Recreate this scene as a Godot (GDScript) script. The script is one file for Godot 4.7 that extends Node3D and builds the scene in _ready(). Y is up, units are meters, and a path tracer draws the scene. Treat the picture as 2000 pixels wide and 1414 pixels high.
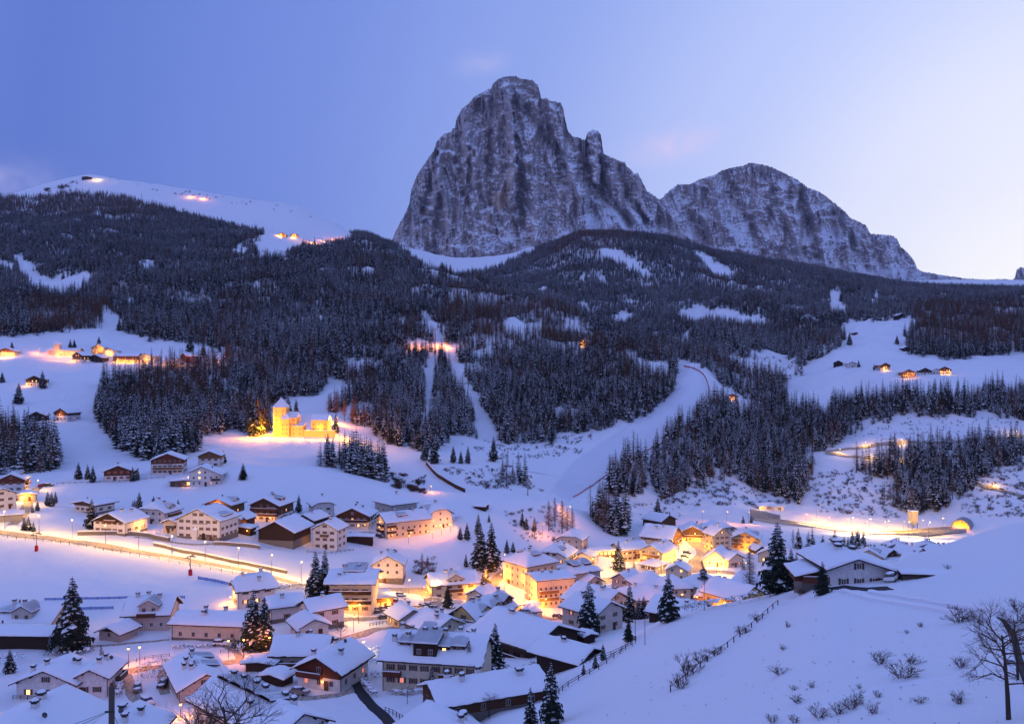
extends Node3D
# A village in a snowy valley at dusk under a rock massif. Metres; the camera stands on the right-hand slope at the
# origin and looks along -z. Sight lines are given as (px, py) of a 2000 x 1414 view with a focal length of 1700.

const F := 1700.0
const U0 := -600.0
const US := 6.0
const NU := 534
const SEG := 20

var NV := 0
var gd := PackedFloat32Array()      # depth of the ground grid, column by column
var gy := PackedFloat32Array()      # height of the ground grid
var noise_a := FastNoiseLite.new()
var noise_b := FastNoiseLite.new()
var noise_c := FastNoiseLite.new()
var rng := RandomNumberGenerator.new()
var taken := {}
var M := {}

func _ready():
	setup_camera_and_sky()
	setup_noise()
	make_materials()
	make_window_meshes()
	build_terrain()
	build_mountains()
	build_roads()
	build_buildings()
	build_lamps()
	build_trees()
	build_details()
	tell_apart()

func setup_camera_and_sky():
	var cam := Camera3D.new()
	cam.name = "camera"
	cam.fov = rad_to_deg(2.0 * atan(707.0 / F))
	cam.near = 0.5
	cam.far = 30000.0
	add_child(cam)
	cam.current = true
	var we := WorldEnvironment.new()
	we.name = "world_environment"
	var e := Environment.new()
	e.background_mode = Environment.BG_SKY
	e.tonemap_mode = Environment.TONE_MAPPER_LINEAR
	e.tonemap_exposure = 1.15
	e.sdfgi_enabled = true
	e.ssao_enabled = true
	e.ssil_enabled = true
	var sky := Sky.new()
	var pm := PanoramaSkyMaterial.new()
	pm.panorama = sky_picture()
	pm.energy_multiplier = 1.0
	sky.sky_material = pm
	e.sky = sky
	e.background_energy_multiplier = 1.0
	# a trace of cold evening haze
	e.fog_enabled = true
	e.fog_density = 0.00002
	e.fog_light_color = Color(0.84, 0.88, 1.0)
	we.environment = e
	add_child(we)

func sky_ramp(deg: float) -> Color:
	# clear dusk air by its distance from where the sun went down (sRGB values)
	var stops = [[0.0, Color(1.0, 1.0, 0.985)], [9.0, Color(0.98, 0.975, 0.985)], [17.0, Color(0.885, 0.90, 0.98)], [27.0, Color(0.715, 0.77, 0.955)], [40.0, Color(0.545, 0.63, 0.89)], [54.0, Color(0.435, 0.53, 0.83)], [66.0, Color(0.365, 0.465, 0.775)], [90.0, Color(0.49, 0.59, 0.885)], [130.0, Color(0.60, 0.66, 0.94)], [180.0, Color(0.66, 0.66, 0.94)]]
	for i in stops.size() - 1:
		if deg <= stops[i + 1][0]:
			return stops[i][1].lerp(stops[i + 1][1], smoothstep(0.0, 1.0, (deg - stops[i][0]) / (stops[i + 1][0] - stops[i][0])) * 0.4 + 0.6 * (deg - stops[i][0]) / (stops[i + 1][0] - stops[i][0]))
	return stops[-1][1]

func sky_picture() -> ImageTexture:
	var w := 1024
	var h := 512
	var im := Image.create(w, h, false, Image.FORMAT_RGBF)
	var n := FastNoiseLite.new()
	n.seed = 4
	n.frequency = 1.0
	n.fractal_octaves = 4
	var glow := Vector3(sin(deg_to_rad(36.0)), -0.03, -cos(deg_to_rad(36.0))).normalized()
	# thin wisps: azimuth (degrees right of the view), elevation, half width, half height, strength
	var wisps = [[10.2, 13.6, 2.3, 0.8, 0.55], [-2.0, 18.9, 1.5, 0.5, 0.4], [-30.5, 10.2, 2.6, 1.0, 0.45], [12.0, 14.2, 1.4, 0.45, 0.3]]
	for j in h:
		var el := (0.5 - (j + 0.5) / h) * PI
		for i in w:
			var az := wrapf((i + 0.5) / w * TAU, -PI, PI)
			var dir := Vector3(sin(az) * cos(el), sin(el), -cos(az) * cos(el))
			var lifted := Vector3(dir.x, dir.y * 0.95, dir.z).normalized()
			var deg := rad_to_deg(acos(clampf(lifted.dot(glow), -1.0, 1.0)))
			var c := sky_ramp(deg)
			var e := rad_to_deg(el)
			if e > 0.0 and e < 40.0:
				for s in wisps:
					var dx: float = (rad_to_deg(az) - s[0]) / s[2]
					var dy: float = (e - s[1] - 0.12 * (rad_to_deg(az) - s[0])) / s[3]
					var q := dx * dx + dy * dy
					if q < 6.0:
						var m: float = exp(-q) * s[4] * clampf(0.7 + 1.2 * n.get_noise_2d(az * 50.0, el * 120.0), 0.0, 1.0)
						c = c.lerp(Color(0.90, 0.80, 0.92), m)
			im.set_pixel(i, j, c.srgb_to_linear())
	return ImageTexture.create_from_image(im)

func setup_noise():
	noise_a.seed = 11
	noise_a.frequency = 1.0
	noise_a.fractal_octaves = 4
	noise_b.seed = 23
	noise_b.noise_type = FastNoiseLite.TYPE_SIMPLEX
	noise_b.fractal_type = FastNoiseLite.FRACTAL_RIDGED
	noise_b.frequency = 1.0
	noise_b.fractal_octaves = 4
	noise_c.seed = 37
	noise_c.frequency = 1.0
	noise_c.fractal_octaves = 3
	rng.seed = 71

# ---------------------------------------------------------------- names, parts and metas
func numbered(called: String) -> String:
	taken[called] = taken.get(called, -1) + 1
	return called if taken[called] == 0 else "%s_%03d" % [called, taken[called]]

func tag(o: Node3D, label: String, category: String, group := "", kind := ""):
	o.set_meta("label", label)
	o.set_meta("category", category)
	if group:
		o.set_meta("group", group)
	if kind:
		o.set_meta("kind", kind)

func thing(called: String, label: String, category: String, at: Vector3, turn := 0.0, group := "") -> Node3D:
	var o := Node3D.new()
	o.name = numbered(called)
	add_child(o)
	o.position = at
	o.rotation.y = turn
	tag(o, label, category, group)
	return o

func part(called: String, mesh: Mesh, mat: Material, parent: Node3D, at := Transform3D.IDENTITY) -> MeshInstance3D:
	var o := MeshInstance3D.new()
	o.name = called
	o.mesh = mesh
	if mat:
		o.material_override = mat
	o.transform = at
	parent.add_child(o, true)
	return o

func lone(called: String, mesh: Mesh, mat: Material, label: String, category: String, kind := "", group := "") -> MeshInstance3D:
	var o := MeshInstance3D.new()
	o.name = numbered(called)
	o.mesh = mesh
	if mat:
		o.material_override = mat
	add_child(o)
	if kind == "structure":
		o.set_meta("kind", kind)
		o.set_meta("label", label)
		o.set_meta("category", category)
	else:
		tag(o, label, category, group, kind)
	return o

func copy_of(o: Node3D, label: String, at: Vector3, turn := 0.0, size := 1.0) -> Node3D:
	var c: Node3D = o.duplicate()
	c.name = numbered(String(o.name).rstrip("0123456789").rstrip("_"))
	add_child(c)
	c.transform = Transform3D(Basis(Vector3.UP, turn).scaled(Vector3.ONE * size), at)
	c.set_meta("label", label)
	return c

# ---------------------------------------------------------------- mesh helpers: a bag of triangles
class Bag:
	var v := PackedVector3Array()
	var c := PackedColorArray()
	var tint := Color.WHITE
	var use_color := false
	func tri(a: Vector3, b: Vector3, d: Vector3):
		v.append(a); v.append(b); v.append(d)
		if use_color:
			c.append(tint); c.append(tint); c.append(tint)
	func quad(a: Vector3, b: Vector3, d: Vector3, e: Vector3):
		tri(a, b, d)
		tri(a, d, e)
	func box(lo: Vector3, hi: Vector3, t := Transform3D.IDENTITY):
		var p := []
		for i in 8:
			p.append(t * Vector3(hi.x if i & 1 else lo.x, hi.y if i & 2 else lo.y, hi.z if i & 4 else lo.z))
		quad(p[4], p[6], p[7], p[5])
		quad(p[1], p[3], p[2], p[0])
		quad(p[5], p[7], p[3], p[1])
		quad(p[0], p[2], p[6], p[4])
		quad(p[6], p[2], p[3], p[7])
		quad(p[0], p[4], p[5], p[1])
	func tube(a: Vector3, b: Vector3, ra: float, rb: float, n := 6):
		var d := (b - a).normalized()
		var s := d.cross(Vector3.UP if absf(d.y) < 0.9 else Vector3.RIGHT).normalized()
		var q := d.cross(s)
		for i in n:
			var t0 := TAU * i / n
			var t1 := TAU * (i + 1) / n
			var e0 := s * cos(t0) + q * sin(t0)
			var e1 := s * cos(t1) + q * sin(t1)
			quad(a + e0 * ra, b + e0 * rb, b + e1 * rb, a + e1 * ra)
			if n > 4:
				tri(b, b + e1 * rb, b + e0 * rb)
	func blob(at: Vector3, r: Vector3, rough: float, r_: RandomNumberGenerator, lat := 5, lon := 8):
		var ring := []
		for j in lat + 1:
			var row := []
			for i in lon:
				var th := PI * j / lat
				var ph := TAU * i / lon
				var k := 1.0 + (r_.randf() - 0.5) * rough if j > 0 and j < lat else 1.0
				row.append(at + Vector3(sin(th) * cos(ph) * r.x, cos(th) * r.y, sin(th) * sin(ph) * r.z) * k)
			ring.append(row)
		for j in lat:
			for i in lon:
				var i2 := (i + 1) % lon
				quad(ring[j + 1][i], ring[j][i], ring[j][i2], ring[j + 1][i2])
	func mesh() -> ArrayMesh:
		var m := ArrayMesh.new()
		if v.is_empty():
			return m
		var n := PackedVector3Array()
		n.resize(v.size())
		for i in range(0, v.size(), 3):
			var k := (v[i + 2] - v[i]).cross(v[i + 1] - v[i]).normalized()
			n[i] = k; n[i + 1] = k; n[i + 2] = k
		var a := []
		a.resize(Mesh.ARRAY_MAX)
		a[Mesh.ARRAY_VERTEX] = v
		a[Mesh.ARRAY_NORMAL] = n
		if use_color:
			a[Mesh.ARRAY_COLOR] = c
		m.add_surface_from_arrays(Mesh.PRIMITIVE_TRIANGLES, a)
		return m

func grid_mesh(v: PackedVector3Array, nu: int, nv: int, colors := PackedColorArray(), flip := false) -> ArrayMesh:
	# v holds nu columns of nv points
	var nrm := PackedVector3Array()
	nrm.resize(v.size())
	for i in nu:
		for j in nv:
			var a := v[mini(i + 1, nu - 1) * nv + j] - v[maxi(i - 1, 0) * nv + j]
			var b := v[i * nv + mini(j + 1, nv - 1)] - v[i * nv + maxi(j - 1, 0)]
			var k := a.cross(b).normalized()
			nrm[i * nv + j] = -k if flip else k
	var idx := PackedInt32Array()
	idx.resize((nu - 1) * (nv - 1) * 6)
	var p := 0
	for i in nu - 1:
		for j in nv - 1:
			var q := i * nv + j
			var four := [q, q + 1, q + nv + 1, q + nv]
			if flip:
				four = [q, q + nv, q + nv + 1, q + 1]
			idx[p] = four[0]; idx[p + 1] = four[1]; idx[p + 2] = four[2]
			idx[p + 3] = four[0]; idx[p + 4] = four[2]; idx[p + 5] = four[3]
			p += 6
	var arr := []
	arr.resize(Mesh.ARRAY_MAX)
	arr[Mesh.ARRAY_VERTEX] = v
	arr[Mesh.ARRAY_NORMAL] = nrm
	if colors.size():
		arr[Mesh.ARRAY_COLOR] = colors
	arr[Mesh.ARRAY_INDEX] = idx
	var m := ArrayMesh.new()
	m.add_surface_from_arrays(Mesh.PRIMITIVE_TRIANGLES, arr)
	return m

func hermite(xs: PackedFloat32Array, ys: PackedFloat32Array, x: float) -> float:
	# monotone cubic through the knots
	var n := xs.size()
	if x <= xs[0]:
		return ys[0]
	if x >= xs[n - 1]:
		return ys[n - 1]
	var k := 0
	while x > xs[k + 1]:
		k += 1
	var h := xs[k + 1] - xs[k]
	var s := (ys[k + 1] - ys[k]) / h
	var sl := s if k == 0 else (ys[k] - ys[k - 1]) / (xs[k] - xs[k - 1])
	var sr := s if k == n - 2 else (ys[k + 2] - ys[k + 1]) / (xs[k + 2] - xs[k + 1])
	var m0 := 0.0 if sl * s <= 0.0 else 2.0 * sl * s / (sl + s)
	var m1 := 0.0 if sr * s <= 0.0 else 2.0 * sr * s / (sr + s)
	var t := (x - xs[k]) / h
	var t2 := t * t
	var t3 := t2 * t
	return (2.0 * t3 - 3.0 * t2 + 1.0) * ys[k] + (t3 - 2.0 * t2 + t) * h * m0 + (3.0 * t2 - 2.0 * t3) * ys[k + 1] + (t3 - t2) * h * m1

func at(px: float, py: float, d: float) -> Vector3:
	return Vector3((px - 1000.0) / F * d, (707.0 - py) / F * d, -d)

# ---------------------------------------------------------------- materials
func noise_tex(seed_: int, freq: float, lo: Color, hi: Color, size := 256, octaves := 4, bump := 0.0, stretch := Vector2.ONE) -> Texture2D:
	var n := FastNoiseLite.new()
	n.seed = seed_
	n.frequency = freq
	n.fractal_octaves = octaves
	var t := NoiseTexture2D.new()
	t.width = size
	t.height = size
	t.seamless = true
	t.noise = n
	if bump > 0.0:
		t.as_normal_map = true
		t.bump_strength = bump
	else:
		var g := Gradient.new()
		g.set_color(0, lo)
		g.set_color(1, hi)
		t.color_ramp = g
	return t

func mat(called: String, c: Color, rough := 0.9) -> StandardMaterial3D:
	# colours here are linear, real-world base colours
	var m := StandardMaterial3D.new()
	m.resource_name = called
	m.albedo_color = c.linear_to_srgb()
	m.roughness = rough
	m.metallic_specular = 0.3
	M[called] = m
	return m

func tex(m: StandardMaterial3D, t: Texture2D, scale: Vector3, world := true):
	m.albedo_texture = t
	m.uv1_triplanar = true
	m.uv1_world_triplanar = world
	m.uv1_scale = scale

func bump(m: StandardMaterial3D, t: Texture2D, scale: Vector3, amount: float, world := true):
	m.normal_enabled = true
	m.normal_texture = t
	m.normal_scale = amount
	m.uv1_triplanar = true
	m.uv1_world_triplanar = world
	m.uv1_scale = scale

func glow(called: String, c: Color, energy: float) -> StandardMaterial3D:
	var m := mat(called, Color(0.8, 0.7, 0.5), 0.5)
	m.emission_enabled = true
	m.emission = c
	m.emission_energy_multiplier = energy
	return m

func make_materials():
	var g := noise_tex(3, 0.02, Color(0.86, 0.86, 0.86), Color(1, 1, 1))
	var gb := noise_tex(5, 0.03, Color.BLACK, Color.WHITE, 512, 5, 6.0)
	var streak := noise_tex(9, 0.05, Color(0.55, 0.55, 0.55), Color(1, 1, 1), 256, 3)
	var s := mat("snow", Color(0.84, 0.86, 0.90), 0.75)
	bump(s, gb, Vector3.ONE * 0.12, 0.35)
	var gs := mat("ground_snow", Color(1, 1, 1), 0.8)
	gs.vertex_color_use_as_albedo = true
	bump(gs, gb, Vector3.ONE * 0.09, 0.9)
	var far := mat("rock_and_snow", Color(1, 1, 1), 0.9)
	far.vertex_color_use_as_albedo = true
	bump(far, noise_tex(15, 0.02, Color.BLACK, Color.WHITE, 512, 5, 8.0), Vector3.ONE * 0.012, 0.8)
	for p in [["white_plaster", Color(0.72, 0.69, 0.67)], ["cream_plaster", Color(0.66, 0.57, 0.44)], ["yellow_plaster", Color(0.66, 0.47, 0.20)], ["gold_plaster", Color(0.72, 0.49, 0.17)], ["grey_plaster", Color(0.46, 0.42, 0.38)], ["pink_plaster", Color(0.62, 0.52, 0.46)], ["concrete", Color(0.40, 0.38, 0.36)]]:
		tex(mat(p[0], p[1], 0.95), g, Vector3.ONE * 0.15)
	var pale := noise_tex(19, 0.06, Color(0.5, 0.5, 0.5), Color(1, 1, 1), 256, 4)
	tex(mat("stone", Color(0.30, 0.27, 0.25), 0.95), pale, Vector3.ONE * 0.4)
	for p in [["brown_wood", Color(0.17, 0.075, 0.04)], ["dark_wood", Color(0.07, 0.04, 0.03)], ["red_wood", Color(0.20, 0.065, 0.04)], ["grey_wood", Color(0.16, 0.12, 0.10)], ["light_wood", Color(0.30, 0.16, 0.08)]]:
		tex(mat(p[0], p[1], 0.85), streak, Vector3(0.25, 4.0, 0.25), false)
	mat("window_frame", Color(0.45, 0.33, 0.25), 0.6)
	mat("white_frame", Color(0.7, 0.68, 0.66), 0.6)
	mat("shutter", Color(0.12, 0.06, 0.04), 0.7)
	mat("red_shutter", Color(0.5, 0.03, 0.03), 0.7)
	mat("glass", Color(0.03, 0.035, 0.05), 0.12).metallic_specular = 0.6
	mat("metal", Color(0.16, 0.17, 0.18), 0.45).metallic = 0.6
	mat("dark_metal", Color(0.04, 0.04, 0.045), 0.5)
	mat("red_pad", Color(0.55, 0.02, 0.03), 0.7)
	mat("red_net", Color(0.50, 0.16, 0.18), 0.8)
	mat("blue_net", Color(0.22, 0.32, 0.60), 0.8)
	mat("rubber", Color(0.02, 0.02, 0.02), 0.9)
	tex(mat("asphalt", Color(0.055, 0.055, 0.06), 0.75), noise_tex(21, 0.03, Color(0.6, 0.6, 0.6), Color(1, 1, 1)), Vector3.ONE * 0.3)
	var rs := mat("road_snow", Color(0.64, 0.60, 0.55), 0.7)
	tex(rs, noise_tex(27, 0.015, Color(0.55, 0.52, 0.48), Color(1, 1, 1), 512, 5), Vector3(0.12, 0.12, 0.12))
	glow("lit_pane", Color(1.0, 0.62, 0.22), 1.5)
	glow("bright_pane", Color(1.0, 0.74, 0.36), 2.6)
	glow("dim_pane", Color(1.0, 0.48, 0.20), 0.7)
	glow("sodium_bulb", Color(1.0, 0.66, 0.28), 9.0)
	glow("warm_bulb", Color(1.0, 0.80, 0.50), 9.0)
	glow("white_bulb", Color(1.0, 0.95, 0.85), 9.0)
	var nd := mat("needles", Color(1, 1, 1), 0.9)
	nd.vertex_color_use_as_albedo = true
	mat("spruce_green", Color(0.022, 0.030, 0.022), 0.9)
	mat("bark", Color(0.055, 0.04, 0.032), 0.95)
	mat("twig", Color(0.085, 0.052, 0.04), 0.95)
	mat("russet_twig", Color(0.15, 0.07, 0.042), 0.95)
	mat("tree_snow", Color(0.82, 0.84, 0.88), 0.8)

# ---------------------------------------------------------------- the ground: feature lines from near to far, each [px, py, depth]
func feature_lines() -> Array:
	var near = [[-600, 2350, 12], [2600, 2350, 12]]
	var l0 = [[-600, 1700, 70], [300, 1650, 75], [800, 1640, 72], [1100, 1640, 60], [1500, 1650, 45], [2000, 1640, 38], [2600, 1640, 34]]
	var l1 = [[-600, 1495, 130], [0, 1482, 138], [300, 1480, 140], [600, 1450, 150], [850, 1448, 150], [1000, 1432, 132], [1100, 1430, 118], [1230, 1425, 102], [1420, 1420, 90], [1640, 1420, 78], [1850, 1412, 72], [2000, 1400, 68], [2600, 1380, 60]]
	var l2 = [[-600, 1345, 190], [0, 1350, 190], [200, 1350, 190], [400, 1340, 190], [700, 1342, 188], [850, 1345, 183], [1000, 1392, 150], [1100, 1380, 140], [1230, 1335, 138], [1420, 1282, 130], [1530, 1240, 128], [1640, 1164, 142], [1740, 1168, 137], [1850, 1188, 123], [2000, 1222, 104], [2300, 1260, 90], [2600, 1270, 84]]
	var l3 = [[-600, 1200, 245], [0, 1200, 250], [400, 1205, 250], [700, 1240, 232], [850, 1290, 205], [1000, 1365, 168], [1100, 1330, 164], [1230, 1256, 172], [1310, 1212, 178], [1420, 1186, 178], [1530, 1160, 170], [1620, 1137, 160], [1740, 1104, 170], [1850, 1062, 190], [2000, 1020, 202], [2300, 960, 225], [2600, 930, 240]]
	var v1 = [[-600, 1120, 290], [0, 1120, 290], [200, 1130, 282], [400, 1150, 275], [600, 1182, 266], [700, 1197, 272], [850, 1215, 260], [1000, 1270, 230], [1100, 1262, 232], [1230, 1228, 248], [1310, 1215, 255], [1420, 1200, 262], [1640, 1200, 266], [1850, 1200, 280], [2600, 1200, 290]]
	var v2 = [[-600, 1030, 330], [0, 1045, 330], [200, 1056, 325], [400, 1088, 316], [600, 1132, 310], [700, 1142, 322], [850, 1156, 325], [1000, 1176, 320], [1100, 1182, 322], [1230, 1172, 330], [1420, 1160, 340], [1640, 1140, 350], [2000, 1130, 362], [2600, 1120, 370]]
	var v3 = [[-600, 985, 372], [0, 1004, 360], [200, 1032, 350], [400, 1055, 338], [530, 1066, 345], [640, 1073, 352], [780, 1050, 385], [870, 1042, 392], [950, 1068, 388], [1060, 1090, 395], [1200, 1102, 410], [1300, 1090, 430], [1420, 1085, 440], [1640, 1085, 450], [2600, 1090, 460]]
	var v4 = [[-600, 950, 425], [0, 958, 420], [200, 988, 400], [400, 992, 402], [530, 988, 415], [690, 1004, 424], [800, 994, 430], [870, 990, 430], [950, 1003, 430], [1060, 1040, 430], [1200, 1056, 452], [1300, 1040, 490], [1420, 1045, 500], [1640, 1055, 510], [1850, 1060, 530], [2600, 1060, 540]]
	var v5 = [[-600, 935, 450], [0, 937, 450], [130, 936, 450], [300, 928, 455], [400, 926, 457], [490, 909, 462], [600, 912, 466], [700, 931, 465], [800, 953, 460], [900, 963, 460], [1000, 971, 462], [1080, 980, 464], [1130, 1000, 482], [1200, 1016, 522], [1300, 1015, 560], [1420, 1022, 570], [1640, 1042, 576], [1850, 1052, 592], [2600, 1055, 605]]
	var v6 = [[-600, 915, 495], [0, 915, 490], [300, 902, 500], [400, 900, 506], [490, 912, 505], [600, 930, 508], [700, 950, 512], [800, 975, 520], [900, 985, 530], [1000, 992, 535], [1080, 995, 545], [1200, 990, 582], [1300, 998, 620], [1420, 1012, 630], [1640, 1037, 635], [1850, 1046, 650], [2600, 1050, 665]]
	var v7 = [[-600, 875, 560], [0, 872, 560], [200, 876, 562], [400, 872, 580], [490, 862, 620], [540, 857, 632], [640, 855, 640], [700, 876, 640], [800, 905, 622], [900, 906, 630], [1000, 916, 632], [1080, 946, 622], [1140, 955, 620], [1200, 944, 640], [1300, 962, 680], [1420, 955, 715], [1500, 985, 700], [1640, 985, 710], [1750, 998, 705], [1850, 985, 715], [2000, 965, 720], [2600, 950, 720]]
	var v8 = [[-600, 795, 680], [0, 802, 680], [200, 802, 700], [400, 817, 700], [490, 824, 720], [640, 826, 722], [700, 832, 740], [800, 842, 740], [900, 872, 722], [1000, 882, 720], [1100, 892, 720], [1200, 862, 760], [1300, 842, 790], [1420, 872, 800], [1530, 890, 830], [1640, 888, 802], [1740, 880, 800], [1850, 870, 800], [2000, 860, 800], [2600, 850, 800]]
	var v9 = [[-600, 700, 850], [0, 702, 850], [150, 712, 850], [250, 716, 860], [400, 722, 880], [490, 742, 900], [600, 752, 900], [700, 762, 900], [800, 768, 900], [900, 782, 880], [1000, 802, 862], [1100, 832, 822], [1200, 812, 832], [1300, 772, 880], [1360, 722, 950], [1420, 782, 920], [1530, 802, 960], [1640, 792, 960], [1740, 752, 950], [1850, 748, 945], [2000, 762, 940], [2600, 770, 940]]
	var v10 = [[-600, 650, 970], [0, 650, 970], [200, 660, 980], [330, 675, 985], [400, 690, 985], [490, 692, 1000], [600, 682, 1050], [800, 690, 1050], [1000, 692, 1050], [1100, 702, 1050], [1200, 692, 1090], [1300, 702, 1080], [1360, 700, 1080], [1420, 692, 1150], [1530, 720, 1150], [1640, 702, 1100], [1740, 690, 1120], [1850, 692, 1120], [2000, 700, 1100], [2600, 700, 1100]]
	var v11 = [[-600, 600, 1200], [0, 600, 1200], [200, 612, 1200], [400, 630, 1250], [600, 602, 1300], [800, 602, 1300], [1000, 622, 1300], [1100, 642, 1290], [1200, 668, 1290], [1320, 699, 1240], [1380, 660, 1420], [1420, 640, 1480], [1530, 645, 1480], [1640, 650, 1400], [1850, 642, 1380], [2000, 650, 1380], [2600, 650, 1380]]
	var v12 = [[-600, 520, 1550], [0, 540, 1550], [100, 560, 1500], [200, 532, 1600], [400, 515, 1750], [600, 505, 1800], [700, 508, 1800], [800, 526, 1750], [950, 566, 1650], [1100, 619, 1500], [1200, 656, 1420], [1320, 692, 1330], [1380, 640, 1560], [1420, 630, 1640], [1530, 622, 1700], [1640, 620, 1700], [1850, 616, 1700], [2600, 615, 1700]]
	var v13 = [[-600, 480, 1950], [0, 502, 1900], [200, 492, 2000], [400, 505, 2000], [600, 511, 2050], [700, 521, 2000], [800, 542, 1950], [950, 592, 1850], [1100, 642, 1750], [1200, 667, 1700], [1320, 672, 1600], [1420, 612, 1850], [1530, 602, 1900], [1640, 605, 1930], [2600, 600, 1950]]
	var v14 = [[-600, 440, 2500], [0, 442, 2500], [200, 432, 2600], [400, 450, 2600], [600, 472, 2600], [700, 492, 2500], [800, 531, 2300], [850, 546, 2300], [950, 561, 2300], [1100, 561, 2250], [1200, 571, 2200], [1420, 571, 2300], [1640, 581, 2300], [1850, 590, 2300], [2600, 590, 2300]]
	var v15 = [[-600, 400, 3000], [-100, 395, 3050], [0, 388, 3100], [100, 379, 3150], [170, 371, 3200], [300, 398, 3150], [400, 420, 3100], [500, 446, 3000], [600, 462, 2950], [650, 478, 2900], [700, 460, 2900], [750, 478, 2850], [800, 508, 2800], [850, 527, 2800], [900, 541, 2800], [950, 537, 2800], [1000, 522, 2800], [1050, 503, 2850], [1100, 474, 2900], [1140, 460, 2900], [1200, 461, 2950], [1300, 468, 3000], [1400, 497, 3050], [1500, 512, 3100], [1600, 528, 3150], [1700, 548, 3200], [1800, 563, 3250], [1900, 566, 3300], [2000, 568, 3300], [2600, 572, 3300]]
	var v16 = [[-600, 410, 3500], [0, 393, 3500], [60, 376, 3500], [90, 366, 3500], [150, 351, 3500], [180, 347, 3500], [220, 354, 3500], [280, 362, 3500], [380, 378, 3550], [480, 396, 3600], [570, 406, 3600], [620, 428, 3550], [660, 443, 3500], [700, 470, 3400], [750, 480, 3400], [790, 485, 3500], [820, 489, 3500], [850, 497, 3600], [900, 504, 3700], [960, 501, 3700], [1000, 496, 3700], [1040, 486, 3700], [1060, 490, 3700], [1100, 485, 3700], [1200, 472, 3700], [1400, 505, 3700], [1700, 548, 3800], [1800, 553, 3900], [1900, 552, 4200], [2000, 552, 4500], [2600, 556, 4500]]
	var v17 = [[-600, 560, 6500], [0, 560, 6500], [700, 560, 6500], [1600, 560, 6500], [1900, 553, 7000], [2600, 560, 7000]]
	var v18 = [[-600, 640, 8000], [2600, 640, 8000]]
	return [near, l0, l1, l2, l3, v1, v2, v3, v4, v5, v6, v7, v8, v9, v10, v11, v12, v13, v14, v15, v16, v17, v18]

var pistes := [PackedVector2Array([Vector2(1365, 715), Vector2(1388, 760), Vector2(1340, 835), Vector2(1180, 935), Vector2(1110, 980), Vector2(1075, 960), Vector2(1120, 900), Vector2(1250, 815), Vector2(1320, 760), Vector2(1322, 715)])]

func build_grid():
	var lines := feature_lines()
	var n := lines.size()
	NV = (n - 1) * SEG + 1
	gd.resize(NU * NV)
	gy.resize(NU * NV)
	var kx := PackedFloat32Array()
	for k in n:
		kx.append(k)
	var lx := []
	var lyy := []
	var ldd := []
	for l in lines:
		var a := PackedFloat32Array()
		var b := PackedFloat32Array()
		var c := PackedFloat32Array()
		for p in l:
			a.append(p[0])
			b.append(p[1])
			c.append(p[2])
		lx.append(a); lyy.append(b); ldd.append(c)
	for i in NU:
		var px := U0 + US * i
		var ky := PackedFloat32Array()
		var kd := PackedFloat32Array()
		for k in n:
			var d := hermite(lx[k], ldd[k], px)
			kd.append(d)
			ky.append((707.0 - hermite(lx[k], lyy[k], px)) / F * d)
		for j in NV:
			var t := float(j) / SEG
			var d := hermite(kx, kd, t)
			var y := hermite(kx, ky, t)
			var x := (px - 1000.0) / F * d
			if d > 20.0:
				y += noise_c.get_noise_2d(x / 30.0, d / 30.0) * (0.25 + minf(d, 700.0) * 0.0011)
				y += noise_a.get_noise_2d(x / 7.0, d / 7.0) * 0.10
				if d < 260.0:
					# wind drifts
					y += (noise_b.get_noise_2d(x / 26.0, d / 11.0) * 0.16 + noise_c.get_noise_2d(x / 4.0 + 9.0, d / 3.0) * 0.06) * smoothstep(20.0, 60.0, d)
				if inside(pistes, Vector2(px, 707.0 - F * y / d)):
					y += noise_a.get_noise_2d(x / 6.0, d / 9.0) * 0.7 + noise_c.get_noise_2d((x - d * 0.6) / 4.0, (x + d) / 40.0) * 0.3
				if d > 560.0:
					y += noise_b.get_noise_2d(x / 420.0 + 5.0, d / 420.0) * smoothstep(560.0, 1600.0, d) * (1.0 - smoothstep(2500.0, 3000.0, d)) * 22.0
					y += noise_a.get_noise_2d(x / 90.0, d / 90.0) * smoothstep(560.0, 1000.0, d) * 4.0
			gd[i * NV + j] = d
			gy[i * NV + j] = y

func column_height(i: int, d: float) -> float:
	var lo := i * NV
	var a := 0
	var b := NV - 1
	if d <= gd[lo]:
		return gy[lo]
	if d >= gd[lo + b]:
		return gy[lo + b]
	while b - a > 1:
		var m := (a + b) / 2
		if gd[lo + m] <= d:
			a = m
		else:
			b = m
	return lerpf(gy[lo + a], gy[lo + b], (d - gd[lo + a]) / maxf(gd[lo + b] - gd[lo + a], 0.001))

func height(x: float, z: float) -> float:
	var d := maxf(-z, 12.0)
	var u := clampf((1000.0 + F * x / d - U0) / US, 0.0, NU - 1.001)
	var i := int(u)
	return lerpf(column_height(i, d), column_height(i + 1, d), u - i)

func ground(px: float, py: float) -> Vector3:
	# where the sight line meets the ground first
	var i := clampi(roundi((px - U0) / US), 0, NU - 1) * NV
	for j in NV - 1:
		var a := 707.0 - F * gy[i + j] / gd[i + j]
		var b := 707.0 - F * gy[i + j + 1] / gd[i + j + 1]
		if a >= py and b < py:
			var t := (a - py) / (a - b)
			var d := lerpf(gd[i + j], gd[i + j + 1], t)
			var x := (px - 1000.0) / F * d
			return Vector3(x, height(x, -d), -d)
	var x2 := (px - 1000.0) / F * 300.0
	return Vector3(x2, height(x2, -300.0), -300.0)

func on_ground(px: float, d: float) -> Vector3:
	var x := (px - 1000.0) / F * d
	return Vector3(x, height(x, -d), -d)

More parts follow.
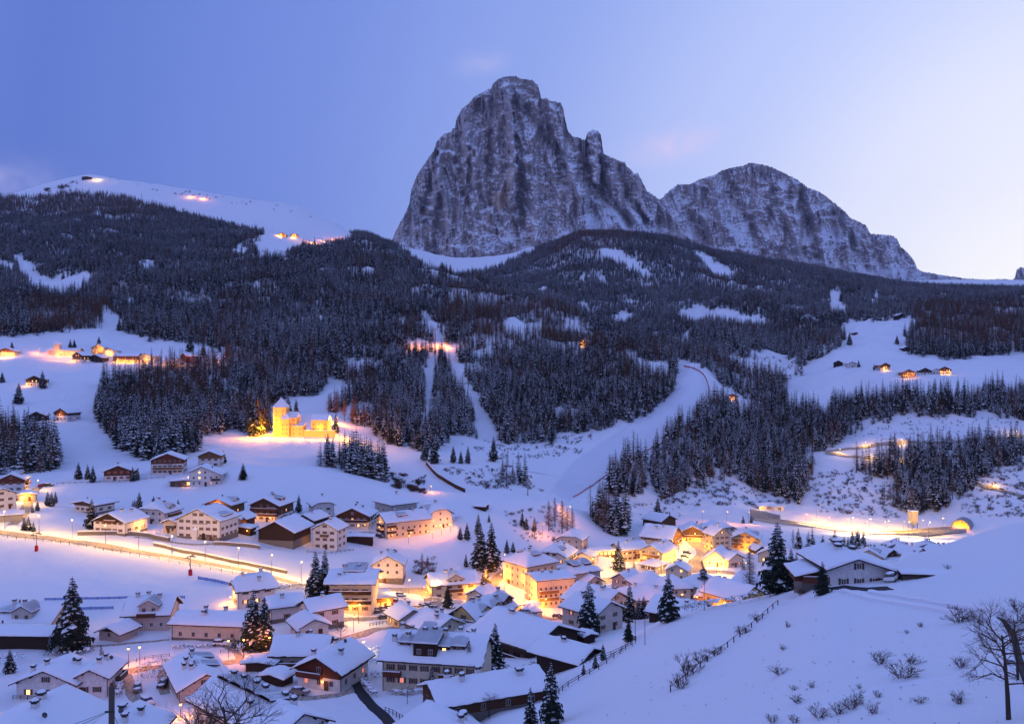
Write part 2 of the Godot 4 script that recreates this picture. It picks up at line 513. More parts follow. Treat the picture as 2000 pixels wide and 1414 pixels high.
func pixel_of(p: Vector3) -> Vector2:
	return Vector2(1000.0 + F * p.x / -p.z, 707.0 - F * p.y / -p.z)

func inside(list: Array, p: Vector2) -> bool:
	for q in list:
		if Geometry2D.is_point_in_polygon(p, q):
			return true
	return false

func poly(a: Array) -> PackedVector2Array:
	var r := PackedVector2Array()
	for i in range(0, a.size(), 2):
		r.append(Vector2(a[i], a[i + 1]))
	return r

# open slopes where earth, rock and dry grass break through the snow cover
var bare: Array = []

func build_terrain():
	build_grid()
	bare = [poly([790, 905, 850, 920, 870, 962, 800, 965, 745, 950]), poly([900, 870, 1040, 850, 1120, 850, 1180, 840, 1100, 900, 980, 900]), poly([1560, 930, 1700, 905, 1740, 960, 1740, 1010, 1600, 1000]), poly([1640, 850, 1780, 810, 1990, 815, 1990, 850, 1700, 900, 1640, 890]), poly([1840, 900, 2010, 900, 2010, 1000, 1870, 1010]), poly([1250, 925, 1480, 940, 1560, 985, 1300, 990]), poly([850, 905, 1000, 905, 1060, 960, 930, 950]), poly([900, 1000, 1000, 990, 1080, 1040, 960, 1060])]
	var v := PackedVector3Array()
	var c := PackedColorArray()
	v.resize(NU * NV)
	c.resize(NU * NV)
	for i in NU:
		var px := U0 + US * i
		for j in NV:
			var k := i * NV + j
			var d := gd[k]
			var x := (px - 1000.0) / F * d
			v[k] = Vector3(x, gy[k], -d)
			c[k] = Color(0.84, 0.855, 0.885)
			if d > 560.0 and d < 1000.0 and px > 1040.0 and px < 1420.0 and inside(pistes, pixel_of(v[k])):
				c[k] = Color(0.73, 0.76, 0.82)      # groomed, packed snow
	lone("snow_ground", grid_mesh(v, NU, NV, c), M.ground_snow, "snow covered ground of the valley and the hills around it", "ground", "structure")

# ---------------------------------------------------------------- the rock massif and the lower summit beside it
func gully_depth(list: Array, px: float, py: float) -> float:
	var out := 0.0
	for g in list:
		var w: float = g[0]
		for s in range(2, g.size() - 1):
			var a: Vector2 = g[s]
			var b: Vector2 = g[s + 1]
			var ab := b - a
			var t := clampf((Vector2(px, py) - a).dot(ab) / ab.length_squared(), 0.0, 1.0)
			var q := (Vector2(px, py) - a - ab * t).length() / w
			if q < 2.5:
				var e: float = g[1] * exp(-q * q)
				if absf(e) > absf(out):
					out = e
	return out

func rock_massif(called: String, label: String, crest: Array, base_py: float, d0: float, lean: float, bulge: Vector3, step: float, rows: int, gullies: Array, pillar: float, snow_bias: float, pale: Array, fields: Array):
	var xs := PackedFloat32Array()
	var ys := PackedFloat32Array()
	for i in range(0, crest.size(), 2):
		xs.append(crest[i])
		ys.append(crest[i + 1])
	var u0 := xs[0]
	var nu := int((xs[xs.size() - 1] - u0) / step) + 1
	var back := 10
	var nv := rows + back
	var v := PackedVector3Array()
	v.resize(nu * nv)
	for i in nu:
		var px := u0 + step * i
		var k := 0
		while k < xs.size() - 2 and xs[k + 1] < px:
			k += 1
		var top := lerpf(ys[k], ys[k + 1], clampf((px - xs[k]) / (xs[k + 1] - xs[k]), 0.0, 1.0))
		top += noise_a.get_noise_1d(px * 0.55 + d0) * 3.0
		for j in rows:
			var t := float(j) / (rows - 1)
			var py := lerpf(base_py, top, t)
			var hm := (base_py - py) / F * d0                  # metres above the base
			var apron := smoothstep(0.0, 160.0, hm)
			var d := d0 + hm * lean * (1.6 - 0.6 * apron) + pow((px - bulge.x) / bulge.y, 2.0) * bulge.z
			var xm := (px - 1000.0) / F * d0
			var wx := xm + 24.0 * noise_c.get_noise_2d(xm / 300.0, hm / 300.0) + hm * 0.10
			var up := hm + 22.0 * noise_c.get_noise_2d(xm / 200.0 + 9.0, hm / 200.0)
			var relief := (noise_b.get_noise_2d(wx / 400.0, up / 2200.0)) * pillar * 1.15
			relief += noise_b.get_noise_2d(wx / 135.0 + 3.0, up / 800.0 + 7.0) * pillar * 0.46
			relief += noise_b.get_noise_2d(wx / 50.0 + 3.0, up / 330.0 + 1.0) * pillar * 0.20
			relief += noise_a.get_noise_2d(xm / 20.0, hm / 20.0) * pillar * 0.12
			# ledges
			var step_ := fposmod((up + 0.30 * xm) / 92.0 + 0.9 * noise_a.get_noise_2d(xm / 260.0, up / 300.0), 1.0)
			var shelf := (smoothstep(0.72, 1.0, step_) - step_) * pillar * 0.42 * clampf(0.45 + 1.3 * noise_c.get_noise_2d(xm / 170.0 + 30.0, up / 170.0), 0.0, 1.2)
			var cut := gully_depth(gullies, px + 5.0 * noise_c.get_noise_1d(py * 0.05), py) * 1.5
			d += (cut - relief + shelf) * (0.25 + 0.75 * apron)
			v[i * nv + j] = Vector3((px - 1000.0) / F * d, (707.0 - py) / F * d, -d)
		var crest_p := v[i * nv + rows - 1]
		for j in back:
			var t := float(j + 1) / back
			v[i * nv + rows + j] = crest_p + Vector3(crest_p.x / -crest_p.z * 900.0 * t, -(crest_p.y - 250.0) * t, -900.0 * t)
	var c := PackedColorArray()
	c.resize(nu * nv)
	for i in nu:
		for j in nv:
			var a := v[mini(i + 1, nu - 1) * nv + j] - v[maxi(i - 1, 0) * nv + j]
			var b := v[i * nv + mini(j + 1, nv - 1)] - v[i * nv + maxi(j - 1, 0)]
			var n := a.cross(b).normalized()
			var p := v[i * nv + j]
			var q := pixel_of(p)
			var hm := p.y
			var fleck := noise_a.get_noise_3d(p.x / 11.0, p.y / 11.0, p.z / 11.0)
			var patch := noise_c.get_noise_3d(p.x / 130.0, p.y / 130.0, p.z / 130.0)
			var band := noise_a.get_noise_2d(p.x / 55.0, p.y / 240.0)
			var rock := Color(0.41, 0.36, 0.35).lerp(Color(0.57, 0.45, 0.385), clampf(0.5 + patch * 1.1 + band * 0.7, 0.0, 1.0))
			rock = rock.lerp(Color(0.31, 0.29, 0.295), clampf(0.25 + fleck * 0.9, 0.0, 0.7))
			var keep := n.y + 0.30 * fleck + 0.22 * patch + snow_bias + 0.16 * smoothstep(1000.0, 1120.0, q.x) * smoothstep(330.0, 430.0, q.y)
			for z in pale:
				if Geometry2D.is_point_in_polygon(q + Vector2(fleck * 9.0, band * 12.0), z):
					rock = Color(0.60, 0.48, 0.39)
					keep -= 0.4
			for z in fields:
				if Geometry2D.is_point_in_polygon(q + Vector2(fleck * 10.0, band * 8.0), z):
					keep += 0.5
			c[i * nv + j] = rock.lerp(Color(0.74, 0.76, 0.80), smoothstep(0.49, 0.58, keep))
	lone(called, grid_mesh(v, nu, nv, c), M.rock_and_snow, label, "mountain", "structure")

func build_mountains():
	var crest := [740, 490, 764, 474, 773, 449, 789, 422, 800, 395, 803, 370, 815, 340, 832, 315, 847, 294, 853, 276, 868, 261, 881, 258, 884, 250, 888, 252, 891, 233, 902, 212, 917, 201, 926, 189, 944, 180, 960, 172, 963, 163, 975, 153, 990, 149, 1008, 148, 1016, 153, 1024, 154, 1039, 156, 1051, 166, 1054, 179, 1058, 194, 1066, 191, 1077, 198, 1084, 198, 1096, 201, 1101, 215, 1104, 233, 1109, 255, 1118, 267, 1130, 268, 1139, 273, 1143, 273, 1148, 258, 1157, 254, 1168, 255, 1174, 264, 1176, 279, 1179, 300, 1191, 306, 1206, 312, 1221, 317, 1224, 325, 1233, 332, 1240, 340, 1246, 337, 1255, 355, 1264, 373, 1276, 381, 1287, 388, 1310, 420, 1350, 470, 1400, 500]
	# [width, depth (minus: a rib), points ...]
	var g := [[11.0, 85.0, Vector2(1006, 200), Vector2(1012, 260), Vector2(1018, 320), Vector2(1020, 380), Vector2(1018, 440), Vector2(1020, 500)], [11.0, 90.0, Vector2(1028, 160), Vector2(1030, 220), Vector2(1060, 260), Vector2(1085, 300)], [7.0, -90.0, Vector2(988, 170), Vector2(1000, 240), Vector2(1004, 330), Vector2(1000, 400)], [7.0, 70.0, Vector2(958, 260), Vector2(955, 330), Vector2(957, 400)], [8.0, 70.0, Vector2(905, 240), Vector2(898, 320), Vector2(905, 380)], [10.0, 80.0, Vector2(1140, 285), Vector2(1142, 330), Vector2(1160, 360), Vector2(1190, 400)], [9.0, -130.0, Vector2(1160, 262), Vector2(1163, 320), Vector2(1166, 352)], [8.0, 80.0, Vector2(1180, 300), Vector2(1178, 350), Vector2(1200, 400), Vector2(1230, 440)], [9.0, -60.0, Vector2(1080, 215), Vector2(1090, 260), Vector2(1110, 320), Vector2(1130, 380)], [8.0, 60.0, Vector2(1060, 205), Vector2(1068, 250), Vector2(1090, 290), Vector2(1100, 360)], [6.0, 55.0, Vector2(850, 300), Vector2(840, 360), Vector2(825, 420)], [7.0, -60.0, Vector2(860, 300), Vector2(852, 380), Vector2(838, 470)], [7.0, 60.0, Vector2(930, 205), Vector2(925, 270), Vector2(918, 330), Vector2(915, 400)], [8.0, 60.0, Vector2(1210, 330), Vector2(1225, 380), Vector2(1260, 430)], [6.0, -50.0, Vector2(1246, 345), Vector2(1250, 390), Vector2(1270, 430)]]
	rock_massif("rock_massif", "steep snow dusted rock massif with a blunt summit", crest, 545.0, 4500.0, 0.52, Vector3(1010, 250, 330), 1.15, 300, g, 130.0, -0.01, [poly([958, 352, 962, 372, 984, 372, 992, 345, 1001, 300, 1002, 345, 994, 395, 975, 408, 960, 398])], [poly([764, 482, 800, 460, 845, 474, 870, 488, 905, 478, 960, 468, 1020, 452, 1028, 462, 1035, 495, 1010, 500, 1015, 470, 960, 482, 900, 493, 850, 507, 790, 492]), poly([1090, 470, 1130, 420, 1200, 410, 1260, 430, 1310, 450, 1340, 480, 1100, 480])])
	var crest2 := [1240, 440, 1270, 405, 1294, 386, 1308, 372, 1324, 360, 1348, 360, 1368, 350, 1396, 342, 1408, 334, 1428, 328, 1452, 324, 1464, 318, 1488, 321, 1508, 326, 1540, 342, 1560, 352, 1578, 366, 1600, 374, 1620, 388, 1652, 414, 1660, 424, 1692, 440, 1701, 456, 1720, 458, 1744, 460, 1754, 468, 1760, 482, 1776, 496, 1788, 512, 1792, 524, 1800, 530, 1840, 537, 1880, 543, 1920, 546, 1960, 545, 1980, 547, 1984, 540, 1987, 526, 1996, 522, 2010, 524, 2030, 545, 2080, 552]
	var g2 := [[10.0, 90.0, Vector2(1420, 340), Vector2(1440, 400), Vector2(1470, 450), Vector2(1490, 500)], [10.0, -80.0, Vector2(1530, 370), Vector2(1535, 420), Vector2(1560, 480)], [9.0, 80.0, Vector2(1500, 345), Vector2(1510, 400), Vector2(1500, 450)], [9.0, 70.0, Vector2(1560, 380), Vector2(1580, 440), Vector2(1600, 500)], [8.0, 60.0, Vector2(1340, 370), Vector2(1350, 430), Vector2(1380, 480)], [9.0, 70.0, Vector2(1640, 420), Vector2(1660, 470), Vector2(1690, 520)], [7.0, 50.0, Vector2(1705, 465), Vector2(1712, 500), Vector2(1730, 525)], [9.0, -60.0, Vector2(1390, 350), Vector2(1410, 430), Vector2(1450, 490)]]
	rock_massif("rounded_rock_summit", "lower rounded rock summit on the right of the massif", crest2, 580.0, 5600.0, 0.66, Vector3(1500, 250, 260), 1.3, 200, g2, 120.0, 0.05, [], [poly([1690, 500, 1720, 515, 1780, 525, 1850, 560, 1700, 545]), poly([1600, 455, 1640, 440, 1655, 480, 1600, 490])])

# ---------------------------------------------------------------- houses
var win_frame: ArrayMesh
var win_pane: ArrayMesh
var win_shutters: ArrayMesh
var bulb_mesh: ArrayMesh
var house_rng := RandomNumberGenerator.new()

func roof_at(s: Dictionary, x: float, z: float) -> float:
	var y: float = s.top - absf(x - s.off) * s.rise * (s.skew if (x - s.off) < 0.0 else 1.0)
	if s.hip > 0.0:
		y = minf(y, s.top - maxf(0.0, absf(z) - (s.l * 0.5 - s.hip_run)) * s.hip_rise)
	return y

func shell(s: Dictionary, y0: float, y1: float, proud: float) -> ArrayMesh:
	var b := Bag.new()
	var w: float = s.w * 0.5 + proud
	var l: float = s.l * 0.5 + proud
	for sx in [-1.0, 1.0]:
		var t := minf(roof_at(s, sx * s.w * 0.5, 0.0) - 0.02, y1)
		if t > y0:
			var p := [Vector3(sx * w, y0, l * sx), Vector3(sx * w, t, l * sx), Vector3(sx * w, t, -l * sx), Vector3(sx * w, y0, -l * sx)]
			b.quad(p[0], p[1], p[2], p[3])
	var xs := []
	for k in 13:
		xs.append(-w + 2.0 * w * k / 12.0)
	xs.append(s.off)
	xs.sort()
	for sz in [-1.0, 1.0]:
		for k in xs.size() - 1:
			var a: float = xs[k]
			var c: float = xs[k + 1]
			var ta := clampf(roof_at(s, clampf(a, -s.w * 0.5, s.w * 0.5), s.l * 0.5) - 0.02, y0, y1)
			var tc := clampf(roof_at(s, clampf(c, -s.w * 0.5, s.w * 0.5), s.l * 0.5) - 0.02, y0, y1)
			if c - a < 0.001 or maxf(ta, tc) <= y0:
				continue
			if sz > 0.0:
				b.quad(Vector3(a, y0, l), Vector3(a, ta, l), Vector3(c, tc, l), Vector3(c, y0, l))
			else:
				b.quad(Vector3(c, y0, -l), Vector3(c, tc, -l), Vector3(a, ta, -l), Vector3(a, y0, -l))
	return b.mesh()

func slab(s: Dictionary, ex: float, ez: float, lift: float, thick: float) -> ArrayMesh:
	var b := Bag.new()
	var xs := []
	var n := 6
	var x0: float = -s.w * 0.5 - ex
	var x1: float = s.w * 0.5 + ex
	for k in n + 1:
		xs.append(lerpf(x0, s.off, float(k) / n))
	for k in n:
		xs.append(lerpf(s.off, x1, float(k + 1) / n))
	var zs := []
	var m := 14 if s.hip > 0.0 else 2
	for k in m + 1:
		zs.append(lerpf(-s.l * 0.5 - ez, s.l * 0.5 + ez, float(k) / m))
	for i in xs.size() - 1:
		for j in zs.size() - 1:
			var p := []
			for q in [[i, j], [i + 1, j], [i + 1, j + 1], [i, j + 1]]:
				p.append(Vector3(xs[q[0]], roof_at(s, xs[q[0]], zs[q[1]]) + lift, zs[q[1]]))
			var up := Vector3(0, thick, 0)
			b.quad(p[0] + up, p[1] + up, p[2] + up, p[3] + up)
			b.quad(p[3], p[2], p[1], p[0])
			if i == 0:
				b.quad(p[0], p[0] + up, p[3] + up, p[3])
			if i == xs.size() - 2:
				b.quad(p[2], p[2] + up, p[1] + up, p[1])
			if j == 0:
				b.quad(p[1], p[1] + up, p[0] + up, p[0])
			if j == zs.size() - 2:
				b.quad(p[3], p[3] + up, p[2] + up, p[2])
	return b.mesh()

func snow_sheet(s: Dictionary, ex: float, ez: float, lift: float, thick: float, seed_: float) -> ArrayMesh:
	var nx := maxi(8, int(s.w * 1.1)) / 2 * 2
	var nz := maxi(8, int(s.l * 0.9))
	var hx: float = s.w * 0.5 + ex
	var hz: float = s.l * 0.5 + ez
	var v := PackedVector3Array()
	for i in range(-1, nx + 2):
		var fx := clampf(float(i) / nx, 0.0, 1.0)
		var x := lerpf(-hx, hx, fx)
		for j in range(-1, nz + 2):
			var fz := clampf(float(j) / nz, 0.0, 1.0)
			var z := lerpf(-hz, hz, fz)
			var rim := minf(minf(x + hx, hx - x), minf(z + hz, hz - z))
			var n := noise_a.get_noise_3d(x * 0.35 + seed_ * 7.0, seed_, z * 0.35)
			var n2 := noise_c.get_noise_2d(x * 1.3 + seed_ * 3.0, z * 1.3 + seed_)
			var y := roof_at(s, x, z) + lift + thick * (0.62 + 0.38 * smoothstep(0.0, 0.9, rim)) + n * thick * 0.7 + n2 * 0.10
			var xx := x + n2 * 0.45 * float(rim < 0.01)
			var zz := z + n2 * 0.45 * float(rim < 0.01)
			if i < 0 or j < 0 or i > nx or j > nz:
				y = roof_at(s, x, z) + lift - 0.06
				v.append(Vector3(x, y, z))
			else:
				v.append(Vector3(xx, y, zz))
	return grid_mesh(v, nx + 3, nz + 3, PackedColorArray(), true)

func make_window_meshes():
	var b := Bag.new()
	b.box(Vector3(-0.5, -0.5, -0.05), Vector3(-0.42, 0.5, 0.06))
	b.box(Vector3(0.42, -0.5, -0.05), Vector3(0.5, 0.5, 0.06))
	b.box(Vector3(-0.42, 0.42, -0.05), Vector3(0.42, 0.5, 0.06))
	b.box(Vector3(-0.42, -0.5, -0.05), Vector3(0.42, -0.42, 0.09))
	b.box(Vector3(-0.03, -0.42, -0.04), Vector3(0.03, 0.42, 0.045))
	win_frame = b.mesh()
	b = Bag.new()
	b.box(Vector3(-0.42, -0.42, -0.05), Vector3(0.42, 0.42, 0.02))
	win_pane = b.mesh()
	b = Bag.new()
	b.box(Vector3(-0.95, -0.5, 0.0), Vector3(-0.53, 0.5, 0.07))
	b.box(Vector3(0.53, -0.5, 0.0), Vector3(0.95, 0.5, 0.07))
	win_shutters = b.mesh()
	b = Bag.new()
	b.blob(Vector3.ZERO, Vector3(0.17, 0.17, 0.17), 0.0, rng, 5, 8)
	bulb_mesh = b.mesh()

func pane_material(lit: float) -> StandardMaterial3D:
	if house_rng.randf() < lit:
		return M[["lit_pane", "bright_pane", "dim_pane"][house_rng.randi_range(0, 2)]]
	return M.glass

func add_window(o: Node3D, p: Vector3, face: float, ww: float, wh: float, lit: float, shut := "", white := false, dormer: Node3D = null):
	var t := Transform3D(Basis(Vector3.UP, face) * Basis.from_scale(Vector3(ww, wh, 1.0)), p)
	var f := part("window", win_frame, M.white_frame if white else M.window_frame, dormer if dormer else o, t)
	if dormer:
		return
	part("pane", win_pane, pane_material(lit), f)
	if shut:
		part("shutters", win_shutters, M[shut], f)

func wall_lamp(o: Node3D, p: Vector3, energy: float, color: Color, bulb: String):
	var f := part("wall_lamp", bulb_mesh, M[bulb], o, Transform3D(Basis.from_scale(Vector3.ONE * 1.1), p))
	var l := OmniLight3D.new()
	l.name = "light"
	l.light_color = color
	l.light_energy = energy
	l.light_size = 0.15
	l.omni_range = 120.0
	l.omni_attenuation = 2.0
	l.shadow_enabled = true
	f.add_child(l)

func chimney(o: Node3D, s: Dictionary, x: float, z: float, tall := 1.5, wide := 0.75):
	var y := roof_at(s, x, z)
	var b := Bag.new()
	b.box(Vector3(x - wide * 0.5, y - 0.4, z - wide * 0.6), Vector3(x + wide * 0.5, y + tall, z + wide * 0.6))
	var c := part("chimney", b.mesh(), M[s.chim_mat], o)
	b = Bag.new()
	for q in [-1.0, 1.0]:
		b.box(Vector3(x - wide * 0.5, y + tall, z + q * wide * 0.45 - 0.07), Vector3(x + wide * 0.5, y + tall + 0.35, z + q * wide * 0.45 + 0.07))
	b.box(Vector3(x - wide * 0.7, y + tall + 0.35, z - wide * 0.75), Vector3(x + wide * 0.7, y + tall + 0.47, z + wide * 0.75))
	part("chimney_cap", b.mesh(), M.dark_metal, c)
	b = Bag.new()
	b.blob(Vector3(x, y + tall + 0.5, z), Vector3(wide * 0.66, 0.26, wide * 0.72), 0.25, house_rng, 4, 7)
	part("snow_cap", b.mesh(), M.snow, c)

func dormer(o: Node3D, s: Dictionary, side: float, z0: float, dw: float, back: float, fh: float, shed: bool, m: String, lit: float, glazed := true):
	var xf: float = side * (s.w * 0.5 - back)
	var rb := roof_at(s, xf, z0)
	var y0 := rb - 0.3
	var ye := rb + fh
	var rise := 0.12 if shed else 0.55
	var yr := ye + (0.25 if shed else dw * 0.5 * rise)
	var run: float = (yr - rb) / maxf(s.rise - (0.12 if shed else 0.0), 0.1)
	var xi := xf - side * minf(run + 0.3, s.w * 0.5)
	var b := Bag.new()
	var h := dw * 0.5
	var fl := [Vector3(xf, y0, z0 - h), Vector3(xf, ye, z0 - h), Vector3(xf, yr if not shed else ye, z0), Vector3(xf, ye, z0 + h), Vector3(xf, y0, z0 + h)]
	for k in [1, 2, 3]:
		b.tri(fl[0], fl[k], fl[k + 1]) if side < 0.0 else b.tri(fl[0], fl[k + 1], fl[k])
	b.box(Vector3(minf(xf, xi) + 0.02, y0, z0 - h), Vector3(maxf(xf, xi) - 0.02, ye - 0.02, z0 + h))
	var d := part("dormer", b.mesh(), M[m], o)
	var over := 0.45
	for layer in 2:
		b = Bag.new()
		var lo := 0.0 if layer == 0 else 0.16
		var hi := 0.16 if layer == 0 else 0.16 + 0.42
		var xo := xf + side * (over - 0.08 * layer)
		var zz := h + over - 0.1 * layer
		var e := 0.0 if shed else over * rise
		for sz in [-1.0, 1.0]:
			var inner_y := (yr + 0.1) if shed else yr
			var p := [Vector3(xo, ye - e if not shed else ye - 0.06, z0 + sz * zz), Vector3(xo, yr if not shed else ye - 0.06, z0), Vector3(xi, inner_y if not shed else ye + (yr - ye) + 0.12 * absf(xf - xi), z0), Vector3(xi, ye - e if not shed else ye + (yr - ye) + 0.12 * absf(xf - xi), z0 + sz * zz)]
			var q := []
			var r := []
			for k in 4:
				q.append(p[k] + Vector3(0, lo, 0))
				r.append(p[k] + Vector3(0, hi - (0.12 if layer == 1 and (k == 0 or k == 3) else 0.0), 0))
			b.quad(r[0], r[1], r[2], r[3])
			b.quad(r[3], r[2], r[1], r[0])
			b.quad(q[0], q[1], q[2], q[3])
			b.quad(q[0], r[0], r[1], q[1])
			b.quad(q[3], r[3], r[0], q[0])
		part("dormer_roof" if layer == 0 else "roof_snow", b.mesh(), M.dark_wood if layer == 0 else M.snow, d)
	if glazed:
		var n := maxi(1, int(dw / 1.9))
		for k in n:
			var zc := z0 + (k - (n - 1) * 0.5) * dw / n
			add_window(o, Vector3(xf + side * 0.04, rb + fh * 0.5, zc), side * PI * 0.5, minf(1.0, dw * 0.4), minf(1.1, fh * 0.7), lit, "", false)

func balcony(o: Node3D, s: Dictionary, face: String, y: float, f0: float, f1: float, m: String, deep := 1.2):
	var b := Bag.new()
	var span: float = s.w if face == "f" else s.l
	var off: float = s.l * 0.5 if face == "f" else s.w * 0.5
	var a := (f0 - 0.5) * span
	var c := (f1 - 0.5) * span
	b.box(Vector3(a, y - 0.15, 0.03), Vector3(c, y, deep))
	b.box(Vector3(a, y, deep - 0.07), Vector3(c, y + 0.95, deep))
	b.box(Vector3(a, y, 0.05), Vector3(a + 0.07, y + 0.95, deep - 0.07))
	b.box(Vector3(c - 0.07, y, 0.05), Vector3(c, y + 0.95, deep - 0.07))
	b.box(Vector3(a - 0.04, y + 0.95, deep - 0.11), Vector3(c + 0.04, y + 1.03, deep + 0.04))
	var turn := 0.0 if face == "f" else (PI * 0.5 if face == "r" else -PI * 0.5)
	var t := Transform3D(Basis(Vector3.UP, turn), Basis(Vector3.UP, turn) * Vector3(0, 0, off))
	var p := part("balcony", b.mesh(), M[m], o, t)
	b = Bag.new()
	b.box(Vector3(a - 0.04, y + 1.03, deep - 0.13), Vector3(c + 0.04, y + 1.17, deep + 0.05))
	part("rail_snow", b.mesh(), M.snow, p)

# o: mat, wood (wood from this height), wmat, base (stone to this height), hip, ov, snow, piv (f r l), d, win [front, side], lit, shut,
# chim [[x, z] as shares of the roof], dorm [[side, z share, width, set back, height, shed, material]], balc [[face, height, from, to]], lamp [[face, share, height, energy]]
func house(called: String, label: String, px: float, py: float, w: float, l: float, h: float, pitch: float, yaw: float, o := {}) -> Node3D:
	var g := on_ground(px, o.d) if o.has("d") else ground(px, py)
	var turn := deg_to_rad(yaw)
	var rise := tan(deg_to_rad(pitch))
	var off: float = o.get("off", 0.0) * w
	var s := {"w": w, "l": l, "h": h, "rise": rise, "off": off, "skew": 1.0, "hip": o.get("hip", 0.0), "chim_mat": o.get("chim_mat", "white_plaster")}
	s.top = h + (w * 0.5 - off) * rise
	s.skew = 1.0 if off == 0.0 else ((w * 0.5 - off) / (w * 0.5 + off) if o.get("level", false) else 1.0)
	s.hip_rise = rise if s.hip >= 1.0 else tan(deg_to_rad(pitch + 12.0))
	s.hip_run = s.hip * (s.top - h) / s.hip_rise
	var piv: String = o.get("piv", "f")
	var local := Vector3(0, 0, l * 0.5) if piv == "f" else (Vector3(w * 0.5, 0, 0) if piv == "r" else (Vector3(-w * 0.5, 0, 0) if piv == "l" else Vector3.ZERO))
	var p := g - Basis(Vector3.UP, turn) * local
	if o.has("ridge"):
		p.y = o.ridge - s.top - 0.6
	house_rng.seed = hash(label)
	var n := thing(called, label, o.get("cat", called.get_slice("_", called.get_slice_count("_") - 1)), p - Vector3(0, o.get("sink", 0.0), 0), turn, o.get("group", ""))
	var low: float = o.get("low", -5.0)
	var base: float = o.get("base", -9.0)
	var wood: float = o.get("wood", 99.0)
	var m: String = o.get("mat", "white_plaster")
	part("wall", shell(s, low, minf(wood, 90.0), 0.0), M[m], n)
	if wood < 90.0:
		part("timber_wall", shell(s, wood, 90.0, 0.07), M[o.get("wmat", "brown_wood")], n)
	if base > -8.0:
		part("stone_base", shell(s, low - 0.02, base, 0.05), M.stone, n)
	var ov: float = o.get("ov", 0.95)
	var og: float = o.get("og", ov)
	var roof := part("roof", slab(s, ov, og, 0.02, 0.22), M[o.get("rmat", "dark_wood")], n)
	part("roof_snow", snow_sheet(s, ov - 0.06, og - 0.06, 0.24, o.get("snow", 0.5), float(hash(label) % 97)), M.snow, roof)
	var lit: float = o.get("lit", 0.0)
	var shut: String = o.get("shut", "shutter" if house_rng.randf() < 0.6 and m.ends_with("plaster") else "")
	var win: Array = o.get("win", [4, 3])
	var skip: float = o.get("sill", 1.0)
	var ww: float = o.get("ww", 0.95)
	var wh: float = o.get("wh", 1.15)
	# gable windows
	for f in 6:
		var y := skip + 0.6 + 2.7 * f
		for k in win[0]:
			var x: float = (k + 0.5) / win[0] * (w - 1.2) - (w - 1.2) * 0.5
			if y + wh * 0.5 + 0.45 < roof_at(s, x, l * 0.5) and y + wh * 0.5 + 0.45 < roof_at(s, x + ww * 0.5 * signf(x), l * 0.5):
				var q := 0.08 if y > wood else 0.02
				add_window(n, Vector3(x, y, l * 0.5 + q), 0.0, ww, wh, lit, shut, o.get("white_frames", false))
	for sx in [-1.0, 1.0]:
		for f in 4:
			var y := skip + 0.6 + 2.7 * f
			if y + wh * 0.5 + 0.25 > h:
				break
			for k in win[1]:
				var z: float = (k + 0.5) / win[1] * (l - 1.2) - (l - 1.2) * 0.5
				var q := 0.08 if y > wood else 0.02
				add_window(n, Vector3(sx * (w * 0.5 + q), y, z), sx * PI * 0.5, ww, wh, lit, shut, o.get("white_frames", false))
	if win[0] > 0 and h > 2.4:
		var db := Bag.new()
		var dx := house_rng.randf_range(-0.3, 0.3) * w
		db.box(Vector3(dx - 0.55, -0.3, l * 0.5 + 0.08), Vector3(dx + 0.55, 2.1, l * 0.5 + 0.14))
		var door := part("door", db.mesh(), M.brown_wood, n)
		db = Bag.new()
		db.box(Vector3(dx + 0.36, 0.95, l * 0.5 + 0.14), Vector3(dx + 0.44, 1.15, l * 0.5 + 0.2))
		part("handle", db.mesh(), M.metal, door)
	if g.z > -480.0 and h > 3.0:
		# rafters under the eaves and a gutter pipe
		var rb := Bag.new()
		for sz in [-1.0, 1.0]:
			for kx in [-0.46, -0.23, 0.0, 0.23, 0.46]:
				var bx: float = kx * w
				var by := roof_at(s, bx, l * 0.5) - 0.14
				rb.box(Vector3(bx - 0.1, by - 0.12, minf(sz * l * 0.5, sz * (l * 0.5 + og - 0.15))), Vector3(bx + 0.1, by + 0.12, maxf(sz * l * 0.5, sz * (l * 0.5 + og - 0.15))))
		part("purlins", rb.mesh(), M.dark_wood, n)
		var pb := Bag.new()
		for sx in [-1.0, 1.0]:
			pb.tube(Vector3(sx * (w * 0.5 + 0.1), -1.0, l * 0.5 - 0.2), Vector3(sx * (w * 0.5 + 0.1), h - 0.1, l * 0.5 - 0.2), 0.06, 0.06, 6)
		part("downpipe", pb.mesh(), M.dark_metal, n)
		if house_rng.randf() < 0.45 and s.hip < 1.0:
			var tx := house_rng.randf_range(-0.2, 0.3) * w
			var tz := house_rng.randf_range(-0.3, 0.3) * l
			var ty := roof_at(s, tx, tz)
			var sb := Bag.new()
			sb.tube(Vector3(tx, ty, tz), Vector3(tx, ty + 1.3, tz), 0.04, 0.04, 5)
			for k in 12:
				var a0 := TAU * k / 12.0
				var a1 := TAU * (k + 1) / 12.0
				var cc := Vector3(tx, ty + 1.4, tz + 0.12)
				sb.tri(cc, cc + Vector3(cos(a0) * 0.45, sin(a0) * 0.45, 0.16), cc + Vector3(cos(a1) * 0.45, sin(a1) * 0.45, 0.16))
				sb.tri(cc, cc + Vector3(cos(a1) * 0.45, sin(a1) * 0.45, 0.16), cc + Vector3(cos(a0) * 0.45, sin(a0) * 0.45, 0.16))
			part("satellite_dish", sb.mesh(), M.metal, n)
	for c in o.get("chim", []):
		chimney(n, s, c[0] * w, c[1] * l, c[2] if c.size() > 2 else 1.5, c[3] if c.size() > 3 else 0.75)
	for c in o.get("dorm", []):
		dormer(n, s, c[0], c[1] * l, c[2], c[3], c[4], c[5], c[6] if c.size() > 6 else m, lit)
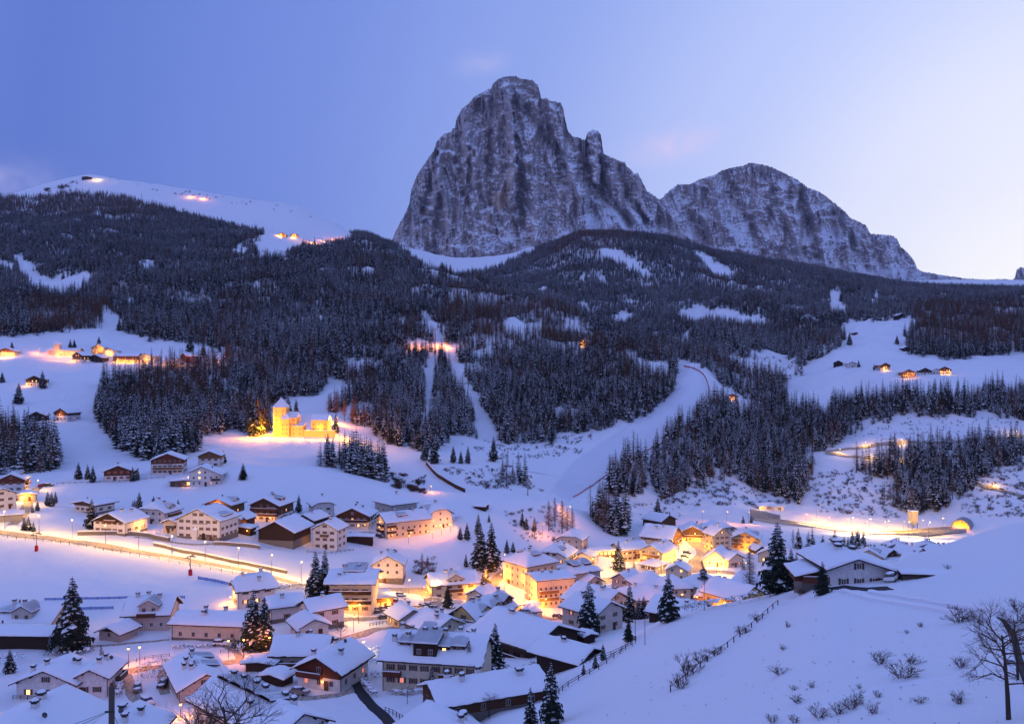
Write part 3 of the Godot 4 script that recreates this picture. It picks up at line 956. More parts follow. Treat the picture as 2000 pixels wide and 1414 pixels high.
	for c in o.get("balc", []):
		balcony(n, s, c[0], c[1], c[2], c[3], o.get("bmat", "brown_wood"))
	for c in o.get("lamp", []):
		var face: String = c[0]
		var ft := 0.0 if face == "f" else (PI * 0.5 if face == "r" else -PI * 0.5)
		var span: float = w if face == "f" else l
		var out: float = (l if face == "f" else w) * 0.5 + (c[4] if c.size() > 4 else 1.1)
		wall_lamp(n, Basis(Vector3.UP, ft) * Vector3((c[1] - 0.5) * span, c[2], out), c[3] * 1.25, Color(1.0, 0.64, 0.20), "sodium_bulb")
	return n

func lettering(o: Node3D, text: String, p: Vector3, size: float, m: String, face := 0.0):
	var t := TextMesh.new()
	var f := SystemFont.new()
	f.font_names = PackedStringArray(["Droid Sans"])
	t.font = f
	t.text = text
	t.font_size = 32
	t.pixel_size = size / 32.0
	t.depth = 0.05
	part("lettering", t, M[m], o, Transform3D(Basis(Vector3.UP, face), p))

func build_buildings():
	near_houses()
	upper_rows()
	town_houses()
	far_houses()
	castle()

func near_houses():
	house("village_house", "large snowy roof at the bottom left with two round chimneys", -30, 0, 21, 22, 4.6, 24, 0, {"ridge": -55.0, "d": 126.0, "win": [5, 4], "chim": [[-0.02, -0.22, 1.6, 1.1], [0.01, -0.08, 1.3, 0.9]]})
	house("village_house", "small snowy roof right of the wooden pole at the bottom left", 202, 0, 10, 12, 4, 22, 0, {"ridge": -55.4, "d": 130.0, "chim": [[0.1, 0.1], [0.2, -0.2], [-0.15, -0.3, 1.2, 0.9]], "lamp": [["r", 0.6, 2.6, 22.0]]})
	house("village_house", "white house with wide gable and balcony recess above the bottom left roof", 88, 0, 12.5, 9, 3.7, 22, -2, {"ridge": -65.0, "d": 185.0, "win": [3, 2], "lit": 0.12, "chim": [[0.3, -0.2], [-0.1, 0.2], [-0.3, 0.3]], "ov": 1.2})
	house("village_house", "white house with a small balcony joined to the right of the wide gable", 176, 0, 6.6, 9.5, 4.2, 26, 4, {"ridge": -65.2, "d": 186.0, "win": [2, 2], "chim": [[0.15, -0.1], [0.1, 0.2]], "balc": [["r", 1.6, 0.5, 0.95]], "bmat": "grey_wood"})
	house("village_house", "house with cross gable and two chimneys at the left edge", 22, 1228, 12, 21, 3.2, 28, -92, {"sink": 1.5, "piv": "r", "mat": "pink_plaster", "win": [3, 4], "dorm": [[1.0, -0.12, 5.5, 0.2, 2.6, false], [1.0, 0.16, 3.0, 2.0, 1.2, true]], "chim": [[0.06, 0.12], [0.06, -0.02]]})
	house("barn", "dark wooden barn under a flat snowy roof at the left edge", 18, 1268, 7, 21, 3.5, 13, -92, {"piv": "r", "mat": "dark_wood", "win": [0, 0]})
	house("village_house", "house with arched lit window under a cross gable beside the big spruce", 285, 1232, 10.5, 11.5, 4.5, 30, -84, {"piv": "r", "mat": "pink_plaster", "win": [2, 4], "white_frames": true, "lit": 0.10, "dorm": [[1.0, -0.05, 5.0, 0.0, 2.2, false, "pink_plaster"]], "chim": [[0.1, -0.2], [-0.06, 0.1], [0.05, 0.32]], "balc": [["r", 3.9, 0.30, 0.72]], "lamp": [["f", 0.5, 3.0, 14.0]]})
	house("shed", "low white shed with wooden gable just right of the big spruce", 212, 1252, 6.5, 6.5, 2.2, 22, -18, {"wood": 2.4, "wmat": "dark_wood", "win": [1, 0], "mat": "grey_plaster"})
	house("village_house", "long low white house with a large lit window left of the dark spruces", 402, 1252, 10.5, 19, 4.2, 15, -97, {"piv": "r", "mat": "cream_plaster", "win": [3, 5], "lit": 0.14, "chim": [[0.2, 0.12], [-0.2, -0.1], [-0.22, 0.2]], "base": 0.6, "lamp": [["l", 0.5, 2.6, 60.0]]})
	house("village_house", "white house with half hipped roof at the edge of the ski meadow", 458, 1181, 8.5, 11, 5.2, 36, -62, {"hip": 0.4, "mat": "white_plaster", "win": [2, 3], "lit": 0.15, "chim": [[0.1, 0.3], [0.3, -0.1], [-0.05, -0.2]], "lamp": [["f", 0.4, 2.2, 30.0]]})
	house("village_house", "white block of a house with stone foot left of the brown hotel", 640, 1229, 8, 9.5, 5.7, 25, -54, {"piv": "r", "mat": "white_plaster", "win": [3, 2], "base": 1.4, "chim": [[0.05, 0.0]]})
	house("village_house", "plain white house between the dark spruces and the white block", 560, 1214, 8.5, 9, 4.4, 22, -64, {"piv": "r", "win": [2, 1], "base": 1.0, "chim": [[0.2, 0.1]], "balc": [["f", 2.9, 0.2, 0.9]]})
	house("village_house", "timber house with a lean-to roof above the brown chalet", 582, 1309, 10.5, 12, 3.6, 25, -90, {"piv": "r", "mat": "pink_plaster", "win": [3, 4], "wood": 3.3, "chim": [[0.06, 0.1], [-0.2, -0.1]], "balc": [["r", 0.9, 0.0, 1.0]], "base": 0.5})
	house("village_house", "low annex with snowy roof beside the road behind the timber house", 612, 1246, 8, 8, 3.0, 24, 30, {"win": [2, 2]})
	house("chalet", "brown wooden chalet with outside stair and lit door in the centre left", 622, 1347, 10.5, 12, 4.4, 26, -20, {"wood": 2.7, "wmat": "red_wood", "win": [3, 3], "lit": 0.3, "chim": [[-0.05, -0.15], [0.25, 0.1], [-0.3, 0.25]], "balc": [["f", 2.7, 0.02, 0.6]], "bmat": "red_wood", "ov": 1.3, "lamp": [["f", 0.62, 2.0, 3.0, 0.5]]})
	house("village_house", "house with slatted roof snow and red balcony above the bare twigs", 401, 0, 10, 17, 3.6, 25, 30, {"ridge": -64.0, "d": 180.0, "mat": "pink_plaster", "win": [3, 3], "chim": [[-0.2, 0.2], [-0.22, -0.1], [-0.05, -0.25], [-0.3, 0.05]], "dorm": [[1.0, 0.1, 2.2, 1.5, 1.2, true], [1.0, -0.25, 2.2, 1.5, 1.2, true]], "balc": [["f", 1.6, 0.4, 0.95]], "bmat": "red_wood"})
	house("row_house", "long snowy row of flats with many chimneys behind the bare twigs", 587, 0, 10, 24, 4.8, 26, 48, {"ridge": -54.0, "d": 135.0, "win": [4, 6], "mat": "white_plaster", "white_frames": true, "chim": [[0.05, -0.35], [0.1, -0.25], [0.12, -0.1], [0.06, 0.05], [0.2, 0.2], [-0.3, 0.1], [0.12, 0.35]], "dorm": [[1.0, -0.36, 3.0, 2.0, 1.3, true], [1.0, -0.2, 3.0, 2.0, 1.3, true], [1.0, -0.02, 3.0, 2.0, 1.3, true], [1.0, 0.16, 3.0, 2.0, 1.3, true]], "balc": [["r", 2.7, 0.3, 0.95]], "lamp": [["l", 0.72, 2.5, 60.0, 1.6]]})
	house("row_house", "row of flats crowded with chimneys and dormers in the bottom centre", 840, 1347, 13, 21, 6, 29, -100, {"piv": "r", "mat": "cream_plaster", "win": [3, 8], "shut": "shutter", "lit": 0.07, "chim": [[0.24, 0.42, 1.8], [0.2, 0.28, 2.0], [0.1, 0.12, 2.0], [0.06, 0.02, 1.8], [0.1, -0.1, 2.0], [-0.1, 0.3, 1.4], [-0.2, 0.14, 1.4], [-0.16, -0.06, 1.3], [-0.15, -0.22, 1.8], [-0.2, -0.35, 1.8], [0.0, 0.38, 1.6], [-0.25, 0.0, 1.2]], "dorm": [[1.0, 0.30, 2.2, 2.6, 1.3, true, "brown_wood"], [1.0, 0.06, 5.0, 0.2, 3.4, true, "dark_wood"], [1.0, -0.12, 2.2, 2.0, 1.4, true, "brown_wood"], [1.0, -0.27, 2.6, 2.2, 1.5, true, "brown_wood"], [1.0, 0.12, 2.2, 5.6, 1.2, true, "red_wood"]], "balc": [["r", 2.6, 0.02, 0.2], ["r", 2.6, 0.6, 0.75], ["r", 0.2, 0.8, 0.98]], "bmat": "red_wood"})
	house("village_house", "long timber house with shallow snowy roof at the bottom centre right", 968, 1394, 10, 20, 2.9, 21, -66, {"piv": "r", "mat": "brown_wood", "win": [2, 4], "chim": [[-0.02, 0.36], [0.1, 0.24], [0.18, -0.3, 1.4, 1.0], [-0.1, 0.05]], "wood": 1.2, "wmat": "brown_wood", "base": 0.8})
	house("village_house", "pinkish snowy roof with satellite dish at the bottom edge", 905, 0, 12, 13, 3.6, 24, 30, {"sink": 3.2, "d": 137.0, "win": [3, 3], "chim": [[0.26, 0.02, 1.4, 1.0], [0.1, 0.25]], "balc": [["r", 0.8, 0.1, 0.6]]})
	house("barn", "huge dark timber farmhouse with broad snowy roof below the slope", 1082, 0, 18, 20, 7, 21, 45, {"ridge": -66.2, "d": 221.0, "mat": "dark_wood", "win": [4, 5], "wmat": "dark_wood", "wood": 2.5, "chim": [[-0.05, -0.2, 1.3, 1.2], [0.12, -0.1], [0.2, 0.0]], "balc": [["l", 2.8, 0.0, 1.0], ["f", 3.0, 0.1, 0.9], ["l", 5.2, 0.0, 1.0]], "bmat": "dark_wood", "ov": 1.6, "base": 0.4})
	house("barn", "smaller barn with pale gable end beside the slope fence", 1150, 0, 8.2, 10.5, 2.9, 21, 50, {"d": 180.0, "ridge": -58.6, "mat": "dark_wood", "win": [1, 0], "ov": 1.5, "wood": 2.2, "wmat": "grey_wood", "chim": [[-0.1, -0.05, 1.2]]})
	house("garden_hut", "tiny open hut with a cushion of snow under the tall spruce", 1152, 1257, 3.4, 3.4, 2.0, 15, 30, {"mat": "dark_wood", "win": [0, 0], "snow": 0.7, "ov": 0.7})
	house("village_house", "square house with tent shaped roof and two satellite dishes in the centre", 878, 1240, 11.5, 11.5, 3.8, 26, 40, {"sink": 2.0, "mat": "cream_plaster", "win": [3, 3], "chim": [[-0.1, 0.1], [-0.2, 0.25], [0.1, -0.25], [0.2, -0.1]]})
	house("guest_house", "yellow lit guest house with gabled dormers in the centre", 905, 1240, 9.5, 18, 7, 33, -36, {"sink": 2.0, "mat": "yellow_plaster", "win": [3, 5], "balc": [["f", 2.9, 0.55, 0.98], ["f", 5.6, 0.55, 0.98]], "bmat": "light_wood", "dorm": [[1.0, 0.2, 3.4, 0.8, 1.0, false], [1.0, -0.08, 3.4, 0.8, 1.0, false], [1.0, -0.34, 4.4, 0.3, 2.0, false, "red_wood"]], "chim": [[0.05, 0.3], [0.05, 0.15], [0.2, -0.2], [0.0, -0.4]], "lamp": [["f", 0.3, 3.4, 42.0, 4.0]]})
	house("village_house", "plain snowy roof wedged between yellow guest house and dark farmhouse", 962, 1246, 12, 13, 4, 24, 42, {"sink": 1.8, "mat": "grey_plaster", "win": [2, 2], "chim": [[0.1, 0.0, 1.5, 1.1]], "d": 238.0})
	var hotel := house("hotel", "tall brown balconied hotel with bright ground floor left of the car park", 684, 1199, 14, 13, 9.6, 16, -90, {"piv": "r", "mat": "pink_plaster", "win": [3, 4], "shut": "shutter", "lit": 0.05, "balc": [["r", 3.3, 0.0, 1.0], ["r", 6.2, 0.0, 1.0]], "bmat": "dark_wood", "chim": [[-0.05, 0.25, 1.6, 1.0], [-0.1, -0.1], [0.3, 0.3, 1.0]], "ov": 1.6, "dorm": [[1.0, -0.02, 6.0, 5.0, 0.8, true, "dark_wood"]], "lamp": [["r", 0.3, 2.9, 26.0, 2.0], ["r", 0.62, 2.9, 26.0, 2.0]]})
	hotel.set_meta("category", "hotel")
	house("restaurant_wing", "curved restaurant wing with glowing windows joined to the brown hotel", 738, 1192, 10, 9, 3.8, 6, 24, {"hip": 1.0, "mat": "light_wood", "win": [5, 4], "ww": 1.5, "wh": 1.7, "lit": 0.95, "cat": "restaurant", "snow": 0.35, "lamp": [["f", 0.8, 3.4, 40.0, 1.6], ["r", 0.3, 3.4, 40.0, 1.6]]})
	house("village_house", "pink white house with small windows behind the brown hotel", 757, 1140, 11.5, 11, 7.2, 29, 2, {"mat": "white_plaster", "win": [3, 2], "shut": "", "chim": [[-0.05, 0.0], [0.15, -0.2], [-0.3, -0.3]], "base": 2.0, "lamp": [["f", 0.2, 2.6, 18.0, 3.0]]})
	house("village_house", "house with cross gable and star bright corner lamp behind the car park", 888, 1170, 11, 17, 5.6, 27, -74, {"piv": "r", "mat": "cream_plaster", "win": [3, 4], "lit": 0.05, "dorm": [[1.0, -0.02, 6.0, 0.0, 1.6, false, "cream_plaster"]], "balc": [["r", 2.9, 0.36, 0.68]], "chim": [[0.06, 0.14, 1.4, 1.0], [-0.1, 0.0]], "lamp": [["f", 0.5, 3.6, 70.0, 1.8], ["r", 0.85, 2.8, 34.0, 1.6]]})
	house("hotel", "tall cream hotel wing with hipped roof and dormers in the centre", 1006, 1146, 15, 15, 9.4, 30, -52, {"hip": 1.0, "mat": "cream_plaster", "win": [4, 4], "wh": 1.3, "ww": 0.8, "dorm": [[1.0, 0.0, 3.4, 3.0, 1.2, true, "dark_wood"], [-1.0, 0.1, 3.0, 3.0, 1.2, true, "dark_wood"]], "chim": [[0.1, 0.1], [-0.1, -0.1]], "lamp": [["f", 0.1, 4.0, 75.0, 2.4], ["f", 0.98, 4.2, 60.0, 2.4]]})
	house("hotel", "flat roofed cream hotel block with long balconies beside the lit yard", 1086, 1186, 12, 15, 10.0, 9, -70, {"piv": "r", "mat": "cream_plaster", "win": [4, 7], "ww": 0.8, "wh": 1.3, "snow": 0.4, "balc": [["r", 3.0, 0.05, 0.55], ["r", 5.6, 0.05, 0.55]], "bmat": "light_wood", "ov": 0.5, "chim": [[0.0, 0.2, 1.0], [0.1, 0.0, 1.0], [-0.2, -0.3, 1.0]], "lamp": [["f", 0.95, 5.2, 130.0, 2.6], ["r", 0.06, 1.8, 40.0, 2.4]]})
	house("village_house", "green glass roofed link behind the flat roofed cream hotel block", 1100, 1150, 12, 14, 7.2, 24, -58, {"mat": "grey_plaster", "win": [3, 4], "dorm": [[1.0, 0.2, 3.0, 2.5, 1.3, true, "dark_wood"], [1.0, -0.2, 3.0, 2.5, 1.3, true, "dark_wood"]], "hip": 1.0})
	var ae := house("hotel", "white hotel with arched dormer and glowing side on the town slope", 1076, 1108, 13.5, 15, 9, 30, -22, {"sink": 4.0, "mat": "white_plaster", "win": [4, 4], "shut": "shutter", "lit": 0.1, "hip": 0.45, "chim": [[0.05, 0.0], [0.2, -0.2]], "dorm": [[1.0, 0.2, 3.0, 2.0, 1.4, false, "white_plaster"]], "balc": [["r", 3.0, 0.1, 0.9], ["r", 5.8, 0.1, 0.9]], "bmat": "red_wood", "lamp": [["r", 0.3, 4.8, 60.0, 2.0], ["r", 0.7, 2.6, 50.0, 2.0], ["f", 0.45, 2.2, 8.0, 0.6]]})
	house("village_house", "grey roofed house tucked behind the white hotel on the town slope", 1112, 1085, 12, 12, 8, 28, -20, {"sink": 4.0, "mat": "pink_plaster", "win": [3, 3], "hip": 0.4, "d": 420.0})

func upper_rows():
	house("chalet", "wooden gabled chalet at the left edge of the upper road", 20, 962, 11, 11, 6.0, 25, 18, {"wood": 4.2, "win": [3, 3], "wmat": "red_wood", "dorm": [[1.0, -0.2, 3.0, 2.0, 1.4, false, "brown_wood"]], "balc": [["r", 3.2, 0.3, 0.95]]})
	house("village_house", "white house cut by the left edge of the picture below the wooden chalet", 2, 996, 12, 11, 6.4, 22, 58, {"win": [3, 2], "balc": [["r", 2.8, 0.1, 0.8]]})
	house("garage", "low garages with flat snowy roof by the upper road at the left edge", 6, 1020, 7, 13, 2.6, 8, -60, {"piv": "r", "mat": "concrete", "win": [0, 0]})
	house("garage", "brightly lit stone garage portal beside the steep snowy lane", 50, 979, 7.5, 6, 2.8, 12, 24, {"mat": "concrete", "win": [2, 0], "ww": 2.0, "wh": 1.8, "lit": 1.0, "snow": 0.7, "lamp": [["f", 0.5, 2.4, 40.0, 2.2]]})
	house("chalet", "wooden chalet with red shutters on the upper meadow", 230, 939, 13.5, 11, 4.8, 22, 12, {"wood": 2.6, "wmat": "brown_wood", "win": [4, 2], "shut": "red_shutter", "chim": [[-0.1, 0.0]]})
	var ah := house("guest_house", "white guest house with wooden gable and long balcony above the upper meadow", 326, 927, 16, 12, 7.6, 22, 12, {"wood": 5.6, "wmat": "red_wood", "win": [6, 3], "balc": [["f", 2.9, 0.06, 0.98]], "bmat": "light_wood"})
	lettering(ah, "La Cercenà", Vector3(0.5, 5.35, 6.1), 0.75, "dark_wood")
	house("village_house", "pale square house with wooden gable highest on the upper meadow", 408, 913, 11.5, 11, 6.4, 22, 8, {"wood": 4.8, "wmat": "light_wood", "win": [3, 3], "lit": 0.06})
	house("chalet", "modern white chalet with slanted lit gable on the upper meadow", 400, 950, 15, 12, 5.6, 24, 8, {"off": -0.12, "win": [5, 2], "lit": 0.45, "wmat": "dark_wood", "lamp": [["l", 0.7, 4.4, 16.0, 1.4]], "balc": [["f", 2.9, 0.7, 0.98]]})
	house("garage", "low flat wing with dark glazing joined to the modern chalet", 360, 951, 14, 8, 2.7, 4, 8, {"mat": "grey_wood", "win": [7, 2], "ww": 1.5, "wh": 1.6, "lit": 0.06, "lamp": [["f", 0.62, 1.6, 5.0, 0.6]]})
	house("bungalow", "low modern bungalow with flat snowy roofs behind the lone roadside spruce", 165, 1002, 13, 10, 3.8, 10, -24, {"win": [4, 2], "ov": 1.4, "wood": 2.9, "wmat": "grey_wood", "base": 0.5})
	house("village_house", "white house with dark wooden gable and lit corner window by the bright road", 212, 1043, 14.5, 13, 4.8, 23, -16, {"wood": 4.6, "wmat": "dark_wood", "win": [5, 3], "lit": 0.1, "balc": [["f", 4.5, 0.4, 0.75]], "base": 0.5, "chim": [[0.1, 0.1], [0.2, -0.2]], "lamp": [["r", 0.6, 3.0, 40.0, 2.0]]})
	house("village_house", "white house with big half hipped roof left of the old inn", 292, 1023, 13.5, 12, 4.8, 27, -12, {"hip": 0.45, "mat": "white_plaster", "win": [4, 3], "lit": 0.06, "balc": [["f", 2.8, 0.05, 0.4], ["r", 2.8, 0.2, 0.9]], "chim": [[-0.05, -0.1], [0.2, 0.0]], "dorm": [[1.0, 0.0, 4.0, 0.5, 1.4, false]]})
	var inn := house("inn", "big old whitewashed inn with lettering and rows of small windows", 386, 1054, 18.5, 14, 7.6, 24, -12, {"mat": "white_plaster", "win": [6, 4], "base": 1.1, "snow": 0.4, "dorm": [[1.0, 0.0, 6.0, 0.6, 1.0, true, "white_plaster"]]})
	lettering(inn, "ALBERGO UNCIN D'ORO", Vector3(0.8, 6.2, 7.06), 0.62, "dark_wood")
	var b := Bag.new()
	b.box(Vector3(-1.3, -5.0, 7.0), Vector3(0.8, 3.9, 7.9))
	var bay := part("bay_window", b.mesh(), M.white_plaster, inn, Transform3D(Basis.IDENTITY, Vector3(-0.9, 0, 0)))
	b = Bag.new()
	b.quad(Vector3(-1.5, 3.9, 8.1), Vector3(-0.25, 5.1, 7.0), Vector3(-0.25, 5.1, 7.0), Vector3(1.0, 3.9, 8.1))
	b.tri(Vector3(-1.5, 3.9, 7.0), Vector3(-0.25, 5.1, 7.0), Vector3(-1.5, 3.9, 8.1))
	b.tri(Vector3(1.0, 3.9, 8.1), Vector3(-0.25, 5.1, 7.0), Vector3(1.0, 3.9, 7.0))
	part("roof_snow", b.mesh(), M.snow, bay)
	b = Bag.new()
	b.box(Vector3(1.6, -0.2, 7.03), Vector3(3.2, 1.9, 7.12))
	b.tube(Vector3(2.4, 1.9, 7.04), Vector3(2.4, 1.9, 7.13), 0.8, 0.8, 14)
	part("arched_door", b.mesh(), M.dark_wood, inn)
	house("village_house", "narrow annex with snowy balcony against the left side of the old inn", 331, 1042, 6, 9, 4.4, 20, -12, {"mat": "cream_plaster", "win": [2, 1], "balc": [["f", 2.4, 0.3, 0.95]], "bmat": "grey_wood"})
	house("village_house", "pale side wing with dark doorway right of the old inn", 450, 1040, 7, 9, 5.2, 26, 14, {"mat": "grey_plaster", "win": [1, 1], "ww": 1.3, "wh": 2.2})
	house("guest_house", "orange lit house behind the roof of the old inn", 425, 1006, 13, 11, 4.6, 20, -14, {"mat": "light_wood", "win": [4, 3], "lit": 0.55, "balc": [["f", 2.7, 0.1, 0.95]], "dorm": [[1.0, 0.0, 3.0, 0.6, 1.4, false, "white_plaster"]], "lamp": [["f", 0.5, 4.6, 30.0, 1.4], ["f", 0.75, 2.4, 22.0, 1.6]]})
	house("barn", "small brown hay barn between the old inn and the wooden chalet", 464, 1031, 7.5, 7, 4.0, 27, -14, {"mat": "brown_wood", "win": [0, 0], "lamp": [["f", 0.95, 1.8, 10.0, 1.2]]})
	house("garage", "pair of low garages with thick snow left of the dark barn", 468, 1043, 9, 5, 2.3, 6, -12, {"mat": "dark_wood", "win": [0, 0], "snow": 0.6, "lamp": [["f", 0.9, 1.6, 5.0, 0.8]]})
	var ar := house("chalet", "big brown wooden chalet with fairy lights behind the dark barn", 516, 1019, 13.5, 14, 7.2, 24, -12, {"wood": 3.0, "wmat": "brown_wood", "win": [4, 3], "lit": 0.18, "balc": [["f", 5.0, 0.02, 0.98], ["f", 2.6, 0.02, 0.98]], "dorm": [[1.0, 0.0, 4.0, 1.5, 1.6, true, "brown_wood"]], "chim": [[-0.05, -0.1], [0.1, 0.1]], "lamp": [["f", 0.3, 2.2, 10.0, 1.7], ["f", 0.75, 2.2, 10.0, 1.7]]})
	b = Bag.new()
	for k in 24:
		b.blob(Vector3(-6.2 + k * 0.53, 2.45 - 0.05 * (k % 2), 8.3), Vector3(0.1, 0.1, 0.1), 0.0, rng, 3, 5)
	part("string_lights", b.mesh(), M.bright_pane, ar)
	lettering(ar, "Haus Odles", Vector3(3.3, 6.4, 7.12), 0.7, "white_frame")
	house("barn", "weathered dark hay barn on a stone foot beside the white house", 538, 1067, 15, 16, 6.0, 26, -12, {"mat": "dark_wood", "win": [0, 0], "base": 2.3, "ov": 1.3, "snow": 0.4})
	house("chalet", "dark chalet with one glowing window right of the hay barn", 593, 1036, 9.5, 12, 4.6, 24, -20, {"wood": 2.7, "wmat": "dark_wood", "win": [2, 3], "lit": 0.12, "chim": [[0.1, 0.1]], "lamp": [["f", 0.4, 1.9, 5.0, 0.7]]})
	house("village_house", "tall narrow white house with brown window frames right of the hay barn", 634, 1073, 10.5, 10, 8.0, 27, -12, {"win": [3, 2], "sill": 0.6, "balc": [["f", 5.2, 0.34, 0.66]], "bmat": "light_wood", "chim": [[0.0, -0.1], [0.1, 0.2]], "lit": 0.05, "lamp": [["l", 0.8, 2.4, 7.0, 0.8]]})
	house("chalet", "white chalet with brown wooden upper floor and wide snowy roof", 688, 1033, 15, 13, 5.8, 24, -6, {"wood": 3.2, "wmat": "brown_wood", "win": [5, 3], "white_frames": true, "lit": 0.08, "balc": [["f", 3.2, 0.03, 0.97]], "chim": [[0.0, -0.1], [0.2, 0.0]], "lamp": [["f", 0.9, 1.9, 5.0, 0.7]]})
	house("village_house", "white house with round gable behind the wide roofed chalet", 632, 1012, 9.5, 12, 6.2, 31, 24, {"hip": 0.35, "win": [2, 3], "chim": [[0.05, 0.0]], "lamp": [["r", 0.7, 4.0, 6.0, 0.8]]})
	house("carport", "open carport with snowy deck below the wide roofed chalet", 690, 1061, 16, 5, 2.4, 3, 6, {"mat": "dark_wood", "win": [0, 0], "snow": 0.4})
	house("garden_hut", "little brown garden hut with pointed snow hat right of the wide chalet", 720, 1022, 3.0, 3.0, 2.2, 35, 20, {"mat": "red_wood", "win": [1, 0]})
	var ax := house("apartment_house", "cream apartment house with yellow lit balconies on the upper terrace", 798, 1049, 12.5, 21, 7.4, 25, -58, {"piv": "r", "mat": "cream_plaster", "win": [3, 7], "lit": 0.1, "balc": [["f", 2.7, 0.3, 0.8], ["f", 5.2, 0.3, 0.8], ["r", 2.7, 0.0, 0.2], ["r", 5.2, 0.0, 0.2], ["r", 2.7, 0.46, 0.6]], "dorm": [[1.0, 0.1, 4.0, 2.0, 1.2, true, "cream_plaster"]], "chim": [[0.05, 0.2], [0.1, -0.2]], "lamp": [["f", 0.5, 4.6, 12.0, 0.9], ["f", 0.5, 7.0, 8.0, 0.7], ["r", 0.1, 4.5, 12.0, 0.9], ["r", 0.1, 1.9, 10.0, 0.9], ["r", 0.53, 2.2, 8.0, 0.9], ["r", 0.9, 2.0, 14.0, 2.0]]})
	house("village_house", "hipped snowy roof peeking over the cream apartment house", 790, 1008, 14, 16, 5.0, 27, 40, {"hip": 1.0, "win": [3, 3], "mat": "grey_plaster", "chim": [[-0.05, 0.1], [0.1, -0.1]], "d": 424.0})
	house("village_house", "white house with arched gable window at the end of the upper terrace", 860, 1033, 12, 13, 6.8, 32, 34, {"win": [3, 3], "lit": 0.12, "dorm": [[-1.0, 0.0, 4.5, 0.2, 1.9, false, "white_plaster"]], "hip": 0.3, "chim": [[0.0, 0.1], [0.15, -0.1]], "lamp": [["f", 0.8, 2.0, 22.0, 2.4], ["f", 0.2, 2.0, 14.0, 2.4]]})
	house("hay_hut", "tiny hay hut alone on the open meadow above the bank", 951, 997, 5, 6, 1.9, 14, 70, {"mat": "dark_wood", "win": [0, 0], "ov": 0.5})

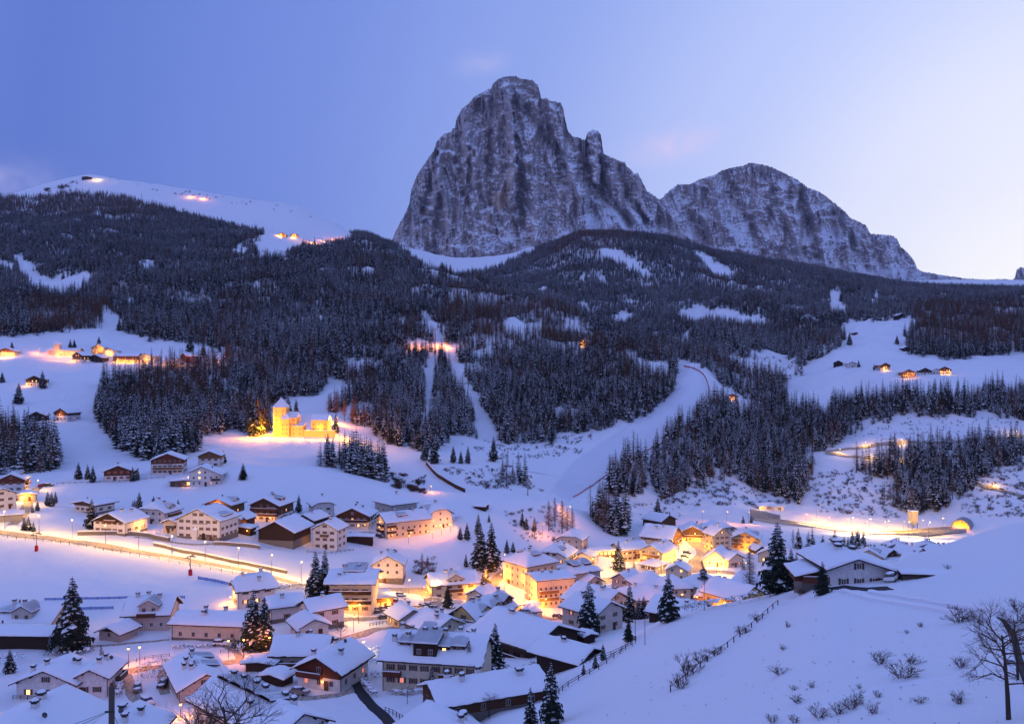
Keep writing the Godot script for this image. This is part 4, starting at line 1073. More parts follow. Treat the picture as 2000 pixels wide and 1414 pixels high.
func town_houses():
	var small = [["woodshed", "dark low woodshed behind the bushes left of the brown chalet", 530, 1340, 5.5, 4.0, 1.9, 12, -20, "dark_wood"], ["woodshed", "open wooden shelter beside the street above the bare twigs", 505, 1312, 6.5, 4.0, 1.8, 6, -8, "brown_wood"], ["village_house", "small pale house squeezed between the car park and the tent roof", 805, 1228, 8, 8, 3.4, 25, 34, "pink_plaster"], ["garage", "snowy garage roof right behind the yellow guest house", 985, 1204, 7, 7, 2.6, 24, 38, "grey_plaster"], ["village_house", "small snowy house behind the square tent roof", 930, 1186, 8, 8, 4.0, 27, -30, "cream_plaster"], ["village_house", "small house tucked under the lone street trees of the town", 1160, 1160, 9, 9, 4.6, 27, 36, "cream_plaster"], ["village_house", "narrow house left of the steep pyramid roof", 1212, 1158, 8, 9, 5.2, 30, -40, "pink_plaster"], ["village_house", "small chalet below the golden curving street", 1322, 1134, 9, 9, 4.4, 27, -20, "cream_plaster"], ["village_house", "low house right of the white modern chapel", 1438, 1108, 9, 10, 4.0, 27, 30, "pink_plaster"], ["village_house", "small house with snowy roof at the right end of the main street", 1500, 1100, 9, 10, 4.2, 26, -30, "cream_plaster"], ["village_house", "small white house above the main street left of the pavilion", 1138, 1106, 8, 8, 4.2, 28, -24, "white_plaster"], ["garage", "low garage with snowy roof below the white hotel", 1052, 1124, 7, 6, 2.6, 16, -20, "concrete"]]
	for q in small:
		house(q[0], q[1], q[2], q[3], q[4], q[5], q[6], q[7], q[8], {"mat": q[9], "win": [0, 0] if q[0] != "village_house" else [2, 2], "lit": 0.3, "chim": [[0.1, 0.0]] if q[0] == "village_house" else []})
	for q in [[1038, 1203, "white peaked tent in the lit yard below the flat roofed hotel"], [1050, 1207, "second white peaked tent right of the first in the lit yard"]]:
		house("tent", q[2], q[0], q[1], 3.6, 3.6, 2.1, 42, 20, {"hip": 1.0, "mat": "white_plaster", "win": [0, 0], "ov": 0.3, "snow": 0.25})
	house("kiosk", "brown kiosk with thick snow beside the cream hotel yard", 1032, 1196, 4.2, 3.4, 2.3, 14, -30, {"mat": "brown_wood", "win": [1, 0], "snow": 0.5})
	house("pavilion", "low pavilion with glowing orange front beside the leaning spruce", 1183, 1087, 8, 15, 2.8, 14, -78, {"piv": "r", "mat": "light_wood", "win": [2, 7], "ww": 1.5, "wh": 1.6, "lit": 0.9, "cat": "restaurant", "lamp": [["r", 0.7, 2.6, 40.0, 1.6], ["r", 0.25, 2.6, 30.0, 1.6]]})
	house("village_house", "long house with bright ground floor left of the glowing hotel", 1240, 1096, 11, 15, 5.8, 22, -64, {"piv": "r", "mat": "cream_plaster", "win": [3, 5], "lit": 0.35, "lamp": [["r", 0.75, 3.4, 60.0, 1.8]], "balc": [["r", 2.7, 0.5, 0.95]], "chim": [[0.1, 0.1], [0.0, -0.2]]})
	house("hotel", "glowing hotel with lit balconies and facades in the town centre", 1272, 1109, 11.5, 15, 7.6, 27, -36, {"mat": "cream_plaster", "win": [4, 5], "lit": 0.6, "balc": [["f", 2.8, 0.05, 0.95], ["f", 5.4, 0.15, 0.85]], "bmat": "light_wood", "chim": [[0.1, 0.1], [0.2, -0.1]], "lamp": [["f", 0.3, 5.0, 50.0, 1.8], ["f", 0.7, 2.4, 60.0, 2.0], ["r", 0.15, 4.6, 70.0, 2.0], ["r", 0.5, 4.6, 70.0, 2.0], ["r", 0.85, 4.6, 60.0, 2.0]]})
	house("pavilion", "low white pavilion with notched snowy roof before the glowing hotel", 1266, 1116, 9, 10, 2.8, 18, -40, {"hip": 1.0, "win": [3, 3], "lit": 0.2, "cat": "restaurant", "lamp": [["r", 0.5, 2.0, 30.0, 2.0]]})
	house("guest_house", "guest house with huge snowy roof and outlined lit gable in the town", 1322, 1069, 15, 17, 5.6, 33, 58, {"mat": "cream_plaster", "wood": 4.0, "wmat": "light_wood", "win": [5, 4], "lit": 0.2, "chim": [[-0.2, -0.1, 1.8, 1.0], [-0.1, 0.1]], "balc": [["f", 2.8, 0.1, 0.9]], "lamp": [["f", 0.35, 3.6, 46.0, 2.0], ["f", 0.75, 3.6, 46.0, 2.0]]})
	house("barn", "brown barn behind the huge town guest house roof", 1306, 1032, 13, 14, 4.6, 24, 40, {"mat": "brown_wood", "win": [0, 0]})
	house("guest_house", "guest house with glowing balcony at the top of the curving street", 1353, 1059, 12, 14, 5.4, 26, -8, {"mat": "pink_plaster", "wood": 3.4, "wmat": "light_wood", "win": [4, 3], "lit": 0.3, "balc": [["f", 2.8, 0.05, 0.95]], "dorm": [[1.0, 0.1, 3.0, 1.4, 1.2, false]], "lamp": [["f", 0.3, 2.2, 30.0, 1.4], ["f", 0.7, 2.2, 30.0, 1.4]]})
	house("village_house", "house behind the glowing balcony guest house with chalet roof", 1376, 1050, 10, 12, 5.0, 24, 30, {"mat": "pink_plaster", "win": [3, 3], "lit": 0.2, "d": 478.0, "chim": [[0.0, 0.0]]})
	house("village_house", "grey tower like house with one lit window below the snowy field", 1411, 1077, 9.5, 9.5, 8.6, 36, 18, {"mat": "grey_plaster", "win": [3, 2], "shut": "shutter", "lit": 0.1, "chim": [[0.0, 0.1]], "lamp": [["l", 0.4, 2.0, 30.0, 2.0]]})
	house("village_house", "snowy hipped roof house behind the grey tower like house", 1420, 1054, 13, 14, 4.4, 27, 30, {"mat": "pink_plaster", "win": [3, 3], "hip": 0.4, "d": 490.0})
	house("guest_house", "vividly yellow floodlit guest house below the snowy field", 1456, 1075, 14, 13, 6.2, 24, -20, {"mat": "yellow_plaster", "win": [4, 3], "balc": [["f", 2.8, 0.02, 0.4], ["f", 5.2, 0.02, 0.4]], "bmat": "light_wood", "dorm": [[1.0, 0.0, 3.4, 1.0, 1.3, false, "yellow_plaster"]], "chim": [[0.0, 0.1]], "lamp": [["f", 0.6, 1.2, 60.0, 3.4], ["r", 0.4, 1.2, 44.0, 3.0]]})
	house("chapel", "white modern chapel with steep tent roof and bright floodlit walls", 1398, 1107, 12, 13, 2.8, 37, -24, {"mat": "white_plaster", "win": [2, 0], "lamp": [["f", 0.35, 1.4, 90.0, 3.4], ["f", 0.72, 1.4, 80.0, 3.4]]})
	house("shed", "small brown shed on the bank right of the yellow guest house", 1487, 1082, 6, 6, 2.2, 28, 20, {"mat": "brown_wood", "win": [0, 0]})
	house("village_house", "long cream house with pyramid roof and orange windows behind the near spruces", 1268, 1184, 13, 18, 5.8, 26, -84, {"piv": "r", "hip": 1.0, "mat": "cream_plaster", "win": [3, 6], "lit": 0.3, "balc": [["r", 2.8, 0.45, 0.75]], "chim": [[0.1, 0.2], [0.2, -0.2]], "d": 300.0, "sink": 1.5})
	house("village_house", "steep pyramid snow roof right behind the long cream house", 1240, 1150, 12, 12, 6.4, 34, -70, {"hip": 1.0, "mat": "cream_plaster", "win": [3, 3], "d": 330.0})
	house("village_house", "second pyramid snow roof at the end of the long cream house", 1284, 1150, 11, 11, 6.0, 32, -80, {"hip": 1.0, "mat": "cream_plaster", "win": [3, 3], "d": 326.0})
	house("village_house", "large smooth snowy roof with one roof window behind the tallest valley spruce", 1205, 1205, 15, 17, 5.0, 27, 42, {"mat": "cream_plaster", "win": [3, 3], "lit": 0.1, "chim": [[-0.1, 0.2], [0.2, 0.3]], "dorm": [[-1.0, 0.0, 2.4, 3.0, 0.8, true]], "d": 285.0})
	house("village_house", "cream house with bare gable wall at the foot of the near slope", 1190, 1226, 11.5, 13, 5.6, 25, 42, {"mat": "pink_plaster", "win": [2, 2], "lit": 0.2, "chim": [[-0.1, -0.2]], "d": 248.0})
	house("barn", "dark gabled barn with broad snowy roof behind the snowy hedge", 1376, 1185, 11.5, 15, 3.6, 25, 54, {"mat": "dark_wood", "win": [0, 0], "d": 255.0, "sink": 2.5, "chim": [[-0.2, 0.2]], "ov": 1.4})
	house("guest_house", "guest house with many angled roofs and lit windows behind the hedge", 1402, 1162, 14, 15, 6.6, 30, -20, {"hip": 0.8, "mat": "yellow_plaster", "win": [4, 4], "lit": 0.25, "dorm": [[1.0, 0.0, 4.0, 0.5, 1.8, false, "yellow_plaster"], [-1.0, 0.1, 3.0, 1.5, 1.4, false, "yellow_plaster"]], "chim": [[0.0, 0.1], [0.1, -0.1]], "d": 292.0, "sink": 3.0, "lamp": [["r", 0.3, 2.4, 20.0, 1.4]]})
	house("village_house", "wide lavender snow roof left of the many angled guest house", 1352, 1150, 13, 14, 6.0, 26, -40, {"hip": 1.0, "mat": "cream_plaster", "win": [3, 3], "d": 330.0, "sink": 1.0})
	house("village_house", "house with orange lit stair front beside the big slope spruce", 1470, 1160, 13, 15, 6.4, 27, 36, {"mat": "yellow_plaster", "win": [4, 4], "lit": 0.3, "d": 280.0, "sink": 2.0, "balc": [["f", 2.8, 0.1, 0.9]], "bmat": "light_wood", "lamp": [["f", 0.2, 2.6, 34.0, 1.8], ["l", 0.5, 2.4, 24.0, 1.8]]})
	house("village_house", "low snowy roof right of the orange lit stair front", 1505, 1120, 11, 13, 4.0, 27, 40, {"mat": "pink_plaster", "win": [2, 2], "d": 330.0})
	var roofs = [["wide snowy roof with dormers nearest the right chalet roof", 1668, 400.0, 16, 14, 25, 30], ["snowy roof under the floodlit viaduct second from the left", 1702, 440.0, 13, 12, 27, -30], ["snowy roof with twin chimneys in the right valley cluster", 1727, 452.0, 12, 12, 27, 20], ["broad snowy roof in the middle of the right valley cluster", 1752, 462.0, 14, 12, 25, -20], ["snowy roof with brown gable in the right valley cluster", 1778, 448.0, 12, 12, 27, 35], ["blue white roof set lowest in the right valley cluster", 1795, 420.0, 13, 12, 25, 45], ["snowy roof with orange gable wall below the white viaduct", 1812, 468.0, 11, 12, 25, -25], ["last snowy roof before the hill edge in the right valley", 1840, 455.0, 12, 13, 25, 30]]
	for k in roofs.size():
		var q: Array = roofs[k]
		house("village_house", q[0], q[1], 0, q[3], q[4], 6.5, q[5], q[6], {"d": q[2], "piv": "c", "sink": 3.5 + (k % 3), "mat": ["pink_plaster", "cream_plaster", "brown_wood"][k % 3], "win": [3, 3], "lit": 0.2, "group": "houses below the floodlit viaduct", "chim": [[0.0, 0.1], [0.1, -0.2]], "dorm": [[1.0, 0.1, 3.0, 2.0, 1.2, k % 2 == 0, "brown_wood"]]})
	house("chalet", "wooden chalet with lit balcony at the foot of the ski run", 1209, 1002, 10, 10, 5.0, 24, -10, {"wood": 1.5, "wmat": "brown_wood", "win": [4, 2], "lit": 0.3, "balc": [["f", 2.5, 0.05, 0.95]], "lamp": [["f", 0.5, 2.3, 10.0, 1.0]]})
	house("chalet", "smaller lit chalet left of the balcony chalet by the ski run", 1182, 998, 9, 8, 3.4, 24, -10, {"mat": "brown_wood", "win": [3, 2], "lit": 0.4})
	house("farmhouse", "low snowy farm building with one orange lamp on the far bank", 1500, 996, 10, 16, 3.0, 18, -70, {"piv": "r", "mat": "white_plaster", "win": [2, 3], "lamp": [["r", 0.12, 2.4, 30.0, 2.0]]})
	house("shed", "pale shed half sunk in snow right of the far bank farm building", 1522, 998, 9, 8, 3.0, 6, 20, {"mat": "white_plaster", "win": [1, 1]})
	# the chalet on the near slope
	var ch := house("chalet", "big white chalet with wide snowy roof on the near slope", 1694, 1137, 12.5, 12, 2.9, 18, 3, {"sink": 1.5, "off": -0.16, "win": [4, 4], "white_frames": true, "ov": 1.5, "og": 1.2, "chim": [[-0.12, -0.28, 1.2, 1.5], [-0.2, -0.02, 1.1, 1.1], [0.08, -0.18, 1.0, 0.9]], "snow": 0.55})
	var b := Bag.new()
	b.tube(Vector3(4.7, 1.3, 8.52), Vector3(4.7, 1.3, 8.6), 0.62, 0.62, 18)
	var ring := part("emblem_disc", b.mesh(), M.grey_plaster, ch)
	b = Bag.new()
	for k in 12:
		var a0 := TAU * k / 12.0
		var a1 := TAU * (k + 1) / 12.0
		b.tube(Vector3(4.7 + cos(a0) * 0.6, 1.3 + sin(a0) * 0.6, 8.62), Vector3(4.7 + cos(a1) * 0.6, 1.3 + sin(a1) * 0.6, 8.62), 0.05, 0.05, 4)
	for k in 4:
		var a0 := TAU * k / 8.0
		b.tube(Vector3(4.7 - cos(a0) * 0.22, 1.3 - sin(a0) * 0.22, 8.62), Vector3(4.7 + cos(a0) * 0.22, 1.3 + sin(a0) * 0.22, 8.62), 0.05, 0.05, 4)
	part("emblem_star", b.mesh(), M.dark_wood, ring)
	house("veranda_wing", "wooden veranda wing with glowing balcony left of the big white chalet", 1592, 0, 4.6, 6.5, 2.4, 14, -6, {"ridge": -37.4, "d": 158.0, "mat": "stone", "wood": 1.2, "wmat": "brown_wood", "win": [2, 2], "cat": "chalet", "balc": [["f", 1.2, 0.02, 0.98], ["l", 1.2, 0.2, 0.98]], "bmat": "red_wood", "ov": 1.6, "snow": 0.5, "lamp": [["f", 0.7, 3.0, 9.0, 0.9]], })
	house("garden_hut", "small round snow capped hut before the white chalet gable", 1638, 1133, 2.6, 2.6, 1.5, 20, 10, {"hip": 1.0, "mat": "grey_wood", "win": [0, 0], "snow": 0.6})
	house("shed", "long low shed with flat snowy roof right of the white chalet", 1812, 1127, 3, 8, 0.9, 6, -98, {"sink": 0.6, "piv": "r", "mat": "grey_wood", "win": [0, 0], "snow": 0.35, "ov": 0.5})

func far_houses():
	var rows = [
		["villa", "white villa with square tower in the lit hamlet on the left", 122, 696, 12, 30, 6.0, 20, -86, {"piv": "r", "mat": "cream_plaster", "win": [3, 8], "lit": 0.2, "lamp": [["r", 0.4, 2.0, 90.0, 4.0], ["r", 0.75, 2.0, 60.0, 4.0], ["f", 0.5, 3.0, 60.0, 4.0]]}],
		["guest_house", "glowing guest house at the far left of the lit hamlet", 10, 696, 16, 14, 5.0, 22, 10, {"mat": "cream_plaster", "wood": 4.0, "win": [5, 3], "lit": 0.4, "lamp": [["f", 0.5, 2.4, 90.0, 4.0], ["f", 0.9, 2.4, 60.0, 4.0]]}],
		["guest_house", "tall lit house with orange gable in the middle of the hamlet", 190, 692, 14, 14, 7.0, 24, -6, {"mat": "yellow_plaster", "win": [4, 3], "lit": 0.5, "lamp": [["f", 0.7, 6.0, 50.0, 3.0]]}],
		["village_house", "dark gabled house with white front lowest in the hamlet", 150, 708, 14, 13, 7.0, 26, -24, {"mat": "white_plaster", "wood": 3.0, "wmat": "dark_wood", "win": [4, 3], "lit": 0.3, "lamp": [["f", 0.2, 1.6, 40.0, 3.0]]}],
		["village_house", "low dark house right of the lowest hamlet house", 184, 708, 15, 12, 4.6, 22, -10, {"mat": "dark_wood", "win": [3, 2]}],
		["hotel", "long brown hotel with a row of bright windows in the hamlet", 244, 709, 15, 24, 7.0, 20, -84, {"piv": "r", "mat": "cream_plaster", "wood": 3.0, "wmat": "brown_wood", "win": [3, 9], "lit": 0.5, "balc": [["r", 3.0, 0.0, 1.0]], "lamp": [["r", 0.2, 2.0, 50.0, 3.0], ["r", 0.5, 2.0, 50.0, 3.0], ["r", 0.8, 2.0, 50.0, 3.0]]}],
		["village_house", "white lit house at the right end of the brown hamlet hotel", 283, 709, 15, 14, 7.0, 20, -12, {"mat": "cream_plaster", "win": [4, 3], "lit": 0.4, "lamp": [["f", 0.6, 2.0, 60.0, 3.0]]}],
		["village_house", "brightly lit white house behind the brown hamlet hotel", 214, 697, 12, 12, 6.0, 22, 0, {"mat": "white_plaster", "win": [3, 3], "lit": 0.4, "lamp": [["f", 0.4, 3.0, 70.0, 3.0]]}],
		["barn", "brown barn between trees at the right end of the hamlet", 358, 706, 12, 16, 5.0, 26, -40, {"mat": "red_wood", "win": [0, 0]}],
		["chalet", "lit chalet alone beside a spruce below the hamlet", 66, 754, 14, 12, 5.6, 25, 6, {"mat": "white_plaster", "wood": 3.0, "wmat": "dark_wood", "win": [4, 2], "lit": 0.5, "lamp": [["f", 0.1, 2.0, 26.0, 3.0]]}],
		["barn", "dark hay barn on the left snowfield below the lit chalet", 70, 822, 11, 11, 4.0, 26, 12, {"mat": "dark_wood", "win": [0, 0]}],
		["farmhouse", "white farmhouse with wooden gable right of the dark hay barn", 118, 822, 13, 12, 6.0, 26, -20, {"wood": 4.0, "wmat": "brown_wood", "win": [3, 3], "lit": 0.1, "lamp": [["f", 0.5, 5.0, 12.0, 1.4]]}],
		["cabin", "reddish cabin half hidden by trees left of the castle wood", 220, 798, 11, 10, 4.5, 28, 10, {"mat": "red_wood", "win": [2, 2], "wood": 2.4, "wmat": "red_wood"}],
		["farmhouse", "brightest farmhouse on the right snowfield beside a small spruce", 1730, 724, 12, 11, 6.0, 24, 8, {"mat": "white_plaster", "wood": 3.0, "wmat": "dark_wood", "win": [4, 3], "lit": 0.5, "lamp": [["f", 0.4, 2.0, 40.0, 2.4]]}],
		["farmhouse", "chalet glowing along its whole front on the right snowfield", 1776, 737, 15, 12, 5.4, 24, -6, {"mat": "light_wood", "win": [6, 2], "lit": 0.8, "lamp": [["f", 0.25, 2.4, 18.0, 2.0], ["f", 0.75, 2.4, 18.0, 2.0]]}],
		["farmhouse", "unlit dark chalet between the glowing farms on the right snowfield", 1808, 732, 12, 11, 4.6, 26, -10, {"mat": "white_plaster", "wood": 2.4, "wmat": "dark_wood", "win": [3, 2]}],
		["farmhouse", "lit farm with bright yard at the right end of the farm row", 1846, 731, 14, 12, 5.4, 26, -8, {"mat": "pink_plaster", "wood": 3.2, "wmat": "dark_wood", "win": [5, 2], "lit": 0.5, "lamp": [["f", 0.2, 2.0, 30.0, 2.4], ["f", 0.8, 2.0, 30.0, 2.4]]}],
		["barn", "small barn beside the lit farm with bright yard", 1829, 731, 9, 10, 4.0, 26, 6, {"mat": "white_plaster", "win": [2, 2], "lit": 0.3}],
		["farmhouse", "pale unlit house beside a spruce left of the farm row", 1665, 717, 11, 10, 4.6, 24, 8, {"win": [3, 2]}],
		["barn", "dark barn at the wood edge left of the pale unlit house", 1638, 716, 11, 11, 4.6, 26, -20, {"mat": "dark_wood", "win": [0, 0]}],
		["cabin", "lone dark cabin high on the right snowfield", 1772, 686, 9, 9, 4.2, 26, 6, {"mat": "dark_wood", "win": [2, 0]}],
		["hay_hut", "tiny brown hay hut high on the right snowfield", 1672, 653, 7, 7, 2.4, 16, 10, {"mat": "brown_wood", "win": [0, 0]}],
		["cabin", "big roofed cabin at the upper edge of the right snowfield", 1763, 620, 16, 14, 4.0, 26, 10, {"mat": "dark_wood", "win": [2, 0]}],
		["guest_house", "lit guest house on the spur right of the ski run", 1430, 782, 14, 12, 5.0, 20, 8, {"mat": "pink_plaster", "wood": 3.0, "win": [5, 3], "lit": 0.7, "lamp": [["f", 0.5, 2.6, 24.0, 2.0]]}],
		["chalet", "orange lit chalet in the forest above the ski run", 1142, 676, 13, 12, 6.0, 26, -10, {"mat": "light_wood", "win": [4, 3], "lit": 0.7, "lamp": [["f", 0.4, 2.4, 36.0, 2.4]]}],
		["mountain_hut", "lit mountain hut with terrace under the snowy summit ridge", 550, 464, 24, 20, 8.0, 24, 0, {"mat": "light_wood", "win": [6, 3], "lit": 0.8, "ww": 1.8, "wh": 2.0, "lamp": [["f", 0.3, 4.0, 500.0, 8.0]]}],
		["mountain_hut", "second lit mountain hut right of the terrace hut", 574, 463, 22, 16, 6.0, 24, 0, {"mat": "brown_wood", "win": [5, 3], "lit": 0.7, "ww": 1.8, "wh": 2.0, "lamp": [["f", 0.5, 3.0, 260.0, 6.0]]}],
		["lift_station", "dark lift station on the top of the snowy summit", 168, 351, 34, 20, 10.0, 8, 10, {"mat": "dark_wood", "win": [0, 0]}],
	]
	for q in rows:
		var n: Node3D = house(q[0], q[1], q[2], q[3], q[4], q[5], q[6], q[7], q[8], q[9])
		if q[0] == "villa":
			var b := Bag.new()
			b.box(Vector3(1.0, -3.0, 3.4), Vector3(7.0, 12.5, 9.4))
			var t := part("tower", b.mesh(), M.cream_plaster, n)
			b = Bag.new()
			var top := Vector3(4.0, 17.0, 6.4)
			var c := [Vector3(0.3, 12.4, 2.7), Vector3(7.7, 12.4, 2.7), Vector3(7.7, 12.4, 10.1), Vector3(0.3, 12.4, 10.1)]
			for k in 4:
				b.tri(c[k], c[(k + 1) % 4], top)
			b.quad(c[0], c[3], c[2], c[1])
			part("tower_roof", b.mesh(), M.snow, t)

func castle():
	var g := ground(590, 851)
	var o := thing("castle", "yellow floodlit castle with a square tower below the forest", "castle", g, deg_to_rad(-4.0))
	var k := g.z / -F                                    # metres per unit of sight
	var m: StandardMaterial3D = M.gold_plaster
	var spec = [["tower", 548, 25.0, 9.0, 21.5, 9.0, 0.0, "pyramid"], ["hall", 567, 28.0, 8.0, 14.0, 10.0, -1.5, "gable"], ["gatehouse", 561, 16.0, 6.0, 13.0, 6.5, 3.6, "pyramid"], ["wing", 583, 24.0, 8.0, 8.0, 8.0, 1.0, "shed"], ["residence", 625, 32.0, 10.0, 12.0, 10.0, -3.0, "gable"]]
	for q in spec:
		var x0: float = (q[1] - 590.0) * k
		var w: float = q[2] * k
		var h: float = q[4]
		var d: float = q[5]
		var z: float = q[6]
		var b := Bag.new()
		b.box(Vector3(x0 - w * 0.5, -6.0, z - d * 0.5), Vector3(x0 + w * 0.5, h, z + d * 0.5))
		var t := part(q[0], b.mesh(), m, o)
		b = Bag.new()
		var e := 0.5
		var lo := [Vector3(x0 - w * 0.5 - e, h - 0.1, z - d * 0.5 - e), Vector3(x0 + w * 0.5 + e, h - 0.1, z - d * 0.5 - e), Vector3(x0 + w * 0.5 + e, h - 0.1, z + d * 0.5 + e), Vector3(x0 - w * 0.5 - e, h - 0.1, z + d * 0.5 + e)]
		if q[7] == "pyramid":
			var top := Vector3(x0, h + 7.2 if q[0] == "tower" else h + 4.5, z)
			for i in 4:
				b.tri(lo[i], lo[(i + 1) % 4], top)
		else:
			var rise := 4.0 if q[7] == "gable" else 2.2
			var r0 := Vector3(lo[0].x, h + rise, z - (0.0 if q[7] == "gable" else d * 0.5))
			var r1 := Vector3(lo[1].x, h + rise, r0.z)
			b.quad(lo[3], r0, r1, lo[2])
			b.quad(lo[1], r1, r0, lo[0])
			b.tri(lo[0], r0, lo[3])
			b.tri(lo[1], lo[2], r1)
		b.quad(lo[3], lo[2], lo[1], lo[0])
		part("roof_snow", b.mesh(), M.snow, t)
		var n := maxi(2, int(w / 3.2))
		for f in int(h / 3.4):
			for i in n:
				add_window(o, Vector3(x0 + (i + 0.5 - n * 0.5) * w / n, 2.0 + f * 3.3, z + d * 0.5 + 0.02), 0.0, 0.8, 1.3, 0.0)
	var b := Bag.new()
	b.box(Vector3(-2.0, -6.0, 3.5), Vector3(26.0, 4.4, 4.4))
	part("curtain_wall", b.mesh(), m, o)
	b = Bag.new()
	b.box(Vector3(-2.0, 4.4, 3.4), Vector3(26.0, 4.7, 4.5))
	part("wall_snow", b.mesh(), M.snow, o)
	b = Bag.new()
	b.box(Vector3(-44.0, -6.0, 4.5), Vector3(-20.0, 0.6, 5.4))
	part("terrace_wall", b.mesh(), M.stone, o)
	for q in [[-19.0, 1.2, 20.0, 290.0], [-8.0, 1.0, 21.0, 290.0], [4.0, 0.8, 19.0, 230.0], [14.0, 0.8, 18.0, 200.0], [23.0, 0.8, 15.0, 170.0], [-27.0, 6.5, 8.0, 1500.0], [34.0, 6.5, -6.0, 1100.0], [14.0, 6.5, 3.4, 40.0], [-3.0, 9.0, -9.0, 130.0]]:
		var p := Vector3(q[0], q[1], q[2])
		var w := o.transform * p
		p.y = maxf(height(w.x, w.z) - g.y + 0.9, q[1] if q[1] > 5.0 else -9.0)
		wall_lamp(o, p, q[3], Color(1.0, 0.63, 0.12), "sodium_bulb")

# ---------------------------------------------------------------- roads, walls, fences
func path_points(px: Array, step := 2.0) -> PackedVector3Array:
	var c := Curve3D.new()
	var pts := []
	for i in range(0, px.size(), 2):
		pts.append(ground(px[i], px[i + 1]))
	return smooth_line(pts, step)

func smooth_line(pts: Array, step: float) -> PackedVector3Array:
	var c := Curve3D.new()
	c.bake_interval = step
	for i in pts.size():
		var t: Vector3 = (pts[mini(i + 1, pts.size() - 1)] - pts[maxi(i - 1, 0)]) * 0.16
		c.add_point(pts[i], -t, t)
	var out := PackedVector3Array()
	var n := maxi(2, int(c.get_baked_length() / step))
	for i in n + 1:
		out.append(c.sample_baked(c.get_baked_length() * i / n))
	return out

func ribbon(called: String, label: String, px: Array, width: float, m: String, lift := 0.12, level := 0.6):
	var line := path_points(px, 2.0)
	var v := PackedVector3Array()
	var cross := 7
	for i in line.size():
		var dir := line[mini(i + 1, line.size() - 1)] - line[maxi(i - 1, 0)]
		dir.y = 0.0
		dir = dir.normalized()
		var side := Vector3(-dir.z, 0, dir.x)
		var mid := height(line[i].x, line[i].z)
		for k in cross:
			var f := (float(k) / (cross - 1) - 0.5) * width * (1.0 + 0.08 * noise_a.get_noise_1d(i * 0.3))
			var p := line[i] + side * f
			var y := height(p.x, p.z)
			p.y = maxf(y, lerpf(y, mid, level)) + lift - (0.3 if k == 0 or k == cross - 1 else 0.0)
			v.append(p)
	var mesh := grid_mesh(v, line.size(), cross)
	var up := (v[cross] - v[0]).cross(v[1] - v[0])
	if up.y < 0.0:
		mesh = grid_mesh(v, line.size(), cross, PackedColorArray(), true)
	lone(called, mesh, M[m], label, "road", "structure")

func wall_line(called: String, label: String, px: Array, h: float, th: float, m: String, snowy := true):
	var line := path_points(px, 3.0)
	var b := Bag.new()
	var s := Bag.new()
	for i in line.size() - 1:
		var a := line[i]
		var c := line[i + 1]
		var d := (c - a).normalized()
		var q := Vector3(-d.z, 0, d.x).normalized() * th * 0.5
		a.y = height(a.x, a.z)
		c.y = height(c.x, c.z)
		var up := Vector3(0, h, 0)
		var dn := Vector3(0, -1.5, 0)
		b.quad(a + q + dn, a + q + up, c + q + up, c + q + dn)
		b.quad(c - q + dn, c - q + up, a - q + up, a - q + dn)
		b.quad(a + q + up, a - q + up, c - q + up, c + q + up)
		var e := q * 1.25
		var hi := up + Vector3(0, 0.28, 0)
		s.quad(a + e + up, a + e * 0.7 + hi, c + e * 0.7 + hi, c + e + up)
		s.quad(c - e + up, c - e * 0.7 + hi, a - e * 0.7 + hi, a - e + up)
		s.quad(a + e * 0.7 + hi, a - e * 0.7 + hi, c - e * 0.7 + hi, c + e * 0.7 + hi)
	var o := thing(called, label, "snow bank" if called == "snow_bank" else "wall", Vector3.ZERO)
	part("masonry", b.mesh(), M[m], o)
	if snowy:
		part("snow_cap", s.mesh(), M.snow, o)

func fence(called: String, label: String, px: Array, gap: float, h: float, rails: int, m: String, post := 0.09, sheet := ""):
	var line := path_points(px, gap)
	var o := thing(called, label, "fence", line[0])
	var pb := Bag.new()
	pb.box(Vector3(-post, -0.5, -post), Vector3(post, h, post))
	var pm := pb.mesh()
	var rb := Bag.new()
	var sb := Bag.new()
	for i in line.size():
		var a := line[i]
		a.y = height(a.x, a.z)
		part("post", pm, M[m], o, Transform3D(Basis.IDENTITY, a - line[0]))
		if i < line.size() - 1:
			var c := line[i + 1]
			c.y = height(c.x, c.z)
			for r in rails:
				var y := Vector3(0, h * (0.9 - 0.42 * r), 0)
				rb.tube(a - line[0] + y, c - line[0] + y, post * 0.8, post * 0.8, 4)
			if sheet:
				var p0 := a - line[0] + Vector3(0, 0.1, 0)
				var p1 := c - line[0] + Vector3(0, 0.1, 0)
				var up := Vector3(0, h - 0.2, 0)
				sb.quad(p0, p0 + up, p1 + up, p1)
	if rails:
		part("rail", rb.mesh(), M[m], o)
	if sheet:
		part("net", sb.mesh(), M[sheet], o)

